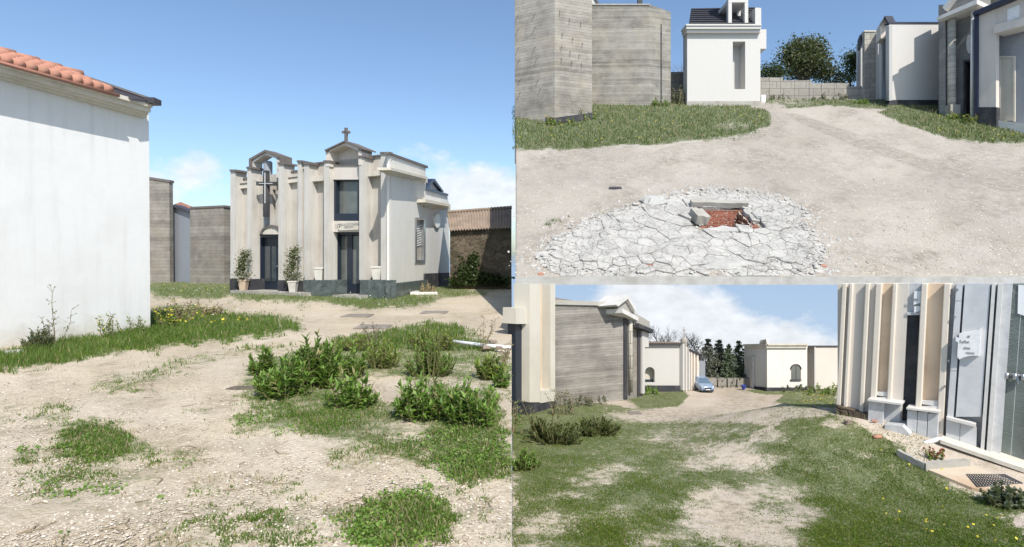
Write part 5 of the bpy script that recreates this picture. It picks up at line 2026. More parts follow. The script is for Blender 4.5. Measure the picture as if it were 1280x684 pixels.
# --- board marked house
CH = Facade(gB(686, 508.5), gB(780.5, 501))
CH.fall = .09
CS = Facade(gB(780.5, 501), gB(806, 494))
CS.fall = .12
cb = thing('concrete_house', 'brown board marked concrete house with small gable and mosaic column, left of the lane', 'building', CH.A)
mb = MB()
a, b, c = CH.hit(686, 508), CH.hit(780.5, 501), CS.hit(804, 495)
mb.prism([(a.x, a.y), (b.x, b.y), (c.x, c.y), (c.x - 1, c.y + .6), (a.x + .2, a.y + 2.3)], a.z - .6, [CH.hit(686, 377).z, CH.hit(780, 386).z, CS.hit(804, 404).z, CS.hit(804, 404).z, CH.hit(686, 377).z - .05])
build('wall', mb, 'concrete_small', cb)
mb = MB()
CH.poly(mb, [(686, 374.5), (770, 378), (778, 385), (778, 387), (768, 382.5), (686, 380.5)], -1.2, .05)
build('coping', mb, 'concrete_plain', cb)
mb = MB()
CH.poly(mb, [(767, 384), (767, 373), (776, 371.5), (783, 385), (783, 390)], -.5, .02)
CS.poly(mb, [(772, 384), (784.5, 370.5), (794, 387), (794, 392), (781, 392)], -.4, .06)
gb = build('gable', mb, 'concrete_plain', cb)
mb = MB()
CS.poly(mb, [(770, 381), (785, 368), (795.5, 386), (794, 389), (785, 373.5), (773, 383)], -.5, .16)
build('verge', mb, 'pale_stone', gb)
mb = MB()
CS.poly(mb, [(778, 385.5), (798, 396.5), (798, 401.5), (778, 391)], -.3, .2)
build('cornice', mb, 'pale_stone', cb)
mb = MB()
CS.poly(mb, [(793, 391), (812, 402), (812, 414), (793, 406)], -.4, .12)
build('parapet', mb, 'concrete_plain', cb)
mb = MB()
CS.poly(mb, [(798, 404), (817, 412), (817, 416.5), (798, 409)], -.4, .22)
build('parapet_slab', mb, 'plinth_dark', cb)
mb = MB()
p = CS.hit(788, 490, .05)
mb.lathe((p.x, p.y, 0), [(.058, CS.hit(788, 490, .05).z), (.058, CS.hit(788, 399, .05).z)], 14)
build('column', mb, 'rough_block', cb, True)
mb = MB()
CS.rect(mb, 780.6, 398, 784.5, 499, -.1, .02)
build('door', mb, 'plinth_dark', cb)
mb = MB()
CS.rect(mb, 797.5, 406, 801.5, 496, -.1, .03)
build('downpipe', mb, 'gutter', cb)
mb = MB()
CS.rect(mb, 803, 414, 811, 434, -.4, .08)
CS.rect(mb, 803, 434, 806, 492, -.4, .08)
build('white_return', mb, 'white_new', cb)

# --- white house with arched window, and the row behind it
AH = Facade(gB(802, 490), gB(854, 489.5))
AH.fall = .17
ah = thing('arched_mausoleum', 'grey white mausoleum with round arched window and dark band, left of parked car', 'mausoleum', AH.A)
mb = MB()
AH.wall(mb, 801, 854, lambda x: 431, lambda x: 483, [(806.3, 818.3, lambda x: 459, lambda x: 478)], -.3, 0)
AH.rect(mb, 801, 431, 854, 483, -1.0, -.31)
ar = arch_pts(806.3, 818.3, 459, 478)
for sgn in (0, 1):
    xs_ = [806.3 + k * .6 for k in range(11)] if sgn == 0 else [818.3 - k * .6 for k in range(11)]
    cpts = [(x, 465 - math.sqrt(max(0, 36 - (x - 812.3) ** 2))) for x in xs_]
    AH.poly(mb, [(xs_[0], 458.9)] + cpts[::1] + [(xs_[-1], 458.9)], -.3, -.002)
build('wall', mb, 'white_new', ah)
mb = MB()
AH.rect(mb, 806.3, 459, 818.3, 478, -.3, -.2)
wi = build('window', mb, 'cornice', ah)
mb = MB()
AH.rect(mb, 806.6, 474.5, 818, 478, -.2, -.12)
build('sill', mb, 'dark_metal', wi)
mb = MB()
AH.rect(mb, 801, 482, 854.3, 493, -.9, .03)
build('plinth', mb, 'plinth_dark', ah)
mb = MB()
AH.rect(mb, 801, 428.5, 852, 431.2, -.9, .1)
rf = build('roof', mb, 'gutter', ah)
mb = MB()
for k in range(17):
    x = 803 + k * 2.9
    p = AH.hit(x, 428.6, .1)
    mb.tube([p, p - AH.n * .9 + Vector((0, 0, -.12))], .026, 6)
build('roof_tiles', mb, 'old_tile', rf, True)
RW = Facade(AH.hit(854, 489.5), at(880, 486, 16.3))
RW.fall = .17
mb = MB()
RW.poly(mb, [(853.8, 432), (863, 437), (863, 490), (853.8, 492)], -.6, 0)
build('front_wall', mb, 'cream_far', ah)
for x0, x1, yt in ((853.6, 855.6, 430), (857.2, 859, 433), (861, 862.8, 435)):
    mb = MB()
    RW.rect(mb, x0, yt, x1, 488, -.05, .05)
    build('pillar', mb, 'white_new', ah)
mb = MB()
RW.rect(mb, 856, 453, 857.2, 488, -.02, .012)
build('door', mb, 'dark_metal', ah)
mb = MB()
p = AH.hit(855, 427, -.2)
mb.lathe((p.x, p.y, 0), [(.08, p.z - .12), (.1, p.z), (.085, p.z + .07), (.03, p.z + .13)], 12)
mb.box((p.x, p.y, p.z + .26), (.018, .018, .3))
mb.box((p.x, p.y, p.z + .32), (.1, .018, .02))
build('finial_cross', mb, 'concrete_plain', ah)
rw = thing('row_mausoleum', 'receding row front of cream pillars squeezed between the arched mausoleum and the car', 'mausoleum', RW.hit(868, 488))
mb = MB()
RW.poly(mb, [(863, 438), (875, 444), (875, 488), (863, 490)], -.6, -.02)
build('wall', mb, 'cream_far', rw)
for x0, x1, yt in ((864, 865.5, 438), (867.5, 869, 440), (871.5, 873.3, 443)):
    mb = MB()
    RW.rect(mb, x0, yt, x1, 487, -.05, .06)
    build('pillar', mb, 'ivory', rw)
for x0, x1 in ((866, 867.2), (869.6, 871)):
    mb = MB()
    RW.rect(mb, x0, 456, x1, 487, -.03, .01)
    build('door', mb, 'dark_metal', rw)
mb = MB()
RW.poly(mb, [(862.5, 436), (875.5, 442.5), (875.5, 445), (862.5, 438.5)], -.4, .08)
build('coping', mb, 'gutter', rw)
bh = thing('blue_grey_tomb', 'narrow blue grey painted tomb end just behind the parked car', 'mausoleum', RW.hit(878, 487))
mb = MB()
RW.poly(mb, [(875, 447), (881.5, 448), (881.5, 487), (875, 488)], -.6, 0)
build('wall', mb, 'grey_paint', bh)
mb = MB()
RW.poly(mb, [(874.6, 445), (882, 446.5), (882, 449), (874.6, 448)], -.6, .06)
build('coping', mb, 'plinth_dark', bh)

# --- boundary wall at the end of the lane
mb = MB()
WY = 16.45
p0, p1 = at(874, 473, WY), at(946, 473, WY)
mb.prism([(p0.x, WY), (p1.x, WY), (p1.x, WY + .12), (p0.x, WY + .12)], -4.2, [p0.z] * 4)
for k in range(7):
    xx = p0.x + (p1.x - p0.x) * k / 6
    mb.box((xx, WY - .03, (p0.z - 4.2) / 2 - .0), (.05, .06, abs(-4.2 - p0.z)))
solo('boundary_wall', mb, 'block_wall', 'plain grey green wall closing the far end of the lane under the conifers', 'wall', base=Vector((p0.x, WY, -4.2)))

# --- right hand mausolea far down the lane
WR = Facade(gB(958.5, 489.5), gB(1010, 488))
WR.fall = .17
wr = thing('vaulted_mausoleum', 'cream mausoleum with dark arched window under a grey cornice, right side of far lane', 'mausoleum', WR.A)
mb = MB()
WR.rect(mb, 958.8, 434, 1009, 485, -1.1, 0)
build('wall', mb, 'cream_side', wr)
mb = MB()
WR.rect(mb, 958.4, 484.5, 1009.4, 494, -1.0, .02)
build('plinth', mb, 'plinth_dark', wr)
mb = MB()
WR.rect(mb, 957.5, 429.5, 1010, 431.8, -1.0, .1)
WR.rect(mb, 958, 431.8, 1009.6, 435, -1.0, .06)
build('cornice', mb, 'cornice', wr)
mb = MB()
WR.poly(mb, arch_pts(989.3, 1001.2, 456, 475), -.1, .012)
wi = build('arched_window', mb, 'glass_grey', wr)
mb = MB()
for k in range(12):
    a0, a1 = PI * k / 12, PI * (k + 1) / 12
    cx2, rx2 = 995.25, 6.0
    WR.poly(mb, [(cx2 - (rx2 + .9) * math.cos(a0), 462 - (rx2 + .9) * math.sin(a0)), (cx2 - (rx2 + .9) * math.cos(a1), 462 - (rx2 + .9) * math.sin(a1)),
                 (cx2 - rx2 * math.cos(a1), 462 - rx2 * math.sin(a1)), (cx2 - rx2 * math.cos(a0), 462 - rx2 * math.sin(a0))], -.05, .03)
WR.rect(mb, 988.6, 474.6, 1002, 476, -.05, .04)
WR.rect(mb, 994.9, 457, 995.5, 475, 0, .02)
build('frame', mb, 'plinth_dark', wi)
WS = Facade(WR.hit(958.8, 489), at(953, 487.5, 16.3))
mb = MB()
WS.poly(mb, [(953, 432), (958.7, 431), (958.7, 491), (953, 489)], -.02, 0)
WS.poly(mb, [(953, 432), (954, 425), (957.5, 424), (958.7, 430)], -.02, .03)
fw = build('front_wall', mb, 'cream_far', wr)
mb = MB()
WS.rect(mb, 954.5, 458, 956.5, 489, -.1, .02)
build('door', mb, 'dark_metal', fw)
mb = MB()
mb.extrude([at(x, y, 15.95) for x, y in ((954, 431), (954.3, 426.5), (956, 424.4), (958, 424.4), (960, 427), (960.4, 431))], Vector((0, .25, -.05)))
build('rounded_gable', mb, 'cornice', wr)

BX = Facade(at(1018, 489, 16.1), at(1060, 489, 16.1))
BX.fall = .17
bx_ = thing('blank_mausoleum', 'plain pale box mausoleum with one bright edge between vaulted mausoleum and ivory pillars', 'mausoleum', BX.A)
mb = MB()
BX.rect(mb, 1018, 433.5, 1062, 500, -1.2, 0)
build('wall', mb, 'cream_far', bx_)
BS = Facade(at(1018, 489, 16.1), at(1009.5, 488, 16.6))
mb = MB()
BS.poly(mb, [(1009.5, 436), (1018, 433.5), (1018, 491), (1009.5, 489)], -.02, .01)
build('bright_wall', mb, 'white_new', bx_)
mb = MB()
BX.rect(mb, 1010, 432, 1062, 433.8, -1.2, .03)
build('coping', mb, 'gutter', bx_)

SM = Facade(at(941, 487.5, 16.2), at(953.5, 487.5, 16.2))
SM.fall = .2
sm = thing('small_tomb', 'small pale grey tomb behind the left corner of the vaulted mausoleum', 'mausoleum', SM.A)
mb = MB()
SM.rect(mb, 941, 448, 954, 492, -.6, 0)
build('wall', mb, 'grey_block', sm)
mb = MB()
SM.rect(mb, 940.8, 446.3, 954, 448.3, -.6, .04)
SM.rect(mb, 940.8, 448, 942.3, 489, -.3, .02)
build('coping', mb, 'pale_stone', sm)

# --- parked car facing up the lane
cp = gB(885, 491.3)
car = thing('parked_car', 'small silver blue car parked nose towards us beside the left row', 'car', cp)
cw = 17.5 * scale_at(cp.y)
k_ = cw / 1.7


def CV(x, y, z):
    return cp + Vector((x * k_, y * k_, z * k_))


mb = MB()
secs = [(0.0, .72, .25, .62, .60), (.12, .82, .2, .78, .74), (.9, .85, .2, .95, .80), (1.25, .85, .2, .98, .8), (3.4, .85, .2, 1.0, .8), (3.8, .8, .25, .95, .74)]
vs, fs = [], []
for y, hw, zb_, zt_, tw in secs:
    vs += [CV(-hw * .92, y, zb_), CV(-hw, y, zb_ + .2), CV(-hw, y, zt_ - .2), CV(-tw, y, zt_), CV(tw, y, zt_), CV(hw, y, zt_ - .2), CV(hw, y, zb_ + .2), CV(hw * .92, y, zb_)]
for i in range(len(secs) - 1):
    for j in range(8):
        a_, b_ = i * 8 + j, i * 8 + (j + 1) % 8
        fs.append([a_, a_ + 8, b_ + 8, b_])
fs.append(list(range(8)))
fs.append(list(range(len(vs) - 1, len(vs) - 9, -1)))
mb.add(vs, fs)
body = build('body', mb, 'car_paint', car, True)
mb = MB()
vs = [CV(-.74, 1.1, .94), CV(.74, 1.1, .94), CV(.56, 1.85, 1.47), CV(-.56, 1.85, 1.47), CV(-.76, 3.6, .96), CV(.76, 3.6, .96), CV(.58, 3.2, 1.46), CV(-.58, 3.2, 1.46)]
mb.add(vs, [[0, 1, 2, 3], [5, 4, 7, 6], [1, 5, 6, 2], [4, 0, 3, 7], [3, 2, 6, 7]])
build('cabin', mb, 'car_paint', car)
mb = MB()
mb.extrude([CV(-.68, 1.09, .98), CV(.68, 1.09, .98), CV(.52, 1.8, 1.43), CV(-.52, 1.8, 1.43)], Vector((0, -.02 * k_, .03 * k_)))
build('windscreen', mb, 'car_glass', car)
for s_ in (-1, 1):
    mb = MB()
    mb.extrude([CV(s_ * .78, .1, .68), CV(s_ * .48, -.02, .6), CV(s_ * .5, .0, .72), CV(s_ * .76, .2, .82)], Vector((0, -.03 * k_, .01)))
    build('headlight', mb, 'lamp_glass', car)
    mb = MB()
    mb.box(CV(s_ * .98, 1.25, 1.02), (.2 * k_, .1 * k_, .14 * k_))
    build('wing_mirror', mb, 'car_paint', car)
    for yy in (.65, 3.1):
        mb = MB()
        mb.tube([CV(s_ * .62, yy, .3), CV(s_ * .84, yy, .3)], .3 * k_, 14)
        wh = build('wheel', mb, 'tyre', car)
        mb = MB()
        mb.tube([CV(s_ * .845, yy, .3), CV(s_ * .855, yy, .3)], .19 * k_, 12)
        build('rim', mb, 'steel', wh)
mb = MB()
mb.box(CV(0, -.01, .56), (.8 * k_, .05 * k_, .16 * k_))
build('grille', mb, 'black', car)
mb = MB()
mb.box(CV(0, 0, .27), (1.3 * k_, .06 * k_, .12 * k_))
build('air_intake', mb, 'black', car)
mb = MB()
mb.box(CV(0, -.03, .42), (.52 * k_, .03 * k_, .11 * k_))
build('number_plate', mb, 'white_metal', car)

# --- blue bin
p = gB(929.5, 487.8)
p = at(929.5, 487, 15.9)
mb = MB()
mb.lathe(p, [(.035, 0), (.042, .015), (.06, .1)], 12, square=False)
mb.lathe(p + Vector((0, 0, .1)), [(.082, 0), (.086, .012), (.06, .024)], 12)
solo('blue_bin', mb, 'plastic_blue', 'small dark blue bin at the grass edge near the far boundary wall', 'bin')

# ====================================================================== small things of the lower yard
def gpt(px, py, lift=0.0):
    p_ = gB(px, py)
    return p_ + Vector((0, 0, lift))


def kerb(mb_, p, q, wid, hgt):
    d = (q - p).normalized()
    s_ = Vector((-d.y, d.x, 0)) * wid
    vs_ = []
    n = 7
    rr_ = random.Random(5)
    for i in range(n + 1):
        c_ = p.lerp(q, i / n)
        for o_, h_ in ((-.5, -.12), (.5, -.12), (.5, hgt), (-.5, hgt)):
            vs_.append(c_ + s_ * o_ + Vector((0, 0, h_ + rr_.uniform(-.006, .006))))
    f_ = []
    for i in range(n):
        for k in range(4):
            f_.append([i * 4 + k, i * 4 + (k + 1) % 4, i * 4 + 4 + (k + 1) % 4, i * 4 + 4 + k])
    f_.append([3, 2, 1, 0])
    f_.append([n * 4, n * 4 + 1, n * 4 + 2, n * 4 + 3])
    mb_.add(vs_, f_)


mb = MB()
kerb(mb, gpt(1123, 571), gpt(1156, 588), .07, .1)
solo('planter_kerb', mb, 'concrete_plain', 'short grey kerb of the small planter, running away from the marble step', 'kerb', 'planter kerbs')
mb = MB()
kerb(mb, gpt(1154, 588), gpt(1209, 584), .09, .1)
solo('planter_kerb', mb, 'concrete_plain', 'thick grey kerb along the near side of the small planter', 'kerb', 'planter kerbs')
mb = MB()
p0, p1 = gpt(1157, 589), gpt(1280, 626)
p2, p3 = gpt(1300, 618), gpt(1210, 582)
mb.extrude([p0, gpt(1215, 613), p1, p2, p3], Vector((0, 0, .035)))
solo('stained_slab', mb, 'orange_slab', 'rust stained pale paving slab in front of the marble step', 'slab')
mb = MB()
g0, g1, g2, g3 = [q + Vector((0, 0, .045)) for q in (gpt(1208, 597.5), gpt(1256, 597.5), gpt(1278, 608.5), gpt(1222, 613))]
for i in range(17):
    f_ = i / 16
    mb.tube([g0.lerp(g1, f_), g3.lerp(g2, f_)], .0075, 5)
for i in range(8):
    f_ = i / 7
    mb.tube([g0.lerp(g3, f_), g1.lerp(g2, f_)], .0075, 5)
solo('drain_grate', mb, 'plinth_dark', 'grey metal drain grate lying on the rust stained slab', 'grate')
mb = MB()
w0_ = RF.hit(1178, 500, .16)
w1_, w2_ = RF.hit(1178, 549, .2), RF.hit(1137, 559.5, .42)
mb.tube([w1_, w1_.lerp(w2_, .15) + Vector((0, 0, .012)), w2_], .033, 10)
solo('drain_pipe', mb, 'white_metal', 'fallen white drainpipe sloping from the marble wall to the planter', 'pipe', smooth=True)
mb = MB()
p_ = gpt(1097, 549, .03)
mb.tube([p_ + Vector((-.06, 0, 0)), p_ + Vector((.06, .02, 0))], .028, 10)
solo('clay_pipe', mb, 'terracotta', 'short terracotta pipe length in front of the grey plinth blocks', 'pipe', smooth=True)
p_ = gpt(1060, 531)
mb = MB()
for i in range(2):
    mb.box(p_ + Vector((0, 0, .025 + i * .032)), (.11, .06, .03), Matrix.Rotation(.3 * i + .2, 3, 'Z'))
solo('loose_bricks', mb, 'old_tile', 'pair of loose bricks by the rubble base of the ivory mausoleum', 'bricks', bevel=.005)
p_ = gpt(1088, 526)
mb = MB()
mb.box(p_ + Vector((0, -.1, .03)), (.08, .05, .02), Matrix.Rotation(-.3, 3, 'Z'))
solo('roof_tile', mb, 'terracotta', 'single orange tile leaning by the corner of the first plinth block', 'tile', bevel=.004)

# manhole covers of the lower lane and of the road
def cover_plate(p, rx, ry, label, R_=None, grp='iron manhole covers', lift=.02):
    mb_ = MB()
    mb_.box(p + Vector((0, 0, lift)), (rx * 2, ry * 2, .02), R_)
    for k in range(-3, 4):
        mb_.box(p + Vector((rx * k / 4, 0, lift + .012)), (rx * .08, ry * 1.7, .008), R_)
    mb_.box(p + Vector((0, 0, lift - .008)), (rx * 2.3, ry * 2.3, .012), R_)
    solo('manhole_cover', mb_, 'rust_iron', label, 'manhole cover', grp)


cover_plate(gL(467, 409), .34, .3, 'rusty square manhole cover on the road, nearest to the leafy weeds')
cover_plate(gL(447, 395), .34, .3, 'rusty square manhole cover on the road in front of the glazed double door')
cover_plate(gL(543, 391), .34, .3, 'rusty square manhole cover farthest right on the road below the white side wall')
cover_plate(gB(794, 517.5), .13, .13, 'dark manhole cover on the gravel lane in front of the board marked house', lift=.012)

# road side odds and ends of the level yard
mb = MB()
pp = [gL(560, 433), gL(590, 437), gL(615, 440), gL(638.5, 442)]
mb.tube([q + Vector((0, 0, .1)) for q in pp], .035, 8)
solo('white_pipe', mb, 'white_metal', 'thin white plastic pipe lying across the weeds at the right', 'pipe', smooth=True)
for i, (x, y, sx_, sy_, lb) in enumerate(((606, 357.5, .7, .5, 'thin white stone slab in the grass in front of the stone barn'),
                                         (529, 367.5, .6, .7, 'pale concrete slab in the grass by the side wall plinth'))):
    p_ = gL(x, y)
    mb = MB()
    mb.box(p_ + Vector((0, 0, .05)), (sx_ * 2, sy_ * 2, .12), Matrix.Rotation(.2, 3, 'Z'))
    solo('stone_slab', mb, 'pale_stone', lb, 'slab', bevel=.02)
rock(gL(17, 443), (.14, .1, .1), 'concrete_white', 'pale stone at the foot of the big white wall', 'stone', seed=21)
rock(gL(304, 487), (.2, .08, .05), 'bark', 'dark splinter of wood left of the leafy weeds', 'wood piece', 'wood_piece', seed=22)
rr = random.Random(3)
for i, (x, y, lb) in enumerate(((616, 437, 'broken red brick on top of the weedy heap at the right'), (625, 441, 'darker red brick at the right end of the weedy heap'), (608, 441, 'half buried red brick left in the weedy heap'))):
    p_ = gL(x, y)
    mb = MB()
    mb.box(p_ + Vector((0, 0, .09 + .05 * (i == 0))), (.13, .08, .06), Matrix.Rotation(rr.uniform(-.6, .6), 3, 'Z') @ Matrix.Rotation(rr.uniform(-.3, .3), 3, 'X'))
    solo('brick', mb, 'old_tile', lb, 'brick', 'bricks in the weedy heap', bevel=.01)


# ====================================================================== PLANTS
def plant_mesh(name, P, pattern, mat, root, label=None):
    o = mesh_arrays(name, P - np.array(root.location)[None, None, :], pattern, mat, None, root, False)
    if label:
        o['label'] = label
    return o


QUAD = [(0, 1, 2, 3)]


def lance_leaves(base, dirs, length, width, rng):
    """upright lance-shaped leaves, folded on the midrib: 6 verts, 4 faces"""
    n = len(base)
    d = dirs / (np.linalg.norm(dirs, axis=1)[:, None] + 1e-9)
    up = np.tile([0, 0, 1.0], (n, 1)) + rng.normal(size=(n, 3)) * .2
    s = np.cross(d, up)
    s /= np.linalg.norm(s, axis=1)[:, None] + 1e-9
    nn = np.cross(s, d)
    L = (length * rng.uniform(.45, 1.35, n))[:, None]
    Wd = (width * rng.uniform(.7, 1.3, n))[:, None]
    P = np.empty((n, 6, 3))
    P[:, 0] = base
    P[:, 1] = base + d * L * .45 + s * Wd + nn * Wd * .5
    P[:, 2] = base + d * L * .5 - nn * L * .02
    P[:, 3] = base + d * L * .45 - s * Wd + nn * Wd * .5
    P[:, 4] = base + d * L * .8 + s * Wd * .55 - nn * L * .03
    P[:, 5] = base + d * L - nn * L * .12
    return P


LANCE = [(0, 1, 2), (0, 2, 3), (1, 5, 2), (2, 5, 3)]


def leafy(name, label, cat, zone_hit, px, py, wpx, hpx, n_stem, per, mat='weed_leaf', seed=1, group=None, lpx=7.5, wl=.17, spread=.45, stem_mat='stem', depth=.7):
    p = zone_hit(px, py)
    k = scale_at(p.y)
    rng = np.random.default_rng(seed)
    root = thing(name, label, cat, p, group)
    mb_ = MB()
    bases, dirs = [], []
    for i in range(n_stem):
        a = rng.uniform(0, 2 * PI)
        r = math.sqrt(rng.uniform(0, 1)) * wpx * .5 * k
        fall = 1 - .55 * (r / (wpx * .5 * k)) ** 2
        h = hpx * k * (rng.uniform(.35, 1.0) + (.12 if rng.random() < .12 else 0)) * fall
        b = Vector((p.x + math.cos(a) * r * .62, p.y + math.sin(a) * r * depth * .62 + depth * wpx * k * .22, p.z))
        t = Vector((p.x + math.cos(a) * r * 1.0, p.y + math.sin(a) * r * depth + depth * wpx * k * .22, p.z + h))
        mid = b.lerp(t, .5) + Vector((rng.normal() * .02, rng.normal() * .02, h * .05))
        mb_.tube([b, mid, t], [.012 * k * 100, .01 * k * 100, .005 * k * 100], 4, cap=False)
        for j in range(per):
            f = .12 + .88 * (j + rng.uniform(0, 1)) / per
            q = (b.lerp(mid, f * 2) if f < .5 else mid.lerp(t, f * 2 - 1))
            aa = j * 2.4 + rng.uniform(0, 1.2)
            el = .15 + f * .95 + rng.normal() * .3
            bases.append(q)
            dirs.append((math.cos(aa) * math.cos(el), math.sin(aa) * math.cos(el), math.sin(el)))
    build('stem', mb_, stem_mat, root)
    bases, dirs = np.array([tuple(b) for b in bases]), np.array(dirs)
    P = lance_leaves(bases, dirs, lpx * k, lpx * k * wl, rng)
    plant_mesh('foliage', P, LANCE, mat, root)
    return root


G1 = 'leafy green weeds beside the gravel track'
leafy('leafy_weed', 'tallest bushy green weed rising above the others, left of centre', 'weed', gL, 396, 488, 62, 90, 44, 30, seed=1, group=G1, lpx=11)
leafy('leafy_weed', 'broad clump of green weed at the left end of the weed bed', 'weed', gL, 348, 500, 74, 56, 42, 22, seed=2, group=G1, lpx=11)
leafy('leafy_weed', 'low green weed in front of the tallest one', 'weed', gL, 436, 512, 70, 44, 34, 20, seed=3, group=G1, lpx=11)
leafy('leafy_weed', 'small weed spike at the far left tip of the weed bed', 'weed', gL, 324, 470, 34, 38, 14, 20, seed=4, group=G1, lpx=10)
leafy('leafy_weed', 'dense green weed mound in the near right, left half of the pair', 'weed', gL, 528, 528, 80, 58, 44, 22, seed=5, group=G1, lpx=11)
leafy('leafy_weed', 'widest green weed mound in the near right, at the yard edge', 'weed', gL, 590, 534, 88, 60, 52, 22, seed=6, group=G1, lpx=11)
leafy('leafy_weed', 'round dark green weed behind the bare gravel patch', 'weed', gL, 536, 472, 70, 56, 60, 26, seed=7, group=G1, lpx=6.5, wl=.13)
leafy('leafy_weed', 'bright green hump of weed closest to the road', 'weed', gL, 538, 440, 64, 36, 50, 24, 'weed_yellow', seed=8, group=G1, lpx=5)
leafy('leafy_weed', 'olive green weed between the tallest weed and the dark round one', 'weed', gL, 478, 462, 56, 44, 40, 22, 'weed_yellow', seed=9, group=G1, lpx=6)
leafy('leafy_weed', 'loose weed close to the road behind the tallest weed', 'weed', gL, 446, 440, 50, 24, 30, 16, 'weed_yellow', seed=10, group=G1, lpx=5)
leafy('leafy_weed', 'small dark weed below the white pipe', 'weed', gL, 610, 476, 46, 32, 34, 22, 'weed_yellow', seed=11, group=G1, lpx=8)
leafy('leafy_weed', 'tiny weed at the right limit under the bricks', 'weed', gL, 628, 486, 24, 26, 14, 16, seed=12, group=G1, lpx=8)
leafy('leafy_weed', 'slim green weed standing between tallest weed and olive weed', 'weed', gL, 440, 474, 34, 50, 16, 22, seed=13, group=G1, lpx=9)
leafy('grey_shrub', 'small round grey green shrub at the foot of the white wall', 'shrub', gL, 42, 437, 38, 26, 60, 16, 'weed_grey', 14, lpx=5)
leafy('dry_bush', 'reddish dry bush at the plinth corner of the white side wall', 'shrub', gL, 533, 368, 26, 16, 30, 10, 'straw', 15, lpx=4, stem_mat='dry_stem')

for i, (px, py, hp, lb) in enumerate(((298.5, 365, 45, 'thin potted evergreen left of the dark door'), (360.5, 366, 50, 'thin potted evergreen right of the dark door'))):
    p = MF.hit(px + 6, py - 1, .35)
    p.z = -1.60
    k = scale_at(p.y)
    mb = MB()
    mb.lathe(p, [(.155, 0), (.24, .52), (.27, .54), (.27, .6), (.22, .6), (.2, .53)], 4, square=True)
    solo('square_pot', mb, 'pot_clay' if i == 0 else 'pot', ('tapered beige pot left of the dark door under the wall cross', 'tapered beige pot right of the dark door under the wall cross')[i], 'pot', 'square pots at the dark door')
    rng = np.random.default_rng(40 + i)
    root = thing('potted_shrub', lb, 'shrub', p + Vector((0, 0, .54)), 'evergreens at the dark door')
    mb = MB()
    b = p + Vector((0, 0, .5))
    mb.tube([b, b + Vector((.03, 0, .7)), b + Vector((0, 0, 1.3))], [.03, .025, .01], 6)
    build('trunk', mb, 'bark', root)
    C = []
    for c in range(12):
        f = c / 11
        cc = np.array([p.x + rng.normal() * .1, p.y + rng.normal() * .1, b.z + .2 + f * (1.1 + .15 * i)])
        C.append(cc + rng.normal(size=(95, 3)) * np.array([.14 - .05 * f, .14 - .05 * f, .11]))
    plant_mesh('foliage', leaf_cloud(np.concatenate(C), .085, rng), QUAD, 'shrub_leaf', root)
for px, py, lb in ((399.5, 350, 'white tapered planter on the green marble plinth left of the glazed door'), (471.5, 349.5, 'white tapered planter on the green marble plinth right of the glazed door')):
    p = MF.hit(px, py, -.1)
    mb = MB()
    mb.lathe(p + Vector((0, 0, .0)), [(.2, 0), (.27, .46), (.3, .47), (.3, .54), (.24, .54), (.2, .45)], 4, square=True)
    solo('planter', mb, 'pot', lb, 'planter', 'white planters')


def weed_stalks(name, label, hit, px, py, wpx, hpx, n, seed, leaf='weed_grey', group=None, stem='dry_stem', cat='weed', tip=None, tipsz=2.2):
    p = hit(px, py)
    k = scale_at(p.y)
    rng = np.random.default_rng(seed)
    root = thing(name, label, cat, p, group)
    mb_ = MB()
    C, T = [], []
    for i in range(n):
        b = p + Vector((rng.uniform(-.3, .3) * wpx * k, rng.uniform(0, .3) * wpx * k, 0))
        h = hpx * k * rng.uniform(.5, 1)
        pts_ = [b]
        dx, dy = rng.normal() * .25, rng.normal() * .12
        for j in range(1, 6):
            pts_.append(b + Vector((dx * h * j / 5 + rng.normal() * .02 * h, dy * h * j / 5, h * j / 5)))
        r0 = max(.0035, .55 * k)
        mb_.tube(pts_, [r0, r0 * .9, r0 * .8, r0 * .7, r0 * .6, r0 * .4], 4, cap=False)
        for j in range(2, 6):
            for _ in range(3):
                a = rng.uniform(0, 2 * PI)
                e = pts_[j] + Vector((math.cos(a), math.sin(a) * .6, rng.uniform(.3, 1.0))) * h * rng.uniform(.06, .16)
                mb_.tube([pts_[j], e], [r0 * .5, r0 * .3], 3, cap=False)
                C.append(tuple(e))
                if rng.random() < .6:
                    T.append(tuple(e + Vector((0, 0, .5 * k))))
        for j in range(4):
            for _ in range(4):
                q = pts_[j].lerp(pts_[j + 1], rng.random())
                C.append((q.x + rng.normal() * 1.5 * k, q.y + rng.normal() * 1.5 * k, q.z))
    build('stem', mb_, stem, root)
    plant_mesh('foliage', leaf_cloud(np.array(C), 3.2 * k, rng, .4), QUAD, leaf, root)
    if tip and T:
        plant_mesh('flower_heads', leaf_cloud(np.array(T), tipsz * k, rng, .9), QUAD, tip, root)
    return root


weed_stalks('dry_weed', 'tall branching grey weed against the left part of the white wall', gL, 68, 432, 30, 72, 3, 51)
weed_stalks('dry_weed', 'low grey weed tuft beside the tall branching one', gL, 56, 434, 26, 40, 5, 52)
weed_stalks('flower_weed', 'thin yellow flowered stalks before the middle of the white wall', gL, 136, 424, 36, 34, 9, 53, 'weed_leaf', None, 'stem', tip='yellow_petal', tipsz=1.6)
weed_stalks('flower_weed', 'thin pale stalks before the right part of the white wall', gL, 172, 419, 24, 24, 8, 54, 'weed_leaf', None, 'stem', tip='white_petal', tipsz=1.2)
weed_stalks('flower_weed', 'yellow flowering tuft just past the white wall corner', gL, 206, 412, 30, 26, 14, 55, 'weed_leaf', None, 'stem', tip='yellow_petal', tipsz=2.4)
weed_stalks('dry_weed', 'reddish dry stalks in the verge right of the white wall corner', gL, 226, 404, 44, 30, 12, 56, 'straw')
weed_stalks('dry_weed', 'dry upright stalk among the bricks at the right', gL, 604, 440, 14, 44, 4, 57, 'straw')
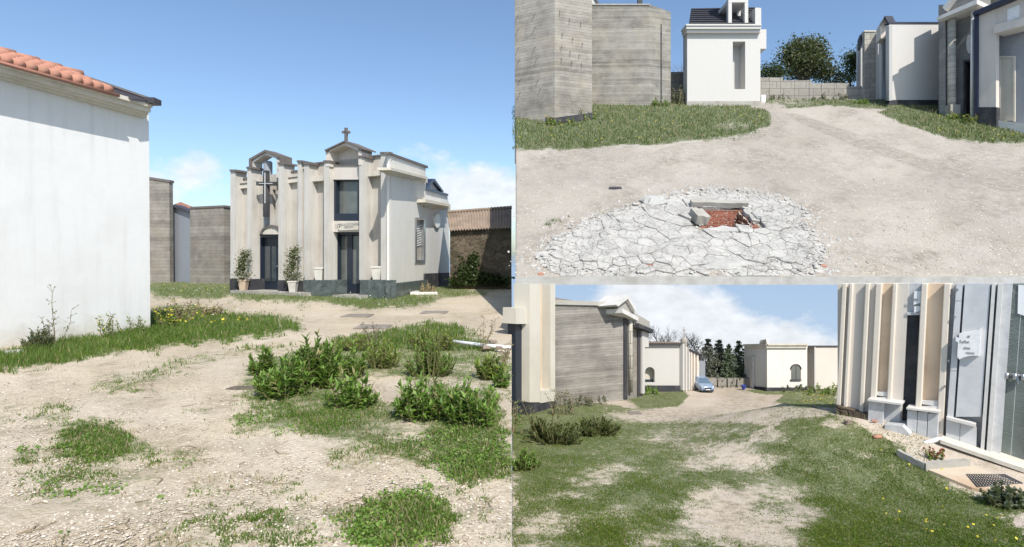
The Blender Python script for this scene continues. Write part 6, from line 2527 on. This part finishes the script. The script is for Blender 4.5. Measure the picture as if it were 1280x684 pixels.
weed_stalks('dry_weed', 'feathery grey stalk near the manhole cover on the road', gL, 466, 432, 24, 32, 6, 58, 'weed_grey')
weed_stalks('dry_weed', 'brown dry stalks at the far right of the weed bed', gL, 630, 460, 24, 30, 7, 59, 'straw')
weed_stalks('dry_weed', 'fine straw stalks in the verge nearest to the tan road', gL, 262, 396, 50, 16, 14, 60, 'straw')

# ivy creeping over the barn wall
rng = np.random.default_rng(71)
iv = thing('ivy', 'dark ivy creeping over the lower barn wall', 'ivy', BN.hit(590, 356, .05))
C = []
for (x, y, rx, ry, n_) in ((586, 342, 14, 15, 700), (575, 352, 12, 7, 400), (610, 350, 16, 8, 500), (628, 352, 10, 6, 260), (592, 326, 6, 10, 200)):
    for _ in range(n_):
        q = BN.hit(x + rng.normal() * rx * .5, min(356, y + rng.normal() * ry * .5), rng.uniform(.03, .25))
        C.append(tuple(q))
plant_mesh('foliage', leaf_cloud(np.array(C), .16, rng, .8), QUAD, 'ivy', iv)
mb = MB()
for x in (580, 588, 594, 612):
    q0_, q1_ = BN.hit(x, 357, .04), BN.hit(x + 2, 334, .04)
    mb.tube([q0_, q0_.lerp(q1_, .5) + Vector((.1, 0, 0)), q1_], .025, 4)
build('stem', mb, 'bark', iv)


# ---------------------------------------------------------------- trees
def crown_tree(name, label, Y, px, ybase_z, clumps, n_per, leafsz, mat, seed, group=None, trunk=.16):
    rng = np.random.default_rng(seed)
    base = P3(px, Y, ybase_z)
    root = thing(name, label, 'tree', base, group)
    k = scale_at(Y)
    tops = [at(cx, cy, Y) for cx, cy, rx, ry in clumps]
    mb_ = MB()
    zc = min(t.z for t in tops)
    fork = base.lerp(Vector((tops[0].x, tops[0].y, zc)), .7)
    mb_.tube([base, base.lerp(fork, .5) + Vector((.05, 0, 0)), fork], [trunk, trunk * .85, trunk * .7], 8)
    for t in tops:
        mid = fork.lerp(t, .5) + Vector((rng.normal() * .1, rng.normal() * .2, .1))
        mb_.tube([fork, mid, t], [trunk * .5, trunk * .3, trunk * .1], 6)
    build('trunk', mb_, 'bark', root)
    C = []
    for (cx, cy, rx, ry), t in zip(clumps, tops):
        for _ in range(max(4, int(rx * ry / 9))):
            u = rng.normal(size=3)
            u /= np.linalg.norm(u)
            r = rng.uniform(.35, 1.0) ** .6
            c = np.array([t.x + u[0] * rx * k * r, t.y + u[1] * rx * k * r * .8, t.z + u[2] * ry * k * r])
            m = int(n_per * rng.uniform(.5, 1.3))
            C.append(c + rng.normal(size=(m, 3)) * leafsz * np.array([2.1, 2.1, 1.5]))
    plant_mesh('crown', leaf_cloud(np.concatenate(C), leafsz, rng, .6), QUAD, mat, root)
    return root


GT = 'trees behind the block wall'
crown_tree('broad_tree', 'largest rounded tree behind the block wall', 40, 1007, 9.2, [(1000, 64, 15, 13), (1016, 66, 11, 13), (987, 74, 8, 10), (1004, 84, 23, 13), (1026, 82, 9, 11)], 120, .17, 'tree_leaf', 81, GT, .3)
crown_tree('broad_tree', 'low spreading tree on the right shoulder of the largest tree', 40.5, 1042, 9.2, [(1036, 93, 8, 7), (1046, 99, 9, 5), (1028, 97, 8, 6)], 110, .16, 'tree_leaf', 82, GT)
crown_tree('broad_tree', 'small dark tree between white chapel and largest tree', 39, 965, 9.2, [(964, 87, 7, 7), (973, 93, 6, 5), (957, 93, 5, 5)], 100, .16, 'tree_deep', 83, GT)
crown_tree('broad_tree', 'dark tree half hidden behind the mausoleum row', 42, 1064, 9.2, [(1064, 78, 6, 12), (1071, 74, 7, 12), (1061, 94, 7, 8)], 100, .17, 'tree_deep', 84, GT)


def bare_tree(name, label, base, hgt, seed, spread=.5, r0=.06, mat='bare', group=None, depth=5):
    rr_ = random.Random(seed)
    root = thing(name, label, 'tree', base, group)
    tr, tw = MB(), MB()

    def grow(p, d, L, r, lv):
        q = p + d * L
        m = p.lerp(q, .5) + Vector((rr_.uniform(-.05, .05), rr_.uniform(-.05, .05), 0)) * L
        (tr if lv < 2 else tw).tube([p, m, q], [r, r * .85, r * .7], 5 if lv < 2 else 3, cap=False)
        if lv >= depth:
            return
        for _ in range(3 if lv else 5):
            nd = (d + Vector((rr_.uniform(-1, 1), rr_.uniform(-1, 1), rr_.uniform(-.2, .5))) * spread * 1.3).normalized()
            grow(q.lerp(p, rr_.uniform(0, .35)), nd, L * rr_.uniform(.6, .85), r * .6, lv + 1)
    grow(base, Vector((rr_.uniform(-.1, .1), 0, 1)), hgt * .3, r0, 0)
    build('trunk', tr, mat, root)
    build('twigs', tw, mat, root)
    return root


bare_tree('bare_tree', 'grey leafless tree in the gap left of the white chapel', P3(848, 38, 9.2), 4.6, 91, .6, .07)
bare_tree('bare_tree', 'leafless twigs rising behind the block pier', P3(1093, 41, 9.2), 5.6, 92, .5, .05)
bare_tree('bare_tree', 'leafless grey tree behind the board marked house roof', at(822, 470, 16.9), 1.75, 93, .55, .028, group='bare trees behind the left row')
bare_tree('bare_tree', 'leafless grey tree behind the cross of the arched mausoleum', at(868, 470, 17.0), 1.55, 94, .65, .026, group='bare trees behind the left row')


def conifer(label, px, ytop, ybase, wpx, Y, seed, mat):
    rng = np.random.default_rng(seed)
    base = at(px, ybase, Y)
    top = at(px, ytop, Y)
    root = thing('conifer', label, 'tree', base, 'conifers behind the far wall')
    k = scale_at(Y)
    mb_ = MB()
    mb_.tube([base, top], [1.1 * k, .3 * k], 6)
    build('trunk', mb_, 'bark', root)
    C, D = [], []
    H = top.z - base.z
    for t in range(15):
        f = .12 + .88 * t / 14
        R = wpx * .5 * k * (1 - f) ** .75 * 1.25 + .4 * k
        for b in range(8):
            a = rng.uniform(0, 2 * PI)
            RR = R * rng.uniform(.6, 1.15)
            for s_ in range(24):
                g = rng.uniform(.1, 1)
                C.append((base.x + math.cos(a) * RR * g + rng.normal() * 1.2 * k, base.y + math.sin(a) * RR * g + rng.normal() * .8 * k,
                          base.z + H * f - g * RR * .35 + rng.normal() * .9 * k))
                D.append((math.cos(a), math.sin(a), -.35))
    plant_mesh('crown', leaf_cloud(np.array(C), 3.0 * k, rng, .4, dirs=np.array(D)), QUAD, mat, root)


conifer('pale sparse conifer nearest the left row of mausolea', 885, 426, 488, 50, 16.8, 101, 'needle_soft')
conifer('grey green conifer standing above the parked car', 899, 427, 488, 46, 17.0, 102, 'needle_soft')
conifer('thin dark conifer in the middle of the far lane', 911, 433, 488, 36, 16.75, 103, 'needle')
conifer('tallest pointed dark conifer above the blue bin', 923.5, 428, 488, 48, 16.95, 104, 'needle')
conifer('short dark conifer beside the small grey tomb', 937, 440, 488, 38, 16.8, 105, 'needle')
crown_tree('broad_tree', 'wide dark tree mass behind the conifers at the lane end', 17.3, 908, -3.9, [(890, 452, 12, 16), (905, 455, 12, 15), (920, 455, 12, 14), (934, 460, 10, 12)], 60, .05, 'needle', 107, None, .03)
crown_tree('broad_tree', 'dark bushy tree crown behind the receding cream row', 16.9, 866, -3.8, [(866, 433, 9, 6), (874, 440, 7, 8), (880, 447, 6, 7)], 40, .05, 'needle_soft', 106, None, .03)

# ---------------------------------------------------------------- weeds of the raised and lower yards
i = 0
for px, py, w_, h_, lb in ((700, 158, 40, 14, 'weed tuft at the dark base band of the tallest shell'), (735, 152, 24, 14, 'weed tuft at the right corner of the tallest shell'),
                          (826, 134, 24, 12, 'weed tuft at the right corner of the second shell'), (850, 131, 22, 22, 'dark bramble in the gap beside the white chapel'),
                          (880, 131, 22, 8, 'weeds under the left half of the chapel wall'), (1218, 156, 26, 14, 'weeds at the foot of the porch pier'),
                          (1195, 150, 20, 10, 'weeds at the foot of the mosaic column'), (990, 126, 60, 11, 'long dry brush along the high part of the block wall'), (1040, 126, 56, 11, 'long dry brush along the low part of the block wall'),
                          (1080, 131, 24, 7, 'weeds at the rough block pier'), (1270, 160, 40, 10, 'weeds at the porch step')):
    weed_stalks('rough_weed', lb, gT, px, py, w_ * 1.5, h_, 12, 120 + i, 'weed_leaf' if i not in (3, 7, 8) else 'weed_grey', None, 'dry_stem', tip='yellow_petal' if i in (0, 1, 5, 10) else None, tipsz=1.2)
    i += 1
for px, py, w_, h_, lb in ((702, 520, 50, 30, 'dry tall weeds under the sill of the corner mausoleum'), (655, 545, 36, 40, 'rusty dry weeds at the left limit of the lane'), (735, 509, 60, 12, 'weeds along the base of the board marked house'),
                          (808, 494, 34, 10, 'weeds at the foot of the mosaic column by the lane'), (835, 489, 50, 5, 'thin weeds along the dark band of the arched mausoleum'), (1030, 495, 50, 12, 'rusty dry weeds in front of the blank box mausoleum'),
                          (1000, 491, 50, 7, 'weeds under the arched window of the vaulted mausoleum')):
    weed_stalks('rough_weed', lb, gB, px, py, w_ * 1.5, h_, 14, 120 + i, 'weed_grey' if i % 2 else 'weed_leaf', None, 'dry_stem', tip='straw' if i % 2 else None, tipsz=1.4)
    i += 1
leafy('leafy_weed', 'weed hump left of the lane, leaves darkened to stand for building shade', 'weed', gB, 748, 546, 64, 24, 60, 16, 'shrub_leaf', 201, 'leafy weeds along the lane', 6)  # dark leaf colour stands in for the building's cast shadow
leafy('leafy_weed', 'spreading weeds under the corner mausoleum door, leaves darkened for building shade', 'weed', gB, 694, 556, 84, 34, 80, 16, 'shrub_leaf', 202, 'leafy weeds along the lane', 6)  # same dark leaves, carrying the painted building shadow across the grass
leafy('leafy_weed', 'bright weed patch at the left limit of the lane', 'weed', gB, 658, 590, 40, 26, 40, 14, 'weed_leaf', 203, 'leafy weeds along the lane', 7)
leafy('pale_ivy_plant', 'pale leafed plant spilling in front of the drain grate', 'plant', gB, 1262, 636, 56, 26, 46, 14, 'weed_grey', 204, None, 7, .35)
weed_stalks('red_flowers', 'small red flowers growing inside the planter kerbs', gB, 1172, 577, 30, 14, 10, 205, 'weed_leaf', None, 'stem', 'flower', 'red_petal', 3.0)

# ---------------------------------------------------------------- grass cover and stones: nobody could count these
n1 = scatter_blades('grass', 'grass', 'L', zL, -20, 639, 395, 690, 330000, .012, .05, .0045, 301, .6, 'short green grass and clover in patches on the level gravel yard')
n2 = scatter_blades('verge_grass', 'grass', 'L', zL, 150, 639, 350, 440, 70000, .03, .13, .008, 302, .62, 'taller verge grass along the white wall and the mausolea')
n2b = scatter_blades('verge_grass', 'grass', 'L', zL, -20, 240, 395, 470, 34000, .03, .13, .005, 312, .62, 'taller grass at the foot of the big white wall')
n3 = scatter_blades('dry_grass', 'straw', 'L', zL, -20, 639, 380, 690, 60000, .02, .07, .0035, 303, .5, 'straw coloured dry blades scattered over the gravel', extra=lambda px, py, X, Y: np.random.default_rng(1).random(len(px)) < .35)
n4 = scatter_blades('grass', 'grass_dark', 'T', zT, 640, 1290, 122, 345, 150000, .04, .15, .012, 304, .58, 'rough meadow grass on the raised yard')
n5 = scatter_blades('dry_grass', 'straw', 'T', zT, 640, 1290, 122, 200, 3500, .1, .26, .010, 305, .6, 'dry seeding stalks in the raised meadow grass')
n6 = scatter_blades('grass', 'grass_olive', 'B', zB, 641, 1290, 486, 690, 360000, .010, .036, .0036, 306, .55, 'short uneven grass over the lower lane')
n7 = scatter_blades('dry_grass', 'straw', 'B', zB, 641, 1290, 500, 690, 26000, .012, .035, .003, 307, .42, 'dry pale blades among the lower lane grass', extra=lambda px, py, X, Y: np.random.default_rng(2).random(len(px)) < .4)


def clover(name, mat, zone, zf, x0, x1, y0, y1, n, size, h, seed, label, thr):
    rng_ = np.random.default_rng(seed)
    px, py = rng_.uniform(x0, x1, n), rng_.uniform(y0, y1, n)
    Y = {'L': lambda: 1.65 / ((py - YH) / F), 'B': lambda: 2.357 / ((py - YH) / F - .0886)}[zone]()
    X = (px - CX) / F * Y
    m = masks(zone, px, py) + (vnoise(X * 2.3, Y * 2.3, seed, 4) - .5) * 1.4
    ok = rng_.random(n) < sstep(thr - .2, thr + .4, m)
    X, Y, m = X[ok], Y[ok], m[ok]
    C = np.stack([X, Y, zf(X, Y) + h * rng_.uniform(.1, 1.2, len(X)) * np.clip(m, .3, 1.3)], -1)
    d = rng_.normal(size=(len(X), 3))
    d[:, 2] *= .3
    mesh_arrays(name, leaf_cloud(C, size, rng_, .8, 0, d), QUAD, mat, label)


clover('clover', 'weed_leaf', 'L', zL, -20, 639, 385, 690, 110000, .022, .035, 601, 'clover and small broad leaved weeds in the gravel patches', .66)
clover('clover', 'grass_olive', 'B', zB, 641, 1290, 500, 690, 120000, .014, .022, 602, 'low clover and broad leaved weeds over the lower lane', .6)


def flowers(name, mat, zone, zf, x0, x1, y0, y1, n, size, h, seed, label, thr=.5):
    rng_ = np.random.default_rng(seed)
    px, py = rng_.uniform(x0, x1, n), rng_.uniform(y0, y1, n)
    Y = {'L': lambda: 1.65 / ((py - YH) / F), 'T': lambda: 8.715 / (.547 - (YH - py) / F), 'B': lambda: 2.357 / ((py - YH) / F - .0886)}[zone]()
    X = (px - CX) / F * Y
    m = masks(zone, px, py) + (vnoise(px / 18, py / 8, seed, 3) - .5) * 1.2
    ok = m > thr
    X, Y = X[ok], Y[ok]
    C = np.stack([X, Y, zf(X, Y) + h * rng_.uniform(.6, 1.2, len(X))], -1)
    P = leaf_cloud(C, size, rng_, .9, 0)
    P2 = leaf_cloud(C, size, rng_, .9, 0)
    mesh_arrays(name, np.concatenate([P, P2]), QUAD, mat, label)


flowers('meadow_flowers', 'yellow_petal', 'T', zT, 642, 960, 135, 180, 260, .05, .2, 401, 'tiny yellow flowers in the raised meadow')
flowers('meadow_flowers', 'yellow_petal', 'T', zT, 1170, 1290, 145, 180, 90, .05, .2, 402, 'tiny yellow flowers in the grass before the porch')
flowers('meadow_flowers', 'yellow_petal', 'B', zB, 1000, 1046, 487, 506, 140, .022, .045, 403, 'yellow flowers in the far right grass of the lane')
flowers('meadow_flowers', 'yellow_petal', 'B', zB, 1100, 1290, 590, 690, 50, .026, .06, 404, 'scattered yellow flowers in the near right grass', .75)
flowers('meadow_flowers', 'white_petal', 'L', zL, 190, 520, 360, 400, 260, .05, .2, 405, 'tiny white flowers in the verge of the level yard')
flowers('meadow_flowers', 'yellow_petal', 'L', zL, 190, 330, 352, 415, 120, .05, .22, 406, 'tiny yellow flowers in the verge of the level yard')


def pebbles(name, zone, zf, x0, x1, y0, y1, n, rmin, rmax, seed, label):
    rng_ = np.random.default_rng(seed)
    px, py = rng_.uniform(x0, x1, n), rng_.uniform(y0, y1, n)
    Y = {'L': lambda: 1.65 / ((py - YH) / F), 'T': lambda: 8.715 / (.547 - (YH - py) / F), 'B': lambda: 2.357 / ((py - YH) / F - .0886)}[zone]()
    X = (px - CX) / F * Y
    m = masks(zone, px, py)
    ok = (m + (rng_.random(n) - .5) * .4) < .45
    X, Y = X[ok], Y[ok]
    n = len(X)
    Z = zf(X, Y) + .004
    r = rmin * (rmax / rmin) ** (rng_.random(n) ** 2.2)
    base = np.array([(1, 0, 0), (.5, .85, .05), (-.5, .9, 0), (-1, 0, 0), (-.45, -.9, .02), (.55, -.8, 0), (.35, .2, .6), (-.4, .1, .55), (0, -.35, .62)])
    a = rng_.uniform(0, 2 * PI, n)
    P = np.empty((n, 9, 3))
    for q in range(9):
        jx = base[q, 0] * rng_.uniform(.75, 1.2, n) * 1.15
        jy = base[q, 1] * rng_.uniform(.75, 1.2, n) * .85
        P[:, q, 0] = X + (np.cos(a) * jx - np.sin(a) * jy) * r
        P[:, q, 1] = Y + (np.sin(a) * jx + np.cos(a) * jy) * r
        P[:, q, 2] = Z + base[q, 2] * r * rng_.uniform(.7, 1.2, n) + (0.547 * (P[:, q, 1] - Y) if zone == 'T' else (-.0886 * (P[:, q, 1] - Y) if zone == 'B' else 0))
    mesh_arrays(name, P, [(6, 7, 8), (0, 1, 6), (1, 2, 7, 6), (2, 3, 7), (3, 4, 8, 7), (4, 5, 8), (5, 0, 6, 8)], 'pebble_mix', label)


m, t, out, pos = new_mat('pebble_mix')
r_ = t.n('ShaderNodeNewGeometry').outputs['Random Per Island']
finish(t, out, t.ramp(r_, [(0.0, (.24, .19, .14, 1)), (.4, (.43, .36, .28, 1)), (.85, (.56, .49, .39, 1)), (1.0, (.66, .61, .53, 1))]), .9, t.noise(pos, 60, 4), .3, .01, .2)
M['pebble_mix'] = m
pebbles('gravel_stones', 'L', zL, -20, 639, 372, 690, 26000, .004, .0135, 501, 'loose pale stones over the level gravel yard')
pebbles('gravel_stones', 'T', zT, 642, 1290, 150, 345, 14000, .008, .028, 502, 'loose pale stones over the raised gravel')
pebbles('gravel_stones', 'B', zB, 642, 1290, 492, 690, 14000, .003, .009, 503, 'loose pale stones over the lower lane')


rt = random.Random(77)
mb = MB()
for i in range(70):
    p_ = gL(rt.uniform(5, 630), rt.uniform(460, 680))
    a_ = rt.uniform(0, 2 * PI)
    L_ = rt.uniform(.06, .22)
    d_ = Vector((math.cos(a_), math.sin(a_), 0)) * L_
    mb.tube([p_ + Vector((0, 0, .012)), p_ + d_ * .5 + Vector((d_.y * .2, -d_.x * .2, .016)), p_ + d_ + Vector((0, 0, .012))], [.004, .0035, .002], 4)
kind(build('dry_twigs', mb, 'dry_stem'), 'stuff', 'thin dry twigs littering the gravel of the level yard')
